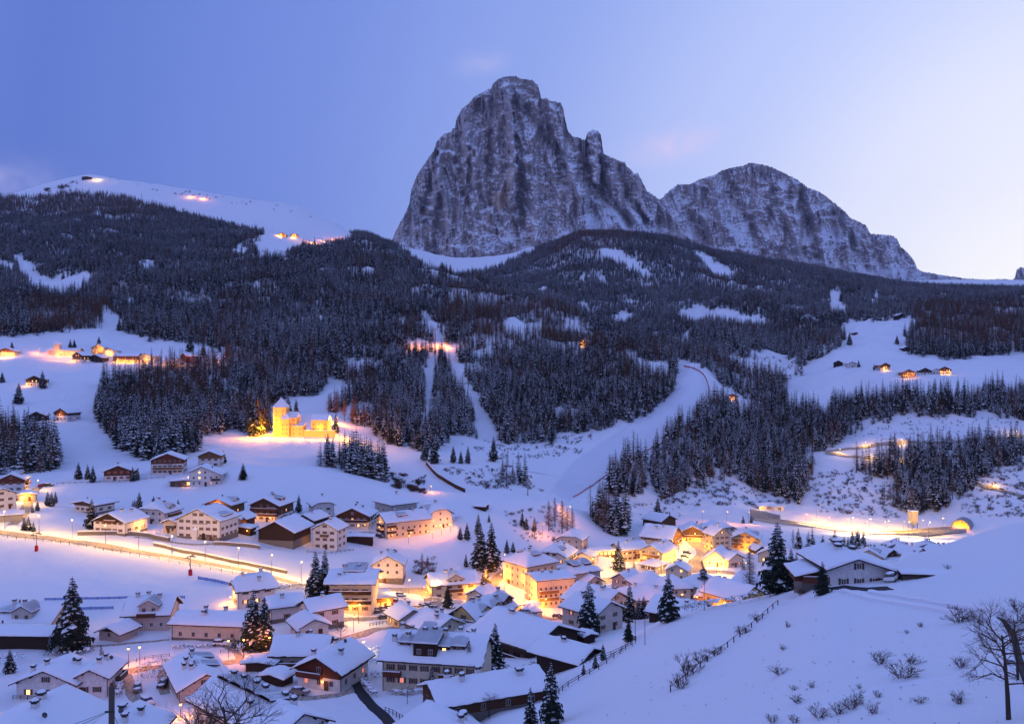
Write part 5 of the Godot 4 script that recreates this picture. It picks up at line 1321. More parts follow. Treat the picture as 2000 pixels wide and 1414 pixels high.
func build_roads():
	ribbon("main_road", "bright snow packed main road crossing the left side", [-60, 1034, 0, 1040, 130, 1056, 260, 1076, 400, 1100, 520, 1125, 610, 1146, 700, 1152, 760, 1151, 850, 1150], 5.8, "road_snow")
	ribbon("lane", "steep bright lane between the houses at the left edge", [22, 1026, 42, 1006, 56, 975, 70, 955, 92, 946], 4.5, "road_snow")
	ribbon("village_street", "snowy village street winding through the lower houses", [190, 1318, 250, 1311, 310, 1304, 400, 1298, 460, 1292, 530, 1286, 600, 1268, 690, 1243, 740, 1228, 830, 1215, 870, 1200], 5.0, "road_snow")
	ribbon("car_park_road", "swept road curving round the car park", [640, 1214, 700, 1210, 760, 1206, 815, 1196, 842, 1182, 838, 1166, 806, 1156, 770, 1153], 6.5, "road_snow", 0.16)
	ribbon("lane", "dark cleared lane running down between hedges", [700, 1262, 690, 1285, 690, 1312, 697, 1342, 720, 1372, 752, 1402, 780, 1440], 2.8, "asphalt", 0.15)
	ribbon("town_street", "bright street passing the cream hotel", [850, 1152, 900, 1160, 945, 1163, 985, 1178, 1035, 1200, 1080, 1212], 7.0, "road_snow", 0.18)
	ribbon("town_street", "street climbing behind the cream hotel", [1010, 1100, 985, 1118, 962, 1140, 960, 1160], 5.0, "road_snow", 0.2)
	ribbon("town_street", "main town street below the glowing hotel", [1085, 1160, 1140, 1142, 1200, 1131, 1290, 1119, 1370, 1116, 1440, 1121, 1520, 1130], 8.0, "road_snow", 0.18)
	ribbon("town_street", "golden curving street rising through the town", [1362, 1118, 1360, 1100, 1374, 1088, 1376, 1076, 1362, 1064, 1345, 1052, 1332, 1042], 9.0, "road_snow", 0.24)
	ribbon("hill_road", "narrow snowy road bending along the near slope", [1652, 1150, 1700, 1164, 1800, 1180, 1900, 1197, 1962, 1216, 1984, 1250, 1996, 1300, 2030, 1380, 2080, 1450], 3.4, "snow", 0.03)
	ribbon("yard", "dark swept yard in front of the white chalet", [1636, 1146, 1662, 1150, 1700, 1152, 1740, 1150], 4.5, "asphalt", 0.1)
	ribbon("hill_road", "cleared strip of asphalt at the right edge of the near slope", [1925, 1203, 1958, 1213, 1980, 1240, 1992, 1290, 2022, 1370, 2068, 1446], 0.9, "asphalt", 0.1)
	ribbon("mountain_road", "hairpin road cut into the wooded slope on the right", [2060, 985, 2000, 970, 1930, 952, 1870, 932, 1800, 913, 1700, 896, 1640, 888, 1618, 884, 1640, 879, 1700, 873, 1800, 864, 1900, 860, 2060, 846], 6.0, "road_snow", 0.35)
	ribbon("ski_track", "trodden track crossing the near slope", [1040, 1440, 1500, 1400, 1620, 1366, 1760, 1335, 1900, 1316], 1.6, "snow", 0.05)
	for q in [["driveway", "ploughed driveway beside the white gabled house", [244, 1316, 252, 1336, 262, 1362, 290, 1384], 3.0], ["driveway", "ploughed driveway left of the slatted roof house", [318, 1306, 316, 1330, 322, 1356], 2.6], ["driveway", "ploughed yard before the brown chalet", [560, 1360, 610, 1364, 668, 1356, 700, 1340], 3.4], ["driveway", "ploughed path from the street to the long low white house", [470, 1290, 462, 1276, 440, 1262], 2.4], ["driveway", "ploughed path behind the big spruce houses", [60, 1252, 130, 1254, 190, 1262, 260, 1256, 330, 1250], 2.2], ["driveway", "ploughed terrace before the old inn", [420, 1062, 380, 1064, 340, 1060, 300, 1054, 262, 1050], 2.6], ["driveway", "ploughed lane between the upper houses", [560, 1028, 600, 1042, 660, 1046, 720, 1040, 745, 1052], 2.6]]:
		ribbon(q[0], q[1], q[2], q[3], "road_snow", 0.1)
	ribbon("snow_track", "curved track over the white upper meadow", [640, 925, 700, 938, 745, 955, 762, 970, 752, 985, 720, 993], 2.2, "snow", 0.10)
	ribbon("snow_track", "thin straight trail across the upper meadow", [490, 925, 520, 945, 556, 966, 575, 985], 1.2, "snow", 0.10)
	ribbon("snow_track", "snowy path from the modern chalet over the meadow edge", [470, 938, 478, 950, 462, 962, 448, 972], 3.0, "snow", 0.12)
	ribbon("snow_track", "snowy track above the ski run foot", [905, 908, 980, 915, 1060, 925, 1090, 930], 4.0, "snow", 0.2)
	ribbon("snow_track", "track winding along the far bank above the town", [1240, 985, 1300, 968, 1380, 958, 1440, 940, 1462, 930], 4.0, "snow", 0.25)
	ribbon("snow_track", "trail rising over the left snowfield", [0, 828, 40, 815, 90, 798, 120, 780, 132, 762], 1.6, "snow", 0.15)
	ribbon("snow_track", "lower trail over the left snowfield", [-10, 738, 60, 735, 130, 732, 210, 724], 2.0, "snow", 0.15)
	for q in [["lower ploughed snow bank along the narrow hill road", [1648, 1156, 1700, 1171, 1800, 1187, 1900, 1204, 1945, 1216, 1964, 1250, 1974, 1300]], ["upper ploughed snow bank along the narrow hill road", [1700, 1158, 1800, 1173, 1900, 1190, 1976, 1209, 2004, 1250, 2018, 1300]]]:
		wall_line("snow_bank", q[0], q[1], 0.28, 0.8, "snow", true)
	wall_line("retaining_wall", "low stone wall above the bright main road", [150, 1046, 200, 1045, 260, 1046, 330, 1058], 1.5, 0.6, "stone")
	wall_line("retaining_wall", "long earth and stone bank under the old inn", [300, 1066, 350, 1078, 420, 1092, 500, 1108, 560, 1120], 1.2, 0.8, "stone")
	wall_line("retaining_wall", "short garden wall in front of the hay barn", [418, 1065, 460, 1067, 508, 1073], 1.3, 0.5, "stone")
	wall_line("avalanche_wall", "rusty brown barrier slanting down left of the ski run", [832, 908, 850, 928, 880, 948, 908, 962], 2.6, 0.5, "brown_wood")
	wall_line("retaining_wall", "orange lit concrete wall of the far road tunnel", [1466, 1006, 1500, 1012, 1524, 1018], 4.6, 0.8, "concrete")
	fence("road_railing", "dark railing along the lower edge of the bright main road", [-20, 1046, 130, 1064, 260, 1085, 400, 1111, 520, 1138, 600, 1156], 4.0, 1.1, 2, "dark_metal", 0.07)
	fence("wooden_fence", "post and rail fence running down the near slope edge", [1060, 1390, 1105, 1345, 1150, 1318, 1200, 1285, 1242, 1252], 2.4, 1.0, 2, "dark_wood", 0.07)
	fence("wooden_fence", "broken rail fence in the brush across the near slope", [1310, 1352, 1360, 1310, 1420, 1265, 1470, 1225, 1520, 1182], 2.6, 0.9, 1, "dark_wood", 0.07)
	fence("wooden_fence", "fence along the path beside the smaller barn", [1040, 1330, 1100, 1305, 1170, 1290, 1235, 1262], 2.2, 1.0, 2, "dark_wood", 0.06)
	fence("wooden_fence", "dark garden fence at the bottom right of the lane", [752, 1392, 772, 1400, 792, 1412], 1.4, 1.1, 2, "dark_wood", 0.06)
	fence("wooden_fence", "rail fence above the lower village street", [430, 1276, 480, 1272, 530, 1268], 2.0, 1.0, 2, "dark_wood", 0.06)
	fence("wooden_fence", "rail fence beside the car park road", [722, 1224, 760, 1218, 800, 1214, 830, 1210], 2.0, 1.0, 2, "dark_wood", 0.06)
	fence("safety_net", "long blue safety net behind the big spruce on the ski meadow", [86, 1173, 150, 1172, 200, 1171, 254, 1169], 3.0, 0.9, 0, "dark_metal", 0.05, "blue_net")
	fence("safety_net", "short blue safety net on the ski meadow right of the long one", [292, 1168, 325, 1168, 360, 1169], 3.0, 0.9, 0, "dark_metal", 0.05, "blue_net")
	fence("safety_net", "lower blue safety net by the practice slope", [84, 1198, 140, 1194, 220, 1190], 3.0, 1.0, 0, "dark_metal", 0.05, "blue_net")
	fence("safety_net", "faint blue safety net left of the half hipped house", [386, 1132, 420, 1138, 446, 1144], 3.0, 1.2, 0, "dark_metal", 0.05, "blue_net")
	fence("safety_net", "red safety net round the top bend of the ski run", [1336, 716, 1362, 724, 1378, 740, 1386, 762, 1384, 785], 8.0, 2.0, 0, "dark_metal", 0.08, "red_net")
	fence("safety_net", "red safety net along the lower right edge of the ski run", [1120, 972, 1180, 932, 1240, 895, 1300, 860, 1340, 832], 8.0, 1.2, 0, "dark_metal", 0.08, "red_net")
	viaduct()

func viaduct():
	# the lit road on piers across the far valley floor, and its tunnel
	var line := smooth_line([at(1470, 1012, 640), at(1540, 1021, 640), at(1620, 1034, 640), at(1700, 1042, 640), at(1780, 1041, 645), at(1830, 1036, 655), at(1876, 1033, 668)], 4.0)
	var o := thing("viaduct", "long brightly lit road viaduct across the far valley floor", "bridge", line[0])
	var deck := Bag.new()
	var rail := Bag.new()
	var top := Bag.new()
	for i in line.size() - 1:
		var a := line[i] - line[0]
		var c := line[i + 1] - line[0]
		var q := Vector3(-(c - a).z, 0, (c - a).x).normalized()
		for s in [-1.0, 1.0]:
			rail.quad(a + q * 5.2 * s, a + q * 5.2 * s + Vector3(0, 1.1, 0), c + q * 5.2 * s + Vector3(0, 1.1, 0), c + q * 5.2 * s)
			rail.quad(c + q * 5.4 * s, c + q * 5.4 * s + Vector3(0, 1.1, 0), a + q * 5.4 * s + Vector3(0, 1.1, 0), a + q * 5.4 * s)
			rail.quad(a + q * 5.2 * s + Vector3(0, 1.1, 0), a + q * 5.4 * s + Vector3(0, 1.1, 0), c + q * 5.4 * s + Vector3(0, 1.1, 0), c + q * 5.2 * s + Vector3(0, 1.1, 0))
			deck.quad(a + q * 5.4 * s, c + q * 5.4 * s, c + q * 5.4 * s + Vector3(0, -1.6, 0), a + q * 5.4 * s + Vector3(0, -1.6, 0))
		deck.quad(a - q * 5.4 + Vector3(0, -1.6, 0), a + q * 5.4 + Vector3(0, -1.6, 0), c + q * 5.4 + Vector3(0, -1.6, 0), c - q * 5.4 + Vector3(0, -1.6, 0))
		top.quad(a + q * 5.4, a - q * 5.4, c - q * 5.4, c + q * 5.4)
	part("deck", deck.mesh(), M.concrete, o)
	part("roadway", top.mesh(), M.road_snow, o)
	part("parapet", rail.mesh(), M.concrete, o)
	var pier := Bag.new()
	pier.box(Vector3(-1.2, -26, -3.2), Vector3(1.2, -1.6, 3.2))
	var pm := pier.mesh()
	for i in range(4, line.size() - 2, 7):
		part("pier", pm, M.concrete, o, Transform3D(Basis(Vector3.UP, 0.3), line[i] - line[0]))
	# tunnel mouth with its round orange lit lining
	var g := line[line.size() - 1] + Vector3(1.5, -0.2, -2.0)
	var t := thing("tunnel_portal", "round orange glowing tunnel mouth at the end of the viaduct", "tunnel", g, deg_to_rad(-38.0))
	var ring := Bag.new()
	var lining := Bag.new()
	for k in 20:
		var a0 := PI * k / 20.0
		var a1 := PI * (k + 1) / 20.0
		var e0 := Vector3(cos(a0), sin(a0), 0)
		var e1 := Vector3(cos(a1), sin(a1), 0)
		ring.quad(e0 * 6.2 + Vector3(0, 0, 0.5), e0 * 6.9 + Vector3(0, 0, 0.2), e1 * 6.9 + Vector3(0, 0, 0.2), e1 * 6.2 + Vector3(0, 0, 0.5))
		ring.quad(e0 * 6.9 + Vector3(0, 0, 0.2), e0 * 6.9 + Vector3(0, 0, -14), e1 * 6.9 + Vector3(0, 0, -14), e1 * 6.9 + Vector3(0, 0, 0.2))
		lining.quad(e1 * 6.2 + Vector3(0, 0, 0.5), e1 * 6.2 + Vector3(0, 0, -14), e0 * 6.2 + Vector3(0, 0, -14), e0 * 6.2 + Vector3(0, 0, 0.5))
		lining.tri(Vector3(0, 0, -14), e0 * 6.2 + Vector3(0, 0, -14), e1 * 6.2 + Vector3(0, 0, -14))
	part("portal_ring", ring.mesh(), M.concrete, t)
	part("lining", lining.mesh(), M.cream_plaster, t)
	wall_lamp(t, Vector3(0.0, 5.2, -1.0), 55.0, Color(1.0, 0.55, 0.08), "sodium_bulb")
	wall_lamp(t, Vector3(0.0, 5.2, -7.0), 55.0, Color(1.0, 0.55, 0.08), "sodium_bulb")
	# concrete silo beside the viaduct
	var sp := ground(1784, 1032)
	var s := thing("silo", "square concrete silo on legs beside the viaduct", "silo", sp, 0.2)
	var b := Bag.new()
	b.box(Vector3(-2.6, 5.0, -2.6), Vector3(2.6, 13.5, 2.6))
	part("bin", b.mesh(), M.concrete, s)
	b = Bag.new()
	var lo := [Vector3(-2.6, 5.0, 2.6), Vector3(2.6, 5.0, 2.6), Vector3(2.6, 5.0, -2.6), Vector3(-2.6, 5.0, -2.6)]
	for k in 4:
		b.tri(lo[k], lo[(k + 1) % 4], Vector3(0, 2.4, 0))
	part("hopper", b.mesh(), M.concrete, s)
	for k in 4:
		b = Bag.new()
		b.box(Vector3(-0.2, -2.0, -0.2), Vector3(0.2, 5.2, 0.2))
		part("leg", b.mesh(), M.metal, s, Transform3D(Basis.IDENTITY, Vector3(2.3 if k % 2 else -2.3, 0, 2.3 if k < 2 else -2.3)))
	b = Bag.new()
	b.box(Vector3(-2.7, 13.5, -2.7), Vector3(2.7, 13.9, 2.7))
	part("snow_cap", b.mesh(), M.snow, s)

# ---------------------------------------------------------------- street lamps
var lamp_protos := {}

func street_lamp(px: float, py: float, energy: float, warm: int, label: String, h := 7.0, where := Vector3.ZERO):
	var g := ground(px, py) if where == Vector3.ZERO else where
	var key := "%d_%.1f" % [warm, h]
	var o: Node3D
	if lamp_protos.has(key):
		o = copy_of(lamp_protos[key], label, g)
		o.set_meta("group", label)
	else:
		o = thing("street_lamp", label, "street lamp", g, 0.0, label)
		lamp_protos[key] = o
		var b := Bag.new()
		b.tube(Vector3(0, -0.6, 0), Vector3(0, h, 0), 0.09, 0.055, 6)
		part("pole", b.mesh(), M.dark_metal, o)
		b = Bag.new()
		b.tube(Vector3(0, h, 0), Vector3(0.25, h + 0.42, 0.5), 0.05, 0.04, 5)
		b.tube(Vector3(0.25, h + 0.42, 0.5), Vector3(0.35, h + 0.4, 0.9), 0.04, 0.04, 5)
		part("arm", b.mesh(), M.dark_metal, o)
		b = Bag.new()
		b.box(Vector3(0.18, h + 0.36, 0.65), Vector3(0.52, h + 0.46, 1.25))
		part("lamp_hood", b.mesh(), M.dark_metal, o)
		var bulb := part("bulb", bulb_mesh, M[["sodium_bulb", "warm_bulb", "white_bulb"][warm]], o, Transform3D(Basis.from_scale(Vector3(1.4, 1.3, 1.4)), Vector3(0.35, h + 0.15, 0.95)))
		var l := OmniLight3D.new()
		l.name = "light"
		l.light_color = [Color(1.0, 0.56, 0.14), Color(1.0, 0.73, 0.27), Color(1.0, 0.85, 0.60)][warm]
		l.light_size = 0.15
		l.omni_range = 200.0
		l.omni_attenuation = 2.0
		l.shadow_enabled = true
		bulb.add_child(l)
	for c in o.find_children("light", "OmniLight3D", true, false):
		c.light_energy = energy * 1.2

func build_lamps():
	for p in [[8, 1034], [75, 1043], [140, 1052], [205, 1063], [270, 1074], [335, 1085], [400, 1096], [465, 1109], [530, 1122], [588, 1136]]:
		street_lamp(p[0], p[1], 112.0, 1, "street lamp on the upper edge of the bright main road")
	for p in [[74, 958], [60, 985], [44, 1006]]:
		street_lamp(p[0], p[1], 60.0, 1, "street lamp beside the steep lane at the left edge", 5.0)
	for p in [[798, 1162, 60], [766, 1190, 60], [742, 1158, 70], [850, 1168, 40], [822, 1204, 60], [700, 1218, 50], [654, 1216, 50]]:
		street_lamp(p[0], p[1], p[2], 1, "street lamp round the car park beside the brown hotel", 5.5)
	street_lamp(947, 1160, 170.0, 0, "brightest street lamp before the twin spruces in the centre")
	street_lamp(984, 1106, 45.0, 0, "orange street lamp where the street climbs behind the cream hotel", 5.0)
	street_lamp(1112, 1010, 60.0, 0, "orange street lamp at the foot of the ski run", 6.0)
	street_lamp(1060, 1048, 55.0, 0, "orange street lamp beside the larches on the town bank", 6.0)
	for p in [[880, 1040, 22], [862, 1046, 20], [845, 1053, 12], [798, 1062, 18]]:
		street_lamp(p[0], p[1], p[2], 0, "low lamp along the path below the upper terrace houses", 3.5)
	for p in [[985, 1170, 60], [1024, 1190, 70], [1064, 1203, 50]]:
		street_lamp(p[0], p[1], p[2], 0, "street lamp along the bright street passing the cream hotel", 6.0)
	for p in [[1156, 1118], [1190, 1112], [1222, 1106], [1178, 1132], [1240, 1126], [1292, 1122], [1132, 1146], [1340, 1122], [1400, 1122], [1455, 1126]]:
		street_lamp(p[0], p[1], 75.0, 1, "street lamp along the main town street", 6.0)
	for p in [[1330, 1104], [1346, 1090], [1388, 1090], [1388, 1074], [1356, 1064], [1326, 1086]]:
		street_lamp(p[0], p[1], 80.0, 1, "street lamp along the golden curving street", 6.0)
	for p in [[1330, 1175, 290.0], [1358, 1170, 262.0], [1300, 1175, 310.0], [1440, 1165, 300.0]]:
		street_lamp(p[0], 0, 60.0, 0, "street lamp among the houses behind the hedge", 6.0, on_ground(p[0], p[2]))
	for p in [[1122, 1204], [1136, 1192], [1150, 1180]]:
		street_lamp(p[0], p[1], 40.0, 0, "street lamp in the yard right of the flat roofed hotel", 5.0)
	for p in [[1372, 1024], [1420, 1024], [1462, 1024]]:
		street_lamp(p[0], p[1], 130.0, 0, "lamp on the far road hidden behind the snowy field", 8.0)
	for p in [[1575, 1028, 260], [1618, 1034, 380], [1655, 1038, 520], [1692, 1042, 600], [1728, 1043, 520], [1765, 1042, 600], [1802, 1040, 420], [1842, 1036, 300]]:
		street_lamp(0, 0, p[2] * 0.62, 1, "tall lamp along the lit viaduct", 9.0, at(p[0], p[1], 645.0))
	for p in [[1665, 1062], [1700, 1066], [1735, 1070], [1775, 1074], [1815, 1078]]:
		var g := on_ground(p[0], 560.0)
		street_lamp(0, 0, 330.0, 2, "white floodlight mast below the viaduct", 11.0, g)
	for p in [[250, 1303], [272, 1300], [445, 1287], [475, 1285], [525, 1280], [690, 1236]]:
		street_lamp(p[0], p[1], 26.0, 0, "street lamp along the lower village street", 4.5)
	street_lamp(708, 1276, 14.0, 2, "pale greenish lamp at the top of the cleared lane", 3.0)
	street_lamp(505, 857, 520.0, 0, "floodlight under the rust orange larches left of the castle", 4.0)
	street_lamp(658, 828, 620.0, 0, "floodlight under the rust orange larches right of the castle", 5.0)
	street_lamp(352, 1400, 30.0, 0, "orange lamp in the alley left of the long row of flats", 2.6)
	street_lamp(2, 1392, 60.0, 0, "orange lamp glaring at the bottom left edge", 4.5, on_ground(-12, 150.0))
	for p in [[76, 694], [110, 705], [300, 714], [318, 714], [345, 714], [385, 712], [425, 708]]:
		street_lamp(p[0], p[1], 110.0, 0, "street lamp in the lit hamlet on the left", 6.0)
	for p in [[812, 681], [852, 679], [874, 681]]:
		street_lamp(p[0], p[1], 170.0, 0, "lamp on the forest road above the cable car line", 6.0)
	street_lamp(188, 352, 900.0, 1, "white summit floodlight beside the lift station", 10.0)
	for p in [[372, 386], [396, 389], [612, 476], [632, 472], [655, 468]]:
		street_lamp(p[0], p[1], 700.0, 0, "lamp on the snow slope below the summit ridge", 8.0)
	for p in [[1640, 886], [1700, 897], [1760, 906], [1690, 872], [1760, 867], [1880, 934], [1940, 953], [1985, 850]]:  # posts added to brighten this road, in place of passing headlights
		street_lamp(p[0], p[1], 60.0, 1, "small added lamp along the hairpin road on the right", 4.0)
	street_lamp(1596, 1012, 60.0, 0, "lamp beside the slip road under the far bank", 6.0)
	street_lamp(841, 961, 30.0, 0, "orange lamp in the little tunnel behind the white meadow", 3.0)

# ---------------------------------------------------------------- trees
func spruce_bags(seed_: int, whorls: int, nb: int, wide: float, snow: float, fine: bool) -> Array:
	# a spruce one metre high: [crown, snow, trunk]; scaled when it is placed
	var r := RandomNumberGenerator.new()
	r.seed = seed_
	var crown := Bag.new()
	var white := Bag.new()
	var trunk := Bag.new()
	trunk.tube(Vector3(0, -0.04, 0), Vector3(0, 0.94, 0), 0.016, 0.003, 5)
	var start := 0.07
	for k in whorls:
		var t := float(k) / whorls
		var y := start + (1.0 - start) * pow(t, 0.92)
		var reach := wide * pow(1.0 - t, 0.80) * (0.55 + 0.45 * smoothstep(0.0, 0.12, t)) * r.randf_range(0.86, 1.12) + 0.008
		var n := nb if t < 0.75 else maxi(4, nb - 2)
		var a0 := r.randf() * TAU
		for b in n:
			var a := a0 + TAU * (b + r.randf_range(-0.3, 0.3)) / n
			var l := reach * r.randf_range(0.58, 1.22)
			var out := Vector3(cos(a), 0, sin(a))
			var side := Vector3(-sin(a), 0, cos(a))
			var rise := 0.10 * l if t > 0.6 else -0.02 * l
			var root := Vector3(0, y, 0)
			var mid := root + out * l * 0.58 + Vector3(0, rise - 0.14 * l, 0)
			var tip := root + out * l + Vector3(0, rise - 0.36 * l, 0)
			var w := l * r.randf_range(0.26, 0.36) if fine else l * r.randf_range(0.34, 0.46)
			var drop := Vector3(0, -l * 0.16 - 0.006, 0)
			crown.tri(root, mid + side * w + drop, mid)
			crown.tri(root, mid, mid - side * w + drop)
			crown.tri(mid, mid + side * w + drop, tip)
			crown.tri(mid, tip, mid - side * w + drop)
			if fine:
				# hanging side twigs
				for q in 4:
					var f := 0.35 + 0.2 * q + r.randf_range(-0.06, 0.06)
					var s := 1.0 if q % 2 == 0 else -1.0
					var p0 := root.lerp(tip, minf(f, 0.95))
					var e := p0 + side * s * w * r.randf_range(0.9, 1.5) + out * l * 0.16 + Vector3(0, -l * r.randf_range(0.16, 0.34) - 0.008, 0)
					crown.tri(p0, p0 + out * l * 0.16, e)
					crown.tri(p0 + Vector3(0, -0.006, 0), p0 + out * l * 0.10 + Vector3(0, -l * 0.3 - 0.008, 0), p0 + out * l * 0.15)
			if r.randf() < snow:
				var lift := Vector3(0, 0.0035 + l * 0.03, 0)
				var f0 := r.randf_range(0.25, 0.6)
				var p1 := root.lerp(mid, f0) + lift
				var ws := w * r.randf_range(0.45, 0.95)
				var far_ := mid.lerp(tip, r.randf_range(0.3, 0.95)) + lift
				var mm := mid + lift
				white.tri(p1, mm + side * ws + drop * ws / w, mm)
				white.tri(p1, mm, mm - side * ws + drop * ws / w)
				white.tri(mm, mm + side * ws + drop * ws / w, far_)
				white.tri(mm, far_, mm - side * ws + drop * ws / w)
	crown.tube(Vector3(0, 0.93, 0), Vector3(0, 1.0, 0), 0.006, 0.001, 4)
	return [crown, white, trunk]

func larch_bags(seed_: int, whorls: int, nb: int, wide: float, snow: float) -> Array:
	# a bare larch: thin rising limbs with sprays of fine twigs
	var r := RandomNumberGenerator.new()
	r.seed = seed_
	var crown := Bag.new()
	var white := Bag.new()
	var trunk := Bag.new()
	trunk.tube(Vector3(0, -0.04, 0), Vector3(0, 0.96, 0), 0.014, 0.003, 5)
	for k in whorls:
		var t := float(k) / whorls
		var y := 0.2 + 0.78 * t
		var reach := wide * pow(1.0 - t, 0.7) * (0.5 + 0.5 * smoothstep(0.0, 0.25, t)) + 0.012
		for b in nb:
			var a := r.randf() * TAU
			var l := reach * r.randf_range(0.5, 1.15)
			var out := Vector3(cos(a), 0, sin(a))
			var side := Vector3(-sin(a), 0, cos(a))
			var p0 := Vector3(0, y, 0)
			var p1 := p0 + out * l + Vector3(0, l * r.randf_range(-0.25, 0.2), 0)
			var th := 0.0022
			crown.tri(p0 + Vector3(0, th, 0), p1, p0 - Vector3(0, th, 0))
			for q in 6:
				var f := r.randf_range(0.2, 1.0)
				var m := p0.lerp(p1, f)
				var e := m + out * l * r.randf_range(0.0, 0.25) + side * l * r.randf_range(-0.5, 0.5) + Vector3(0, l * r.randf_range(-0.35, 0.12), 0)
				crown.tri(m + Vector3(0, th * 0.9, 0), e, m - Vector3(0, th * 0.9, 0) + side * th)
			if r.randf() < snow:
				var m2 := p0.lerp(p1, 0.5) + Vector3(0, 0.004, 0)
				white.tri(m2 - out * l * 0.3 + side * 0.004, m2 + out * l * 0.3, m2 - out * l * 0.3 - side * 0.004)
	return [crown, white, trunk]

func merged(bags: Array, colors: Array) -> ArrayMesh:
	var b := Bag.new()
	b.use_color = true
	for k in 3:
		b.tint = colors[k]
		var v: PackedVector3Array = bags[k].v
		for i in range(0, v.size(), 3):
			b.tri(v[i], v[i + 1], v[i + 2])
	return b.mesh()

func forest_masks() -> Array:
	# where trees stand, and the clearings cut into it
	var woods := [
		poly([-600, 384, 40, 390, 90, 386, 130, 378, 200, 382, 270, 394, 340, 414, 480, 452, 530, 460, 600, 470, 650, 476, 700, 455, 760, 474, 830, 522, 900, 548, 1000, 582, 1100, 626, 1200, 661, 1322, 706, 1318, 762, 1270, 808, 1190, 838, 1130, 852, 1050, 864, 960, 868, 900, 850, 830, 885, 760, 872, 720, 842, 640, 800, 560, 790, 520, 830, 490, 848, 450, 838, 400, 850, 380, 885, 300, 905, 232, 880, 192, 832, 186, 800, 206, 752, 262, 738, 320, 718, 382, 716, 430, 714, 442, 690, 368, 670, 240, 656, 196, 640, 60, 657, -600, 668]),
		poly([890, 545, 960, 530, 1050, 490, 1100, 462, 1140, 446, 1200, 448, 1300, 458, 1400, 488, 1500, 504, 1600, 520, 1700, 540, 1800, 556, 2600, 558, 2600, 905, 2000, 900, 1905, 950, 1840, 1000, 1780, 1012, 1720, 975, 1650, 900, 1600, 900, 1562, 985, 1500, 970, 1450, 935, 1380, 945, 1300, 985, 1268, 930, 1262, 900, 1295, 858, 1388, 790, 1424, 765, 1400, 735, 1330, 700, 1200, 655, 1100, 620, 1000, 578]),
		poly([-600, 855, 60, 850, 105, 880, 112, 905, 108, 930, 60, 940, -600, 950]),
		poly([622, 908, 640, 892, 732, 898, 752, 938, 750, 950, 718, 946, 690, 928, 640, 914]),
		poly([1175, 962, 1215, 900, 1252, 892, 1262, 960, 1210, 978]), poly([972, 930, 1030, 928, 1030, 968, 985, 962]),
		poly([1150, 1010, 1215, 1005, 1232, 1056, 1160, 1045]), poly([1490, 1070, 1585, 1062, 1600, 1090, 1500, 1100]), poly([1588, 1076, 1690, 1066, 1700, 1092, 1600, 1100]),
	]
	var cleared := [
		poly([20, 493, 45, 500, 75, 540, 110, 545, 150, 532, 187, 534, 175, 562, 140, 574, 60, 572, 38, 540]), poly([-60, 508, 22, 512, 24, 528, -60, 530]), poly([195, 608, 236, 612, 242, 660, 205, 660]),
		poly([440, 487, 485, 479, 495, 495, 455, 502]), poly([495, 470, 545, 438, 640, 440, 695, 468, 640, 480, 575, 489, 560, 508, 500, 508]), poly([815, 605, 836, 608, 872, 670, 892, 690, 908, 740, 948, 800, 980, 868, 940, 874, 922, 810, 878, 735, 858, 692, 842, 660]),
		poly([835, 690, 850, 690, 850, 800, 838, 832, 826, 832]), poly([978, 625, 1062, 640, 1062, 662, 985, 652]), poly([1098, 632, 1168, 655, 1162, 672, 1105, 662]),
		poly([520, 862, 530, 800, 560, 780, 625, 768, 640, 742, 700, 758, 645, 800, 690, 838, 670, 862]), poly([800, 671, 895, 672, 902, 686, 804, 685]),
		poly([1168, 488, 1197, 486, 1242, 508, 1275, 535, 1268, 548, 1214, 522, 1178, 506]), poly([1348, 483, 1382, 498, 1438, 535, 1427, 550, 1398, 542, 1368, 512]), poly([1316, 614, 1360, 598, 1502, 620, 1502, 640, 1450, 645, 1400, 636, 1330, 628]),
		poly([1248, 655, 1330, 668, 1338, 645, 1352, 648, 1346, 684, 1268, 668]), poly([1618, 566, 1642, 564, 1652, 612, 1618, 622]), poly([1704, 572, 1722, 571, 1720, 592, 1702, 592]),
		poly([1530, 765, 1575, 710, 1650, 672, 1638, 642, 1660, 628, 1780, 620, 1804, 640, 1772, 655, 1775, 690, 1850, 705, 1940, 690, 2600, 690, 2600, 760, 2000, 765, 1880, 772, 1700, 780, 1600, 800, 1545, 790]),
		poly([1418, 690, 1475, 700, 1562, 702, 1550, 745, 1480, 738, 1430, 716]), poly([1600, 905, 1640, 862, 1700, 832, 1790, 812, 1900, 815, 2100, 835, 2100, 862, 1840, 868, 1745, 882, 1720, 910, 1650, 912]),
		poly([1390, 775, 1430, 762, 1475, 790, 1480, 812, 1430, 800]), poly([1205, 612, 1240, 610, 1230, 635, 1200, 630]), poly([815, 522, 850, 524, 860, 540, 820, 534]), poly([1655, 560, 1662, 900, 1659, 900]),
	]
	return [woods, cleared]

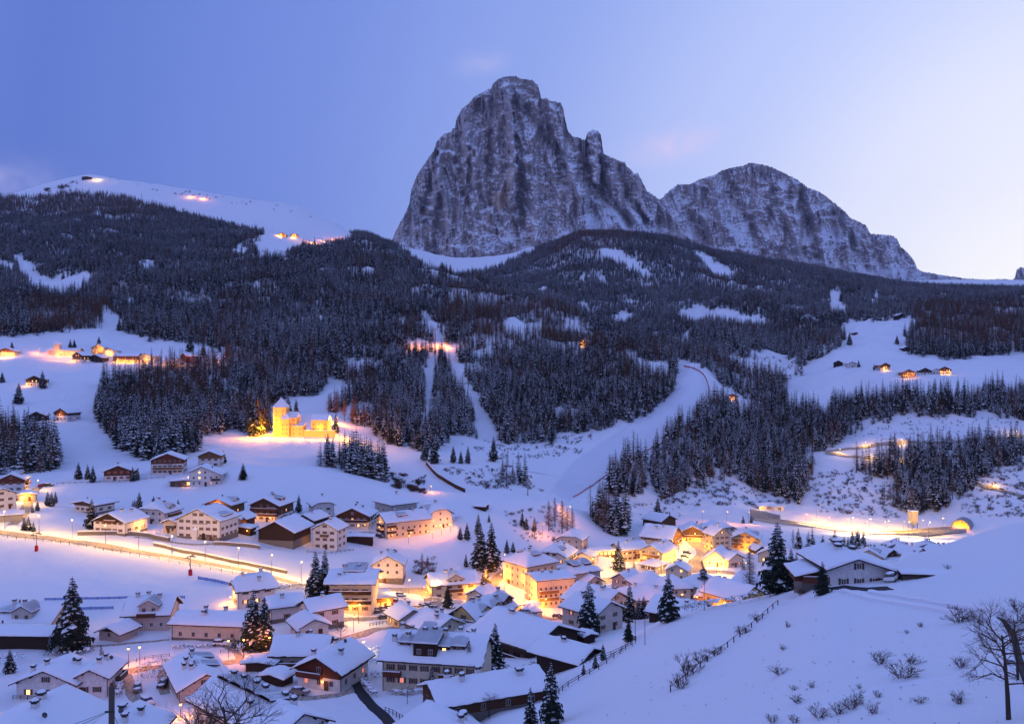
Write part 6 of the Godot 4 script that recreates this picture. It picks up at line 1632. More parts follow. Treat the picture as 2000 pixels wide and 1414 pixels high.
func build_trees():
	var dark := Color(0.020, 0.026, 0.022)
	var white := Color(0.80, 0.82, 0.86)
	var meshes := []
	for k in 4:
		var bags := spruce_bags(100 + k, 13, 7, [0.16, 0.185, 0.165, 0.19][k], [0.22, 0.34, 0.60, 0.78][k], false)
		meshes.append(merged(bags, [dark.lerp(Color(0.040, 0.030, 0.022), [0.0, 0.6, 0.2, 0.1][k]), white, Color(0.05, 0.035, 0.03)]))
	for k in 2:
		var bags := larch_bags(200 + k, 20, 6, 0.16, 0.25)
		meshes.append(merged(bags, [Color(0.15, 0.068, 0.042), white, Color(0.06, 0.04, 0.03)]))
	var masks := forest_masks()
	var woods: Array = masks[0]
	var cleared: Array = masks[1]
	var brown := [poly([50, 600, 215, 595, 225, 660, 60, 662]), poly([880, 560, 1120, 610, 1180, 680, 1000, 700, 860, 640]), poly([0, 370, 180, 362, 330, 398, 300, 430, 0, 420]), poly([1100, 455, 1250, 460, 1200, 500, 1080, 500]), poly([1780, 600, 2000, 600, 2000, 690, 1800, 680]), poly([340, 690, 470, 690, 430, 800, 250, 800])]
	var spots := []
	for k in 6:
		spots.append([])
	var rim := PackedFloat32Array()          # what nearer ground hides, column by column
	rim.resize(NU * NV)
	for i in NU:
		var best := 1e9
		for j in NV:
			best = minf(best, 707.0 - F * gy[i * NV + j] / gd[i * NV + j])
			rim[i * NV + j] = best
	var d := 470.0
	var r := RandomNumberGenerator.new()
	r.seed = 5
	var count := 0
	while d < 3500.0:
		var gap := 4.5 + d * 0.0009
		var x := -0.63 * d - 40.0
		while x < 0.63 * d + 40.0:
			var px_ := x + r.randf_range(-0.5, 0.5) * gap
			var dd := d + r.randf_range(-0.5, 0.5) * gap
			var y := height(px_, -dd)
			var p := Vector3(px_, y, -dd)
			var q := pixel_of(p)
			if hidden(rim, q.x, dd, q.y, 26.0 * F / dd):
				x += gap
				continue
			var w := q + Vector2(noise_c.get_noise_2d(px_ / 40.0, dd / 40.0), noise_c.get_noise_2d(px_ / 40.0 + 50.0, dd / 40.0)) * 11.0
			if noise_a.get_noise_2d(px_ / 120.0 + 300.0, dd / 120.0) > 0.40:
				x += gap
				continue
			if inside(woods, w) and not inside(cleared, w):
				var lump := noise_a.get_noise_2d(px_ / 160.0, dd / 160.0)
				var larch := 0.10 + 0.45 * clampf(lump * 2.0, 0.0, 1.0)
				if inside(brown, q):
					larch = 0.72
				var frost := 0.40 + 0.9 * noise_c.get_noise_2d(px_ / 330.0 + 70.0, dd / 330.0) + smoothstep(1300.0, 2400.0, dd) * 0.25
				var k := (2 if r.randf() < frost else 0) + r.randi_range(0, 1)
				var h := r.randf_range(15.0, 29.0) * (0.85 + 0.3 * noise_a.get_noise_2d(px_ / 60.0, dd / 60.0))
				if dd < 560.0 and q.x > 1480.0:
					h *= 0.5
				if r.randf() < larch:
					k = 4 + r.randi_range(0, 1)
				elif r.randf() < 0.12:
					h *= 0.55
				var b := Basis(Vector3.UP, r.randf() * TAU).scaled(Vector3(h * r.randf_range(0.9, 1.2), h, h * r.randf_range(0.9, 1.2)))
				spots[k].append(Transform3D(b, p - Vector3(0, 0.2, 0)))
				count += 1
			x += gap
		d += gap
	hand_trees()
	forest_individuals(spots)
	var labels = ["dark snow dusted spruces massed on the hillsides round the village", "narrow frosted spruces massed on the hillsides round the village", "broad snow laden spruces massed on the hillsides round the village", "brownish snow dusted spruces massed on the hillsides round the village", "bare russet larches scattered through the hillside forest", "bare reddish brown larches mixed into the hillside forest"]
	for k in 6:
		forest("spruce_forest" if k < 4 else "larch_forest", meshes[k], spots[k], labels[k])

func forest(called: String, mesh: Mesh, where: Array, label: String):
	var mm := MultiMesh.new()
	mm.transform_format = MultiMesh.TRANSFORM_3D
	mm.mesh = mesh
	mm.instance_count = where.size()
	for i in where.size():
		mm.set_instance_transform(i, where[i])
	var o := MultiMeshInstance3D.new()
	o.name = numbered(called)
	o.multimesh = mm
	o.material_override = M.needles
	add_child(o)
	tag(o, label, "forest", "", "stuff")

func hidden(rim: PackedFloat32Array, px: float, d: float, py: float, tall: float) -> bool:
	var i := clampi(roundi((px - U0) / US), 0, NU - 1) * NV
	var a := 0
	var b := NV - 1
	while b - a > 1:
		var m := (a + b) / 2
		if gd[i + m] <= d:
			a = m
		else:
			b = m
	return py - tall > rim[i + a]

func tree_parts(called: String, label: String, bags: Array, crown_m: String, at_: Vector3, h: float) -> Node3D:
	var o := thing(called, label, "tree", at_)
	part("trunk", bags[2].mesh(), M.bark, o)
	part("crown", bags[0].mesh(), M[crown_m], o)
	if bags[1].v.size() > 600:
		part("branch_snow", bags[1].mesh(), M.tree_snow, o)
	o.scale = Vector3.ONE * h
	return o

var tree_protos := {}

func plant(kind: String, variant: int, label: String, g: Vector3, h: float, group := "", wide := 1.0):
	var key := kind + str(variant)
	var o: Node3D
	var called := {"fine": "spruce_tree", "mid": "spruce_tree", "larch": "larch_tree", "thuja": "thuja_tree"}[kind] as String
	if not tree_protos.has(key):
		var bags: Array
		if kind == "fine":
			bags = spruce_bags(300 + variant, 27, 9, [0.21, 0.185, 0.235, 0.17][variant], [0.60, 0.50, 0.62, 0.72][variant], true)
		elif kind == "mid":
			bags = spruce_bags(400 + variant, 14, 8, [0.19, 0.165, 0.21][variant], 0.6, false)
		elif kind == "thuja":
			bags = spruce_bags(500 + variant, 22, 8, 0.26, 0.12, true)
		else:
			bags = larch_bags(600 + variant, 38, 9, 0.2, 0.2)
		o = tree_parts(called, label, bags, "russet_twig" if kind == "larch" else "spruce_green", g, h)
		tree_protos[key] = o
	else:
		o = copy_of(tree_protos[key], label, g)
	o.transform = Transform3D(Basis(Vector3.UP, rng.randf() * TAU).scaled(Vector3(h * wide, h, h * wide)), g - Vector3(0, 0.15, 0))
	if group:
		o.set_meta("group", group)
	elif o.has_meta("group"):
		o.remove_meta("group")

func hand_trees():
	# sight line of the foot, height in units of sight, kind, variant, label
	var rows = [
		[140, 1272, 148, "fine", 2, "huge dark spruce standing alone in the lower left"], [494, 1270, 122, "fine", 0, "left of the two dark spruces by the long low white house"], [516, 1271, 108, "fine", 1, "right of the two dark spruces by the long low white house"],
		[616, 1172, 98, "fine", 1, "left of the twin spruces beside the brown hotel"], [634, 1172, 100, "fine", 3, "right of the twin spruces beside the brown hotel"], [938, 1112, 92, "fine", 0, "left of the tall twin spruces behind the brightest lamp"], [960, 1118, 100, "fine", 1, "right of the tall twin spruces behind the brightest lamp"], [948, 1156, 56, "fine", 0, "short spruce glowing orange above the brightest lamp"],
		[934, 1046, 44, "fine", 3, "spruce halfway up the bank above the tall twin spruces"], [899, 1055, 28, "fine", 1, "left small spruce of the pair below the terrace end house"], [912, 1054, 34, "fine", 0, "right small spruce of the pair below the terrace end house"], [910, 1108, 27, "fine", 3, "small dark spruce alone on the steep bank in the centre"], [990, 1080, 28, "fine", 0, "left small spruce left of the white hotel"], [1002, 1079, 22, "fine", 2, "right small spruce left of the white hotel"],
		[955, 1020, 18, "fine", 3, "tiny spruce under the lone hay hut"], [1020, 1028, 30, "fine", 1, "slim spruce at the top of the snowy bank"], [1028, 1034, 26, "fine", 0, "second slim spruce at the top of the snowy bank"], [1044, 1038, 30, "fine", 3, "spruce just left of the orange lamp on the bank"],
		[1150, 1246, 114, "fine", 0, "tallest spruce in the valley below the slope"], [1228, 1252, 46, "thuja", 0, "dense dark thuja at the slope foot"], [1214, 1215, 46, "fine", 1, "small spruce before the cream gable wall"], [1230, 1216, 80, "fine", 3, "thin tall spruce at the slope edge"], [1248, 1210, 44, "fine", 0, "left of two short spruces by the long cream house"], [1258, 1208, 46, "fine", 2, "right of two short spruces by the long cream house"],
		[1306, 1213, 96, "fine", 2, "broad dark spruce before the dark gabled barn"], [1374, 1168, 72, "fine", 0, "pointed spruce between the hedge and the town"], [1350, 1160, 44, "fine", 1, "smaller spruce left of the pointed spruce"], [1519, 1160, 144, "fine", 2, "great black spruce left of the white chalet"], [1546, 1152, 84, "fine", 0, "shorter dark spruce behind the great black spruce"], [1556, 1144, 64, "fine", 1, "dark spruce touching the veranda wing"], [1607, 0, 68, "thuja", 1, "rounded dark pine before the white chalet", 147.0],
		[967, 1312, 98, "fine", 0, "snowy spruce before the dark farmhouse"], [1076, 1418, 128, "fine", 1, "big snowy spruce at the bottom edge"], [1036, 1422, 84, "fine", 3, "smaller snowy spruce beside the big one at the bottom edge"], [1140, 1318, 26, "fine", 3, "lowest young spruce by the slope fence"], [1163, 1304, 30, "fine", 0, "middle young spruce by the slope fence"], [1178, 1290, 34, "fine", 1, "highest young spruce by the slope fence"], [843, 1352, 56, "fine", 3, "slim frosted spruce before the row of flats"], [456, 1266, 26, "fine", 0, "little spruce before the long low white house"],
		[178, 1033, 60, "fine", 2, "dark spruce standing alone above the bright road"], [271, 1005, 46, "fine", 0, "spruce behind the half hipped white house"], [262, 1006, 32, "fine", 1, "short spruce left of the one behind the half hipped house"], [299, 988, 20, "fine", 2, "round topped spruce showing over the half hipped roof"], [347, 1004, 30, "fine", 0, "small spruce left of the inn roof"], [474, 937, 34, "thuja", 0, "dark round pine at the edge of the white meadow"], [583, 1001, 36, "fine", 1, "taller small spruce behind the white chalets"], [569, 1008, 28, "fine", 0, "shorter small spruce behind the white chalets"], [557, 1016, 20, "fine", 2, "tiny spruce left of the small pair behind the chalets"],
		[92, 988, 30, "fine", 1, "left spruce of the three by the steep lane"], [99, 990, 30, "fine", 0, "middle spruce of the three by the steep lane"], [107, 984, 26, "fine", 3, "right spruce of the three by the steep lane"], [46, 1036, 26, "fine", 0, "first of the little spruces in a row by the bright road"], [54, 1037, 30, "fine", 2, "second of the little spruces in a row by the bright road"], [64, 1039, 22, "fine", 1, "third of the little spruces in a row by the bright road"], [62, 1002, 20, "fine", 3, "upper little spruce beside the steep lane"], [72, 998, 22, "fine", 0, "second upper little spruce beside the steep lane"],
		[200, 1304, 36, "fine", 3, "narrow spruce right of the white gabled house"], [18, 1314, 48, "fine", 2, "dark spruce at the left edge below the barn"], [96, 1274, 36, "fine", 3, "small spruce at the foot of the huge dark spruce"], [152, 936, 34, "fine", 2, "wide spruce at the back of the upper meadow"], [170, 936, 30, "fine", 0, "spruce left of the red shuttered chalet"], [180, 942, 34, "fine", 1, "dark spruce just left of the red shuttered chalet"], [258, 940, 30, "fine", 0, "spruce right of the red shuttered chalet"], [436, 905, 26, "fine", 2, "spruce right of the highest square house"], [268, 938, 26, "fine", 3, "slim spruce left of the white guest house"],
		[192, 686, 30, "fine", 2, "dark spruce above the hamlet houses"], [136, 680, 18, "fine", 0, "left of two small spruces above the villa"], [144, 680, 18, "fine", 2, "right of two small spruces above the villa"], [35, 789, 42, "fine", 2, "spruce alone on the left snowfield"], [82, 759, 36, "fine", 0, "spruce right beside the lit chalet below the hamlet"], [22, 684, 18, "fine", 2, "small spruce over the far left guest house"], [232, 646, 26, "fine", 0, "spruce in the forest gap above the hamlet"], [275, 658, 18, "fine", 2, "spruce at the forest edge above the hamlet"], [370, 688, 40, "fine", 1, "tall spruce right of the hamlet snowfield"], [396, 700, 36, "fine", 3, "spruce near the end of the hamlet road"], [3, 747, 22, "fine", 2, "spruce at the left edge level with the lit chalet"],
		[885, 904, 34, "fine", 1, "left spruce of the group below the cable car line"], [900, 905, 26, "fine", 0, "middle spruce of the group below the cable car line"], [914, 905, 36, "fine", 3, "right spruce of the group below the cable car line"], [964, 902, 50, "fine", 1, "tall slim spruce left of the ski run"], [848, 905, 52, "fine", 0, "spruce at the corner of the castle meadow"], [830, 900, 50, "fine", 3, "second spruce at the corner of the castle meadow"], [655, 846, 38, "fine", 0, "dark spruce at the right end of the castle"], [494, 852, 90, "fine", 1, "tall orange lit spruce left of the castle"], [508, 848, 70, "fine", 0, "second orange lit spruce left of the castle"], [524, 842, 54, "fine", 3, "orange lit spruce against the castle tower"], [562, 822, 50, "fine", 0, "spruce rising behind the castle tower"], [578, 822, 44, "fine", 1, "spruce rising behind the castle hall"],
		[1208, 1116, 62, "fine", 0, "snowy spruce before the long bright house in the town"], [1285, 1012, 42, "fine", 0, "spruce on the open slope right of the ski chalets"], [1308, 1020, 22, "fine", 2, "spruce right of the one on the open slope"], [1452, 1022, 16, "fine", 0, "left of two tiny spruces by the far road"], [1468, 1022, 18, "fine", 1, "right of two tiny spruces by the far road"], [1753, 672, 18, "fine", 2, "spruce alone on the right snowfield"], [1660, 674, 26, "fine", 0, "spruce at the left edge of the right snowfield"], [1678, 716, 14, "fine", 2, "small spruce by the pale unlit house"], [1708, 722, 12, "fine", 1, "small spruce by the brightest farmhouse"],
		[1098, 1046, 72, "larch", 0, "tall bare larch on the bank above the white hotel"], [1084, 1030, 60, "larch", 1, "bare larch left of the tallest one on the bank"], [1465, 1166, 104, "larch", 0, "tall bare larch right of the pointed spruce"], [1452, 1150, 60, "larch", 1, "bare larch against the yellow guest house"], [916, 1336, 88, "larch", 0, "bare larch before the row of flats"], [874, 1188, 46, "thuja", 1, "rounded brown conifer beside the car park"], [928, 1328, 60, "larch", 1, "second bare larch beside the row of flats"], [824, 1122, 44, "larch", 1, "bare trees on the bank behind the pink white house"], [835, 1118, 34, "larch", 0, "smaller bare tree on the bank behind the pink white house"], [258, 1004, 28, "larch", 1, "bare tree behind the half hipped white house"], [1040, 1110, 40, "larch", 1, "thin bare tree left of the white hotel"], [1025, 1102, 34, "larch", 0, "second thin bare tree left of the white hotel"], [1238, 1135, 44, "larch", 0, "bare street tree below the long bright house"], [1220, 1136, 40, "larch", 1, "second bare street tree below the long bright house"], [196, 1286, 30, "larch", 1, "bare tree right of the huge dark spruce"],
		[490, 851, 92, "larch", 0, "tallest rust orange larch left of the castle"], [502, 850, 76, "larch", 1, "second rust orange larch left of the castle"], [516, 847, 54, "larch", 0, "rust orange larch nearest the castle tower"], [642, 812, 46, "larch", 1, "first rust orange larch right behind the castle"], [656, 816, 54, "larch", 0, "second rust orange larch right behind the castle"], [672, 822, 50, "larch", 1, "third rust orange larch right behind the castle"], [690, 828, 52, "larch", 0, "rust orange larch farthest right of the castle"], [1072, 1038, 62, "larch", 1, "leftmost russet larch on the bank above the white hotel"], [1108, 1048, 58, "larch", 1, "russet larch right of the tallest one on the bank"], [1118, 1040, 50, "larch", 0, "russet larch beside the lamp at the ski run foot"],
	]
	for q in rows:
		var g := ground(q[0], q[1]) if q[1] != 0 else on_ground(q[0], q[6])
		plant(q[3], q[4], q[5], g, q[2] * -g.z / F, "", 1.0)

func forest_individuals(spots: Array):
	# the nearest forest trees one by one, the rest stays in the masses
	var all := []
	for k in 4:
		for t in spots[k]:
			all.append([-t.origin.z + absf(t.origin.x) * 0.15, k, t])
	all.sort_custom(func(a, b): return a[0] < b[0])
	var names := {0: "snow dusted spruce in the dark wood by the castle", 1: "snow dusted spruce in the wood right of the ski run", 2: "snow dusted spruce in the wood at the left edge", 3: "snow dusted spruce in the grove behind the white meadow", 4: "snow dusted spruce beside the foot of the ski run", 5: "snow dusted spruce in the small grove left of the ski run", 6: "dark spruce in the grove above the lit pavilion", 7: "spruce in the clump behind the great black spruce", 8: "spruce in the strip behind the white chalet roof"}
	var woods: Array = forest_masks()[0]
	for i in mini(190, all.size()):
		var t: Transform3D = all[i][2]
		var q := pixel_of(t.origin)
		var z := 1
		for j in woods.size():
			if Geometry2D.is_point_in_polygon(q, woods[j]):
				z = j
		plant("mid", i % 3, names[z], t.origin, t.basis.y.length(), names[z], t.basis.x.length() / t.basis.y.length())
		spots[all[i][1]].erase(t)

# ---------------------------------------------------------------- cars, shrubs, bare trees, lifts, poles
func twig_tree(b: Bag, p: Vector3, dir: Vector3, len: float, r: float, depth: int, rr: RandomNumberGenerator, spread: float, droop := 0.0):
	var n := 2 if depth > 1 else 1
	var q := p
	var d := dir
	for k in n:
		var e := q + d * len / n
		b.tube(q, e, r * (1.0 - 0.25 * k), r * (1.0 - 0.25 * (k + 1)), 5 if r > 0.03 else 3)
		q = e
		d = (d + Vector3(rr.randf_range(-0.2, 0.2), rr.randf_range(-0.1, 0.15) - droop, rr.randf_range(-0.2, 0.2))).normalized()
	if depth <= 0:
		return
	var kids := rr.randi_range(2, 3) + (1 if depth > 2 else 0)
	for k in kids:
		var s := Vector3(rr.randf_range(-1, 1), rr.randf_range(-0.35, 0.6) - droop, rr.randf_range(-1, 1)).normalized()
		twig_tree(b, p.lerp(q, rr.randf_range(0.45, 1.0)), (d + s * spread).normalized(), len * rr.randf_range(0.6, 0.82), maxf(r * rr.randf_range(0.45, 0.62), 0.006), depth - 1, rr, spread, droop)

func bare_tree(called: String, label: String, g: Vector3, h: float, seed_: int, depth: int, r: float, lean: Vector3, m := "twig"):
	var rr := RandomNumberGenerator.new()
	rr.seed = seed_
	var o := thing(called, label, "tree", g)
	var t := Bag.new()
	var c := Bag.new()
	var fork := Vector3(lean.x * 0.3, h * 0.22, lean.z * 0.3)
	t.tube(Vector3(0, -0.6, 0), fork, r * 1.2, r, 7)
	var q := fork + Vector3(lean.x * 0.5, h * 0.3, lean.z * 0.5)
	t.tube(fork, q, r, r * 0.65, 7)
	var r2 := q + Vector3(lean.x * 0.6, h * 0.22, lean.z * 0.4)
	t.tube(q, r2, r * 0.65, r * 0.4, 6)
	for k in 14:
		var f := 0.15 + 0.85 * k / 14.0
		var p := fork.lerp(q, minf(f * 2.0, 1.0)).lerp(r2, maxf(0.0, f * 2.0 - 1.0))
		var a := k * 2.4 + rr.randf()
		twig_tree(c, p, (Vector3(cos(a), rr.randf_range(0.1, 0.7), sin(a)) + lean * 0.12).normalized(), h * rr.randf_range(0.16, 0.25) * (1.15 - 0.4 * f), r * 0.42, depth, rr, 0.85, 0.02)
	part("trunk", t.mesh(), M.bark, o)
	part("crown", c.mesh(), M[m], o)

var shrub_protos := []

func shrub(label: String, g: Vector3, h: float, group := ""):
	var k := rng.randi_range(0, 2)
	var o: Node3D
	if shrub_protos.size() < 3:
		k = shrub_protos.size()
		var rr := RandomNumberGenerator.new()
		rr.seed = 900 + k
		var c := Bag.new()
		for s in 12:
			var a := rr.randf() * TAU
			twig_tree(c, Vector3(cos(a) * 0.08, -0.05, sin(a) * 0.08), Vector3(cos(a) * rr.randf_range(0.2, 1.1), 1.0, sin(a) * rr.randf_range(0.2, 1.1)).normalized(), rr.randf_range(0.22, 0.52), 0.016, 3, rr, 0.75)
		var m := MeshInstance3D.new()
		m.name = numbered("bare_shrub")
		m.mesh = c.mesh()
		m.material_override = M.twig
		add_child(m)
		tag(m, label, "shrub", group)
		shrub_protos.append(m)
		o = m
	else:
		o = copy_of(shrub_protos[k], label, g)
	o.transform = Transform3D(Basis(Vector3.UP, rng.randf() * TAU).scaled(Vector3(h * rng.randf_range(0.9, 1.5), h, h * rng.randf_range(0.9, 1.5))), g)
	if group:
		o.set_meta("group", group)
	elif o.has_meta("group"):
		o.remove_meta("group")

var car_proto: Node3D

func car(label: String, g: Vector3, turn: float, paint: String, covered := true, group := ""):
	var n := Vector3.UP
	var o: Node3D
	if car_proto == null:
		o = thing("parked_car", label, "car", g, turn)
		var b := Bag.new()
		var prof := [Vector2(-2.1, 0.35), Vector2(-2.15, 0.75), Vector2(-1.9, 0.92), Vector2(1.0, 0.95), Vector2(2.0, 0.8), Vector2(2.15, 0.6), Vector2(2.1, 0.35)]
		for k in prof.size():
			var a: Vector2 = prof[k]
			var c: Vector2 = prof[(k + 1) % prof.size()]
			b.quad(Vector3(-0.85, a.y, a.x), Vector3(-0.85, c.y, c.x), Vector3(0.85, c.y, c.x), Vector3(0.85, a.y, a.x))
			for s in [-0.85, 0.85]:
				b.tri(Vector3(s, 0.6, 0), Vector3(s, a.y, a.x), Vector3(s, c.y, c.x))
		part("body", b.mesh(), M.white_frame, o)
		b = Bag.new()
		var lo := [Vector3(-0.83, 0.93, -1.85), Vector3(0.83, 0.93, -1.85), Vector3(0.83, 0.94, 1.0), Vector3(-0.83, 0.94, 1.0)]
		var hi := [Vector3(-0.62, 1.42, -1.5), Vector3(0.62, 1.42, -1.5), Vector3(0.62, 1.42, 0.3), Vector3(-0.62, 1.42, 0.3)]
		for k in 4:
			b.quad(lo[k], hi[k], hi[(k + 1) % 4], lo[(k + 1) % 4])
		part("windows", b.mesh(), M.glass, o)
		b = Bag.new()
		b.quad(hi[0], hi[3], hi[2], hi[1])
		part("roof_panel", b.mesh(), M.white_frame, o)
		b = Bag.new()
		b.tube(Vector3(-0.1, 0, 0), Vector3(0.1, 0, 0), 0.33, 0.33, 12)
		var wm := b.mesh()
		for q in [[-0.8, 1.35], [0.8, 1.35], [-0.8, -1.35], [0.8, -1.35]]:
			part("wheel", wm, M.rubber, o, Transform3D(Basis.IDENTITY, Vector3(q[0], 0.33, q[1])))
		b = Bag.new()
		b.blob(Vector3(0, 1.44, -0.6), Vector3(0.7, 0.24, 1.1), 0.1, rng, 5, 10)
		b.blob(Vector3(0, 0.92, 1.45), Vector3(0.8, 0.16, 0.7), 0.1, rng, 5, 10)
		part("snow_cover", b.mesh(), M.snow, o)
		car_proto = o
	else:
		o = copy_of(car_proto, label, g)
	var dx := height(g.x + cos(turn), g.z - sin(turn)) - height(g.x - cos(turn), g.z + sin(turn))
	var dz := height(g.x + sin(turn), g.z + cos(turn)) - height(g.x - sin(turn), g.z - cos(turn))
	o.transform = Transform3D(Basis(Vector3.UP, turn) * Basis(Vector3.FORWARD, -dx * 0.5) * Basis(Vector3.RIGHT, -dz * 0.5), g + Vector3(0, 0.2, 0))
	for c in o.get_children():
		if String(c.name) == "body" or String(c.name) == "roof_panel":
			c.material_override = M[paint]
		if String(c.name) == "snow_cover" and not covered:
			c.free()
	if group:
		o.set_meta("group", group)

func pylon(called: String, label: String, g: Vector3, h: float, red: bool, turn := 0.0):
	var o := thing(called, label, "lift pylon", g, turn)
	var b := Bag.new()
	b.tube(Vector3(0, -1, 0), Vector3(0, h, 0), h * 0.028, h * 0.018, 8)
	part("mast", b.mesh(), M.metal, o)
	b = Bag.new()
	b.box(Vector3(-h * 0.22, h * 0.97, -0.2), Vector3(h * 0.22, h * 1.01, 0.2))
	for s in [-1.0, 1.0]:
		b.box(Vector3(s * h * 0.2 - 0.2, h * 0.88, -1.0), Vector3(s * h * 0.2 + 0.2, h * 0.94, 1.0))
		b.box(Vector3(s * h * 0.2 - 0.06, h * 0.92, -0.1), Vector3(s * h * 0.2 + 0.06, h * 1.0, 0.1))
	part("crossarm", b.mesh(), M.metal, o)
	if red:
		b = Bag.new()
		b.tube(Vector3(0, -0.2, 0), Vector3(0, 1.9, 0), 0.62, 0.6, 10)
		part("crash_pad", b.mesh(), M.red_pad, o)

func hedge(label: String, px: Array, w: float, h: float, snow: float):
	var line := path_points(px, 0.9)
	var o := thing("hedge", label, "hedge", line[0])
	var c := Bag.new()
	var s := Bag.new()
	var rr := RandomNumberGenerator.new()
	rr.seed = hash(label)
	for p in line:
		for k in 26:
			var q := Vector3(rr.randf_range(-w, w), 0, rr.randf_range(-w, w)) * 0.6
			var y := height(p.x + q.x, p.z + q.z) + h * sqrt(rr.randf())
			var a := Vector3(p.x + q.x, y, p.z + q.z) - line[0]
			var u := Vector3(rr.randf_range(-1, 1), rr.randf_range(-0.6, 0.6), rr.randf_range(-1, 1)) * 0.34
			var v := Vector3(rr.randf_range(-1, 1), rr.randf_range(-0.6, 0.6), rr.randf_range(-1, 1)) * 0.34
			c.tri(a, a + u, a + v)
		for k in 3:
			if rr.randf() < snow:
				var q := Vector3(rr.randf_range(-w, w), 0, rr.randf_range(-w, w)) * 0.45
				s.blob(Vector3(p.x + q.x, height(p.x + q.x, p.z + q.z) + h * rr.randf_range(0.75, 1.02), p.z + q.z) - line[0], Vector3(0.42, 0.2, 0.42) * rr.randf_range(0.6, 1.2), 0.4, rr, 4, 6)
	part("foliage", c.mesh(), M.twig, o)
	part("snow", s.mesh(), M.snow, o)

func brush(called: String, label: String, areas: Array, count: int, lo: float, hi: float, seed_: int):
	# leafless scrub on the banks: too much of it to count
	var rr := RandomNumberGenerator.new()
	rr.seed = seed_
	var c := Bag.new()
	for s in 10:
		var a := rr.randf() * TAU
		var d := Vector3(cos(a) * 0.55, 1.0, sin(a) * 0.55).normalized()
		var p := Vector3(cos(a) * 0.15, -0.1, sin(a) * 0.15)
		c.tube(p, p + d * 0.6, 0.018, 0.01, 3)
		for k in 4:
			var e := p + d * rr.randf_range(0.25, 0.6)
			c.tube(e, e + Vector3(rr.randf_range(-0.3, 0.3), rr.randf_range(0.1, 0.45), rr.randf_range(-0.3, 0.3)), 0.012, 0.006, 3)
	var spots := []
	for q in areas:
		var box: Rect2 = Rect2(q[0], Vector2.ZERO)
		for p in q:
			box = box.expand(p)
		var tries := 0
		var got := 0
		while got < count and tries < count * 9:
			tries += 1
			var p := Vector2(rr.randf_range(box.position.x, box.end.x), rr.randf_range(box.position.y, box.end.y))
			if not Geometry2D.is_point_in_polygon(p, q) or noise_a.get_noise_2d(p.x / 26.0, p.y / 13.0) * 1.6 + 0.22 < rr.randf():
				continue
			var g := ground(p.x, p.y)
			var h := rr.randf_range(lo, hi)
			spots.append(Transform3D(Basis(Vector3.UP, rr.randf() * TAU).scaled(Vector3(h * 0.95, h, h * 0.95)), g))
			got += 1
	var mm := MultiMesh.new()
	mm.transform_format = MultiMesh.TRANSFORM_3D
	mm.mesh = c.mesh()
	mm.instance_count = spots.size()
	for i in spots.size():
		mm.set_instance_transform(i, spots[i])
	var o := MultiMeshInstance3D.new()
	o.name = numbered(called)
	o.multimesh = mm
	o.material_override = M.twig
	add_child(o)
	tag(o, label, "brush", "", "stuff")

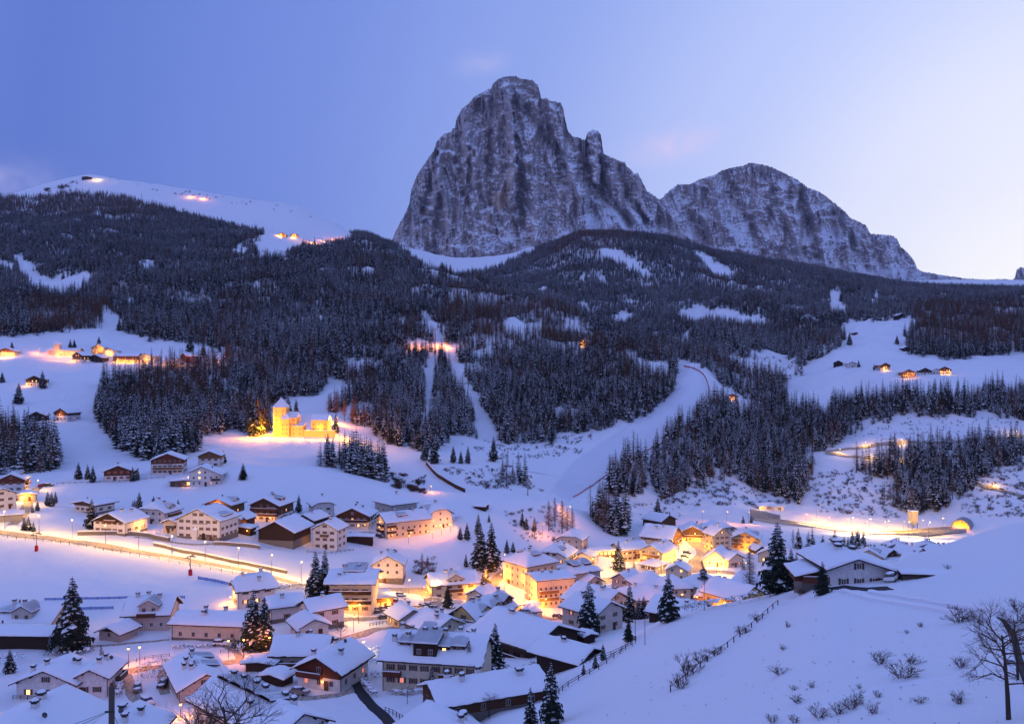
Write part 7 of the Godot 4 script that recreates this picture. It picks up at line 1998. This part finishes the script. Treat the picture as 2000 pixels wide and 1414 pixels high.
func build_details():
	# cars
	var cars = [
		[722, 1199, 0.3, "metal", "dark snow topped car left of the row at the restaurant wing"], [735, 1197, 0.3, "dark_metal", "second car in the row at the restaurant wing"], [747, 1195, 0.4, "metal", "third car in the row at the restaurant wing"], [757, 1192, 0.5, "dark_metal", "last car in the row at the restaurant wing"],
		[784, 1203, 0.9, "white_frame", "big snow covered car glowing in the middle of the car park"], [796, 1199, 0.9, "metal", "second snow covered car of the long car park row"], [806, 1196, 0.9, "metal", "third snow covered car of the long car park row"], [816, 1193, 0.9, "white_frame", "fourth snow covered car of the long car park row"], [826, 1190, 0.9, "metal", "fifth snow covered car of the long car park row"], [836, 1187, 0.9, "dark_metal", "last snow covered car of the long car park row"],
		[782, 1166, 1.5, "metal", "upper snow covered car inside the road loop"], [784, 1172, 1.5, "white_frame", "lower snow covered car inside the road loop"], [772, 1180, 1.3, "red_shutter", "red car under snow inside the road loop"], [752, 1212, 1.3, "dark_metal", "dark car alone at the near side of the car park"], [662, 1212, 0.2, "red_shutter", "red car beside the white block of a house"],
		[1024, 1200, 0.7, "metal", "snowy car left of the lit yard of the flat roofed hotel"], [1090, 1208, 0.7, "dark_metal", "dark car below the long balconies of the flat roofed hotel"], [1104, 1210, 0.9, "metal", "second car below the long balconies"], [1116, 1206, 0.9, "dark_metal", "third car below the long balconies"],
		[1318, 1108, 1.2, "metal", "snowy car in front of the glowing hotel"], [1330, 1098, 1.2, "white_frame", "snowy car on the left side of the golden street"], [1338, 1090, 1.2, "metal", "second snowy car on the left side of the golden street"], [1342, 1082, 1.2, "dark_metal", "third snowy car on the left side of the golden street"], [1384, 1096, 0.5, "dark_metal", "dark car on the island right of the golden street"], [1378, 1104, 0.6, "metal", "snowy car below the dark one on the street island"], [1390, 1066, 0.3, "metal", "snowy car left of the grey tower like house"], [1276, 1122, 1.4, "white_frame", "snowy car before the notched pavilion"], [1262, 1124, 1.4, "metal", "second snowy car before the notched pavilion"], [1140, 1128, 0.4, "metal", "snowy car beside the white hotel"],
		[82, 950, 2.7, "red_shutter", "red van at the top of the steep lane"], [95, 950, 1.6, "dark_metal", "dark car right of the red van"],
	]
	for c in cars:
		car(c[4], ground(c[0], c[1]), c[2], c[3])
	for c in [[268, 1350, 0.4, "metal", "snowy car on the driveway beside the white gabled house"], [288, 1378, 0.8, "white_frame", "snow covered car at the end of the driveway by the pole"], [318, 1342, 0.1, "dark_metal", "dark snowy car left of the slatted roof house"], [585, 1358, 1.2, "metal", "snowy car parked under the brown chalet stair"], [430, 1262, 1.4, "white_frame", "snowy car beside the long low white house"], [690, 1047, 1.3, "metal", "snowy car before the wide roofed chalet"], [742, 1050, 1.0, "dark_metal", "snowy car left of the cream apartment house"], [300, 1050, 1.5, "metal", "snowy car left of the old inn"]]:
		car(c[4], ground(c[0], c[1]), c[2], c[3])
	car("white snow covered car before the white chalet", ground(1744, 1136), 2.5, "white_frame")
	# lift pylons and poles
	pylon("lift_pylon", "ski lift pylon with red crash pad at the left of the meadow", ground(70, 1076), 6.5, true, 1.2)
	pylon("lift_pylon", "ski lift pylon with red crash pad near the half hipped house", ground(371, 1124), 6.5, true, 1.2)
	pylon("cable_car_pylon", "upper green pylon in the cleared forest strip", ground(914, 776), 15.0, false, 0.5)
	pylon("cable_car_pylon", "middle pylon at the top of the snowy bank", ground(992, 910), 13.0, false, 0.5)
	pylon("cable_car_pylon", "lower pylon behind the white meadow", ground(1031, 968), 13.0, false, 0.5)
	pylon("cable_car_pylon", "topmost pylon in the forest strip", ground(850, 668), 16.0, false, 0.5)
	pylon("lift_pylon", "lift pylon on the ridge right of the summit station", ground(214, 354), 16.0, false, 0.2)
	for p in [[230, 357], [268, 362]]:
		pylon("lift_pylon", "small lift pylon on the snowy summit ridge at %s" % ("its left end" if p[0] < 250 else "its right end"), ground(p[0], p[1]), 13.0, false, 0.2)
	var g := on_ground(217, 80.0)
	var o := thing("utility_pole", "weathered wooden utility pole at the bottom left", "pole", g)
	var top := at(217, 1341, 80.0).y - g.y
	var b := Bag.new()
	b.tube(Vector3(0, -1, 0), Vector3(0, top, 0), 0.28, 0.26, 10)
	part("pole", b.mesh(), M.grey_wood, o)
	b = Bag.new()
	b.box(Vector3(-0.5, top - 2.3, 0.2), Vector3(0.4, top - 2.15, 0.32))
	part("bracket", b.mesh(), M.dark_metal, o)
	b = Bag.new()
	for q in [[Vector3(-0.3, top - 2.2, 0.3), Vector3(-9.0, top - 3.1, 6.0)], [Vector3(-0.3, top - 2.3, 0.3), Vector3(-9.0, top - 4.4, 4.0)], [Vector3(0.3, top - 2.4, 0.3), Vector3(7.0, top - 5.4, 8.0)]]:
		for k in 8:
			var f0 := k / 8.0
			var f1 := (k + 1) / 8.0
			b.tube(q[0].lerp(q[1], f0) - Vector3(0, sin(PI * f0) * 0.4, 0), q[0].lerp(q[1], f1) - Vector3(0, sin(PI * f1) * 0.4, 0), 0.025, 0.025, 3)
	part("wire", b.mesh(), M.dark_metal, o)
	for q in [[1241, 1256, 7.0, "left thin pole on the slope edge"], [1260, 1260, 8.5, "right thin pole on the slope edge"], [1376, 1193, 8.0, "thin pole standing in the snowy hedge"], [1329, 1184, 4.0, "short pole by the dark gabled barn"]]:
		var t := thing("thin_pole", q[3], "pole", ground(q[0], q[1]))
		b = Bag.new()
		b.tube(Vector3(0, -0.5, 0), Vector3(0, q[2], 0), 0.07, 0.05, 6)
		part("pole", b.mesh(), M.grey_wood, t)
		b = Bag.new()
		b.blob(Vector3(0, q[2] + 0.06, 0), Vector3(0.1, 0.08, 0.1), 0.0, rng, 3, 6)
		part("snow_cap", b.mesh(), M.snow, t)
	# bare trees close by
	bare_tree("bare_tree", "leafless tree leaning over the road at the right edge", ground(1972, 1405), 9.0, 41, 4, 0.17, Vector3(-0.5, 0, 0.2))
	bare_tree("bare_tree", "second leafless tree behind the one at the right edge", ground(1990, 1330), 7.5, 43, 4, 0.11, Vector3(-0.3, 0, 0.0))
	bare_tree("bare_tree", "leafless treetop reaching up from the bottom left edge", on_ground(455, 96.0), 15.5, 47, 4, 0.26, Vector3(-0.8, 0, 0.0))
	bare_tree("bare_tree", "low leafless treetop beside the one at the bottom left edge", on_ground(372, 100.0), 12.5, 53, 4, 0.2, Vector3(0.3, 0, 0.0))
	bare_tree("bare_tree", "small leafless garden tree above the brown chalet", ground(525, 1325), 4.5, 59, 3, 0.08, Vector3(0.1, 0, 0))
	bare_tree("bare_tree", "leafless bush tree above the lane near the timber house", ground(665, 1256), 6.0, 61, 3, 0.1, Vector3(0.1, 0, 0))
	bare_tree("bare_tree", "leafless tree before the timber wall at the bottom centre", ground(955, 1404), 5.0, 67, 3, 0.08, Vector3(0.1, 0, 0))
	bare_tree("bare_tree", "leafless tree left of the timber house at the bottom centre", ground(795, 1375), 4.0, 71, 3, 0.06, Vector3(0.1, 0, 0))
	bare_tree("bare_tree", "leafless tree right of the long low white house", ground(340, 1215), 4.5, 73, 3, 0.07, Vector3(0.1, 0, 0))
	bare_tree("bare_tree", "leafless tree decorated orange below the white hotel", ground(1160, 1116), 9.0, 79, 3, 0.15, Vector3(0.1, 0, 0))
	# shrubs on the near slope: foot and height in units of sight
	var shrubs = [[1872, 1216, 34, "largest bare shrub above the bend of the hill road"], [1894, 1212, 22, "bare shrub right of the largest one by the hill road"], [1860, 1196, 16, "small bare shrub on the rim of the hill road"], [1915, 1220, 18, "bare shrub just before the road bend"], [1720, 1298, 30, "bare shrub with two tufts in the middle of the slope"], [1762, 1324, 36, "densest bare shrub in the middle of the slope"], [1784, 1298, 22, "smaller shrub above the densest one"], [1878, 1305, 24, "thin shrub left of the leaning tree"], [1875, 1375, 26, "thin shrub below the leaning tree"], [1538, 1226, 12, "tiny shrub high on the left of the slope"], [1586, 1344, 14, "small shrub above the trodden track"], [1550, 1350, 12, "tiny shrub left of the one above the track"], [1675, 1376, 28, "shrub on the trodden track"], [1662, 1386, 24, "shrub just left of the one on the track"], [1638, 1396, 26, "shrub below the trodden track"], [1598, 1402, 28, "shrub near the bottom edge of the slope"], [1706, 1394, 24, "shrub right below the trodden track"], [1715, 1362, 14, "small shrub right above the track"], [1798, 1374, 18, "thin stalk shrub in the lower slope"], [1560, 1374, 18, "stalky shrub in the lower left of the slope"], [1552, 1412, 18, "shrub cut by the bottom edge"], [1510, 1412, 22, "bushy shrub at the bottom edge"], [1680, 1346, 10, "tiny stalk above the track"], [1772, 1238, 8, "tiny tuft high in the middle of the slope"], [1800, 1225, 10, "tiny tuft below the road rim"], [1523, 1318, 20, "lone stalks on the left of the slope"], [1530, 1270, 12, "tuft under the tiny shrub on the left"], [1345, 1320, 46, "thick brush at the broken fence"], [1328, 1345, 34, "lower end of the brush at the broken fence"], [1368, 1295, 28, "upper part of the brush at the broken fence"], [1398, 1280, 22, "sparse twigs beside the broken fence"], [1450, 1238, 20, "brush at the upper part of the broken fence"], [1480, 1212, 18, "topmost brush by the broken fence"], [1988, 1195, 30, "shrub at the right edge above the road"], [1565, 1162, 20, "bare sapling at the slope edge below the veranda"], [1850, 1112, 10, "low twigs on the hill above the flat shed"]]
	for q in shrubs:
		var p := ground(q[0], q[1])
		shrub(q[3], p, q[2] * -p.z / F * 1.05)
	hedge("long snowy hedge along the near slope edge", [1336, 1196, 1380, 1190, 1420, 1184, 1470, 1174, 1500, 1166], 2.2, 1.8, 0.75)
	hedge("clipped snowy hedge by the lower village street", [272, 1318, 300, 1306, 336, 1300], 1.8, 2.0, 0.9)
	hedge("clipped snowy hedge below the first street hedge", [274, 1330, 300, 1326, 318, 1318], 1.8, 1.9, 0.9)
	hedge("snowy hedge right of the white gabled house", [206, 1320, 222, 1332, 232, 1350, 228, 1364], 1.6, 1.8, 0.9)
	hedge("dark hedge down the right side of the cleared lane", [706, 1290, 706, 1320, 715, 1345, 730, 1362], 1.2, 1.4, 0.7)
	hedge("snow laden bushes above the car park loop", [828, 1172, 850, 1172, 872, 1176, 900, 1180], 1.4, 1.2, 0.9)
	hedge("snow laden bushes left of the yellow guest house", [884, 1192, 905, 1196, 930, 1192], 1.6, 1.4, 0.8)
	hedge("snowy bushes in front of the row of flats", [765, 1356, 800, 1358, 835, 1352], 1.2, 1.0, 0.9)
	hedge("bushes lit golden along the car park edge", [800, 1190, 830, 1182, 850, 1178], 1.2, 1.0, 0.8)
	hedge("bushes round the terrace end house", [874, 1028, 888, 1018, 900, 1016], 1.8, 1.8, 0.3)
	hedge("rounded bushes on the town street island", [1372, 1096, 1384, 1088, 1394, 1092], 1.8, 1.4, 0.6)
	hedge("dark snowy bushes beside the flats below the dark farmhouse", [938, 1310, 960, 1318, 990, 1312], 1.6, 1.6, 0.6)
	hedge("upper dark terrace hedge left of the row of flats", [706, 1278, 722, 1276, 738, 1274], 1.3, 1.3, 0.8)
	hedge("middle dark terrace hedge left of the row of flats", [708, 1302, 724, 1300, 740, 1298], 1.3, 1.3, 0.8)
	hedge("lower dark terrace hedge left of the row of flats", [712, 1326, 728, 1324, 744, 1322], 1.3, 1.3, 0.8)
	hedge("dark bushes behind the brown chalet", [524, 1330, 540, 1336, 558, 1338], 1.5, 1.7, 0.5)
	hedge("bushes between the timber house and the road", [505, 1296, 520, 1290, 532, 1284], 1.4, 1.5, 0.7)
	hedge("thicket at the left edge below the dark barn", [-5, 1300, 20, 1296, 40, 1290], 1.8, 2.2, 0.4)
	hedge("bushes along the fence under the long low white house", [340, 1268, 390, 1266, 440, 1262], 0.9, 0.9, 0.5)
	hedge("dark bushes at the back of the half hipped house", [530, 1158, 560, 1150, 590, 1146], 1.0, 1.2, 0.6)
	hedge("bushes round the huge dark spruce", [84, 1280, 110, 1282, 150, 1280, 176, 1274], 1.3, 1.1, 0.5)
	hedge("snowy bushes along the path behind the smaller barn", [1020, 1312, 1040, 1304, 1062, 1296], 1.3, 1.3, 0.5)
	fence("wooden_fence", "garden fence before the white gabled house", [24, 1366, 80, 1368, 140, 1366], 1.8, 0.9, 2, "dark_wood", 0.05)
	fence("wooden_fence", "garden fence above the snowy street hedge", [250, 1296, 290, 1288, 330, 1284], 1.8, 0.9, 2, "dark_wood", 0.05)
	fence("wooden_fence", "meadow fence along the upper chalets", [110, 946, 200, 943, 290, 936, 320, 934], 3.0, 1.0, 2, "dark_wood", 0.06)
	fence("wooden_fence", "dark fence before the hay barn and the tall white house", [600, 1080, 640, 1083, 690, 1076], 2.2, 1.0, 2, "dark_wood", 0.06)
	brush("scrub", "leafless scrub on the snowy banks round the ski run", [poly([900, 868, 1040, 850, 1120, 850, 1180, 840, 1130, 890, 980, 902]), poly([860, 915, 1000, 910, 1060, 960, 930, 955]), poly([750, 925, 830, 930, 830, 965, 750, 950])], 420, 0.9, 2.6, 77)
	brush("scrub", "leafless scrub on the steep bank across the valley", [poly([1260, 935, 1480, 945, 1560, 985, 1300, 990]), poly([1570, 930, 1700, 908, 1750, 960, 1760, 1015, 1600, 1000]), poly([1850, 905, 2010, 900, 2010, 1010, 1880, 1010])], 620, 0.9, 3.0, 78)
	brush("scrub", "leafless scrub on the open slope by the hairpin road", [poly([1640, 850, 1780, 812, 1990, 818, 1990, 850, 1700, 885]), poly([1420, 690, 1560, 702, 1545, 745, 1440, 720])], 330, 0.8, 2.6, 79)
	brush("scrub", "leafless scrub on the snowy bank above the town", [poly([985, 1000, 1080, 990, 1100, 1060, 1010, 1060]), poly([1210, 985, 1330, 985, 1330, 1015, 1220, 1010]), poly([800, 1100, 850, 1090, 850, 1125, 810, 1125])], 70, 1.0, 2.4, 80)
	brush("grass_stalks", "dry grass stalks poking out of the near slope", [poly([1100, 1420, 1240, 1290, 1400, 1240, 1560, 1200, 1800, 1240, 1900, 1300, 1960, 1414])], 90, 0.10, 0.30, 83)
	brush("scrub", "dark dwarf pines along the snowy summit ridge", [poly([280, 364, 400, 378, 500, 395, 600, 410, 640, 434, 600, 424, 480, 402, 280, 370]), poly([80, 372, 150, 353, 150, 362, 90, 376])], 120, 5.0, 11.0, 81)

# ---------------------------------------------------------------- labels for things that share one: their order from the left
func tell_apart():
	var ranks = ["leftmost", "second from the left", "third from the left", "fourth from the left", "fifth from the left", "sixth from the left", "seventh from the left", "eighth from the left", "ninth from the left", "tenth from the left"]
	var sets := {}
	for c in get_children():
		if c.has_meta("group") and c.has_meta("label"):
			var key: String = c.get_meta("label")
			if not sets.has(key):
				sets[key] = []
			sets[key].append(c)
	for key in sets:
		var list: Array = sets[key]
		if list.size() < 2 or list.size() > 30:
			continue
		list.sort_custom(func(a, b): return pixel_of(a.position).x < pixel_of(b.position).x)
		var n := list.size()
		for i in n:
			var w: String
			if i < 10 and (i <= n / 2 or n > 20):
				w = ranks[i]
			elif n - 1 - i < 10:
				w = String(ranks[n - 1 - i]).replace("left", "right")
			else:
				w = ["in the left half of the middle", "in the right half of the middle"][int(i > n / 2)]
			list[i].set_meta("label", key + ", " + w)
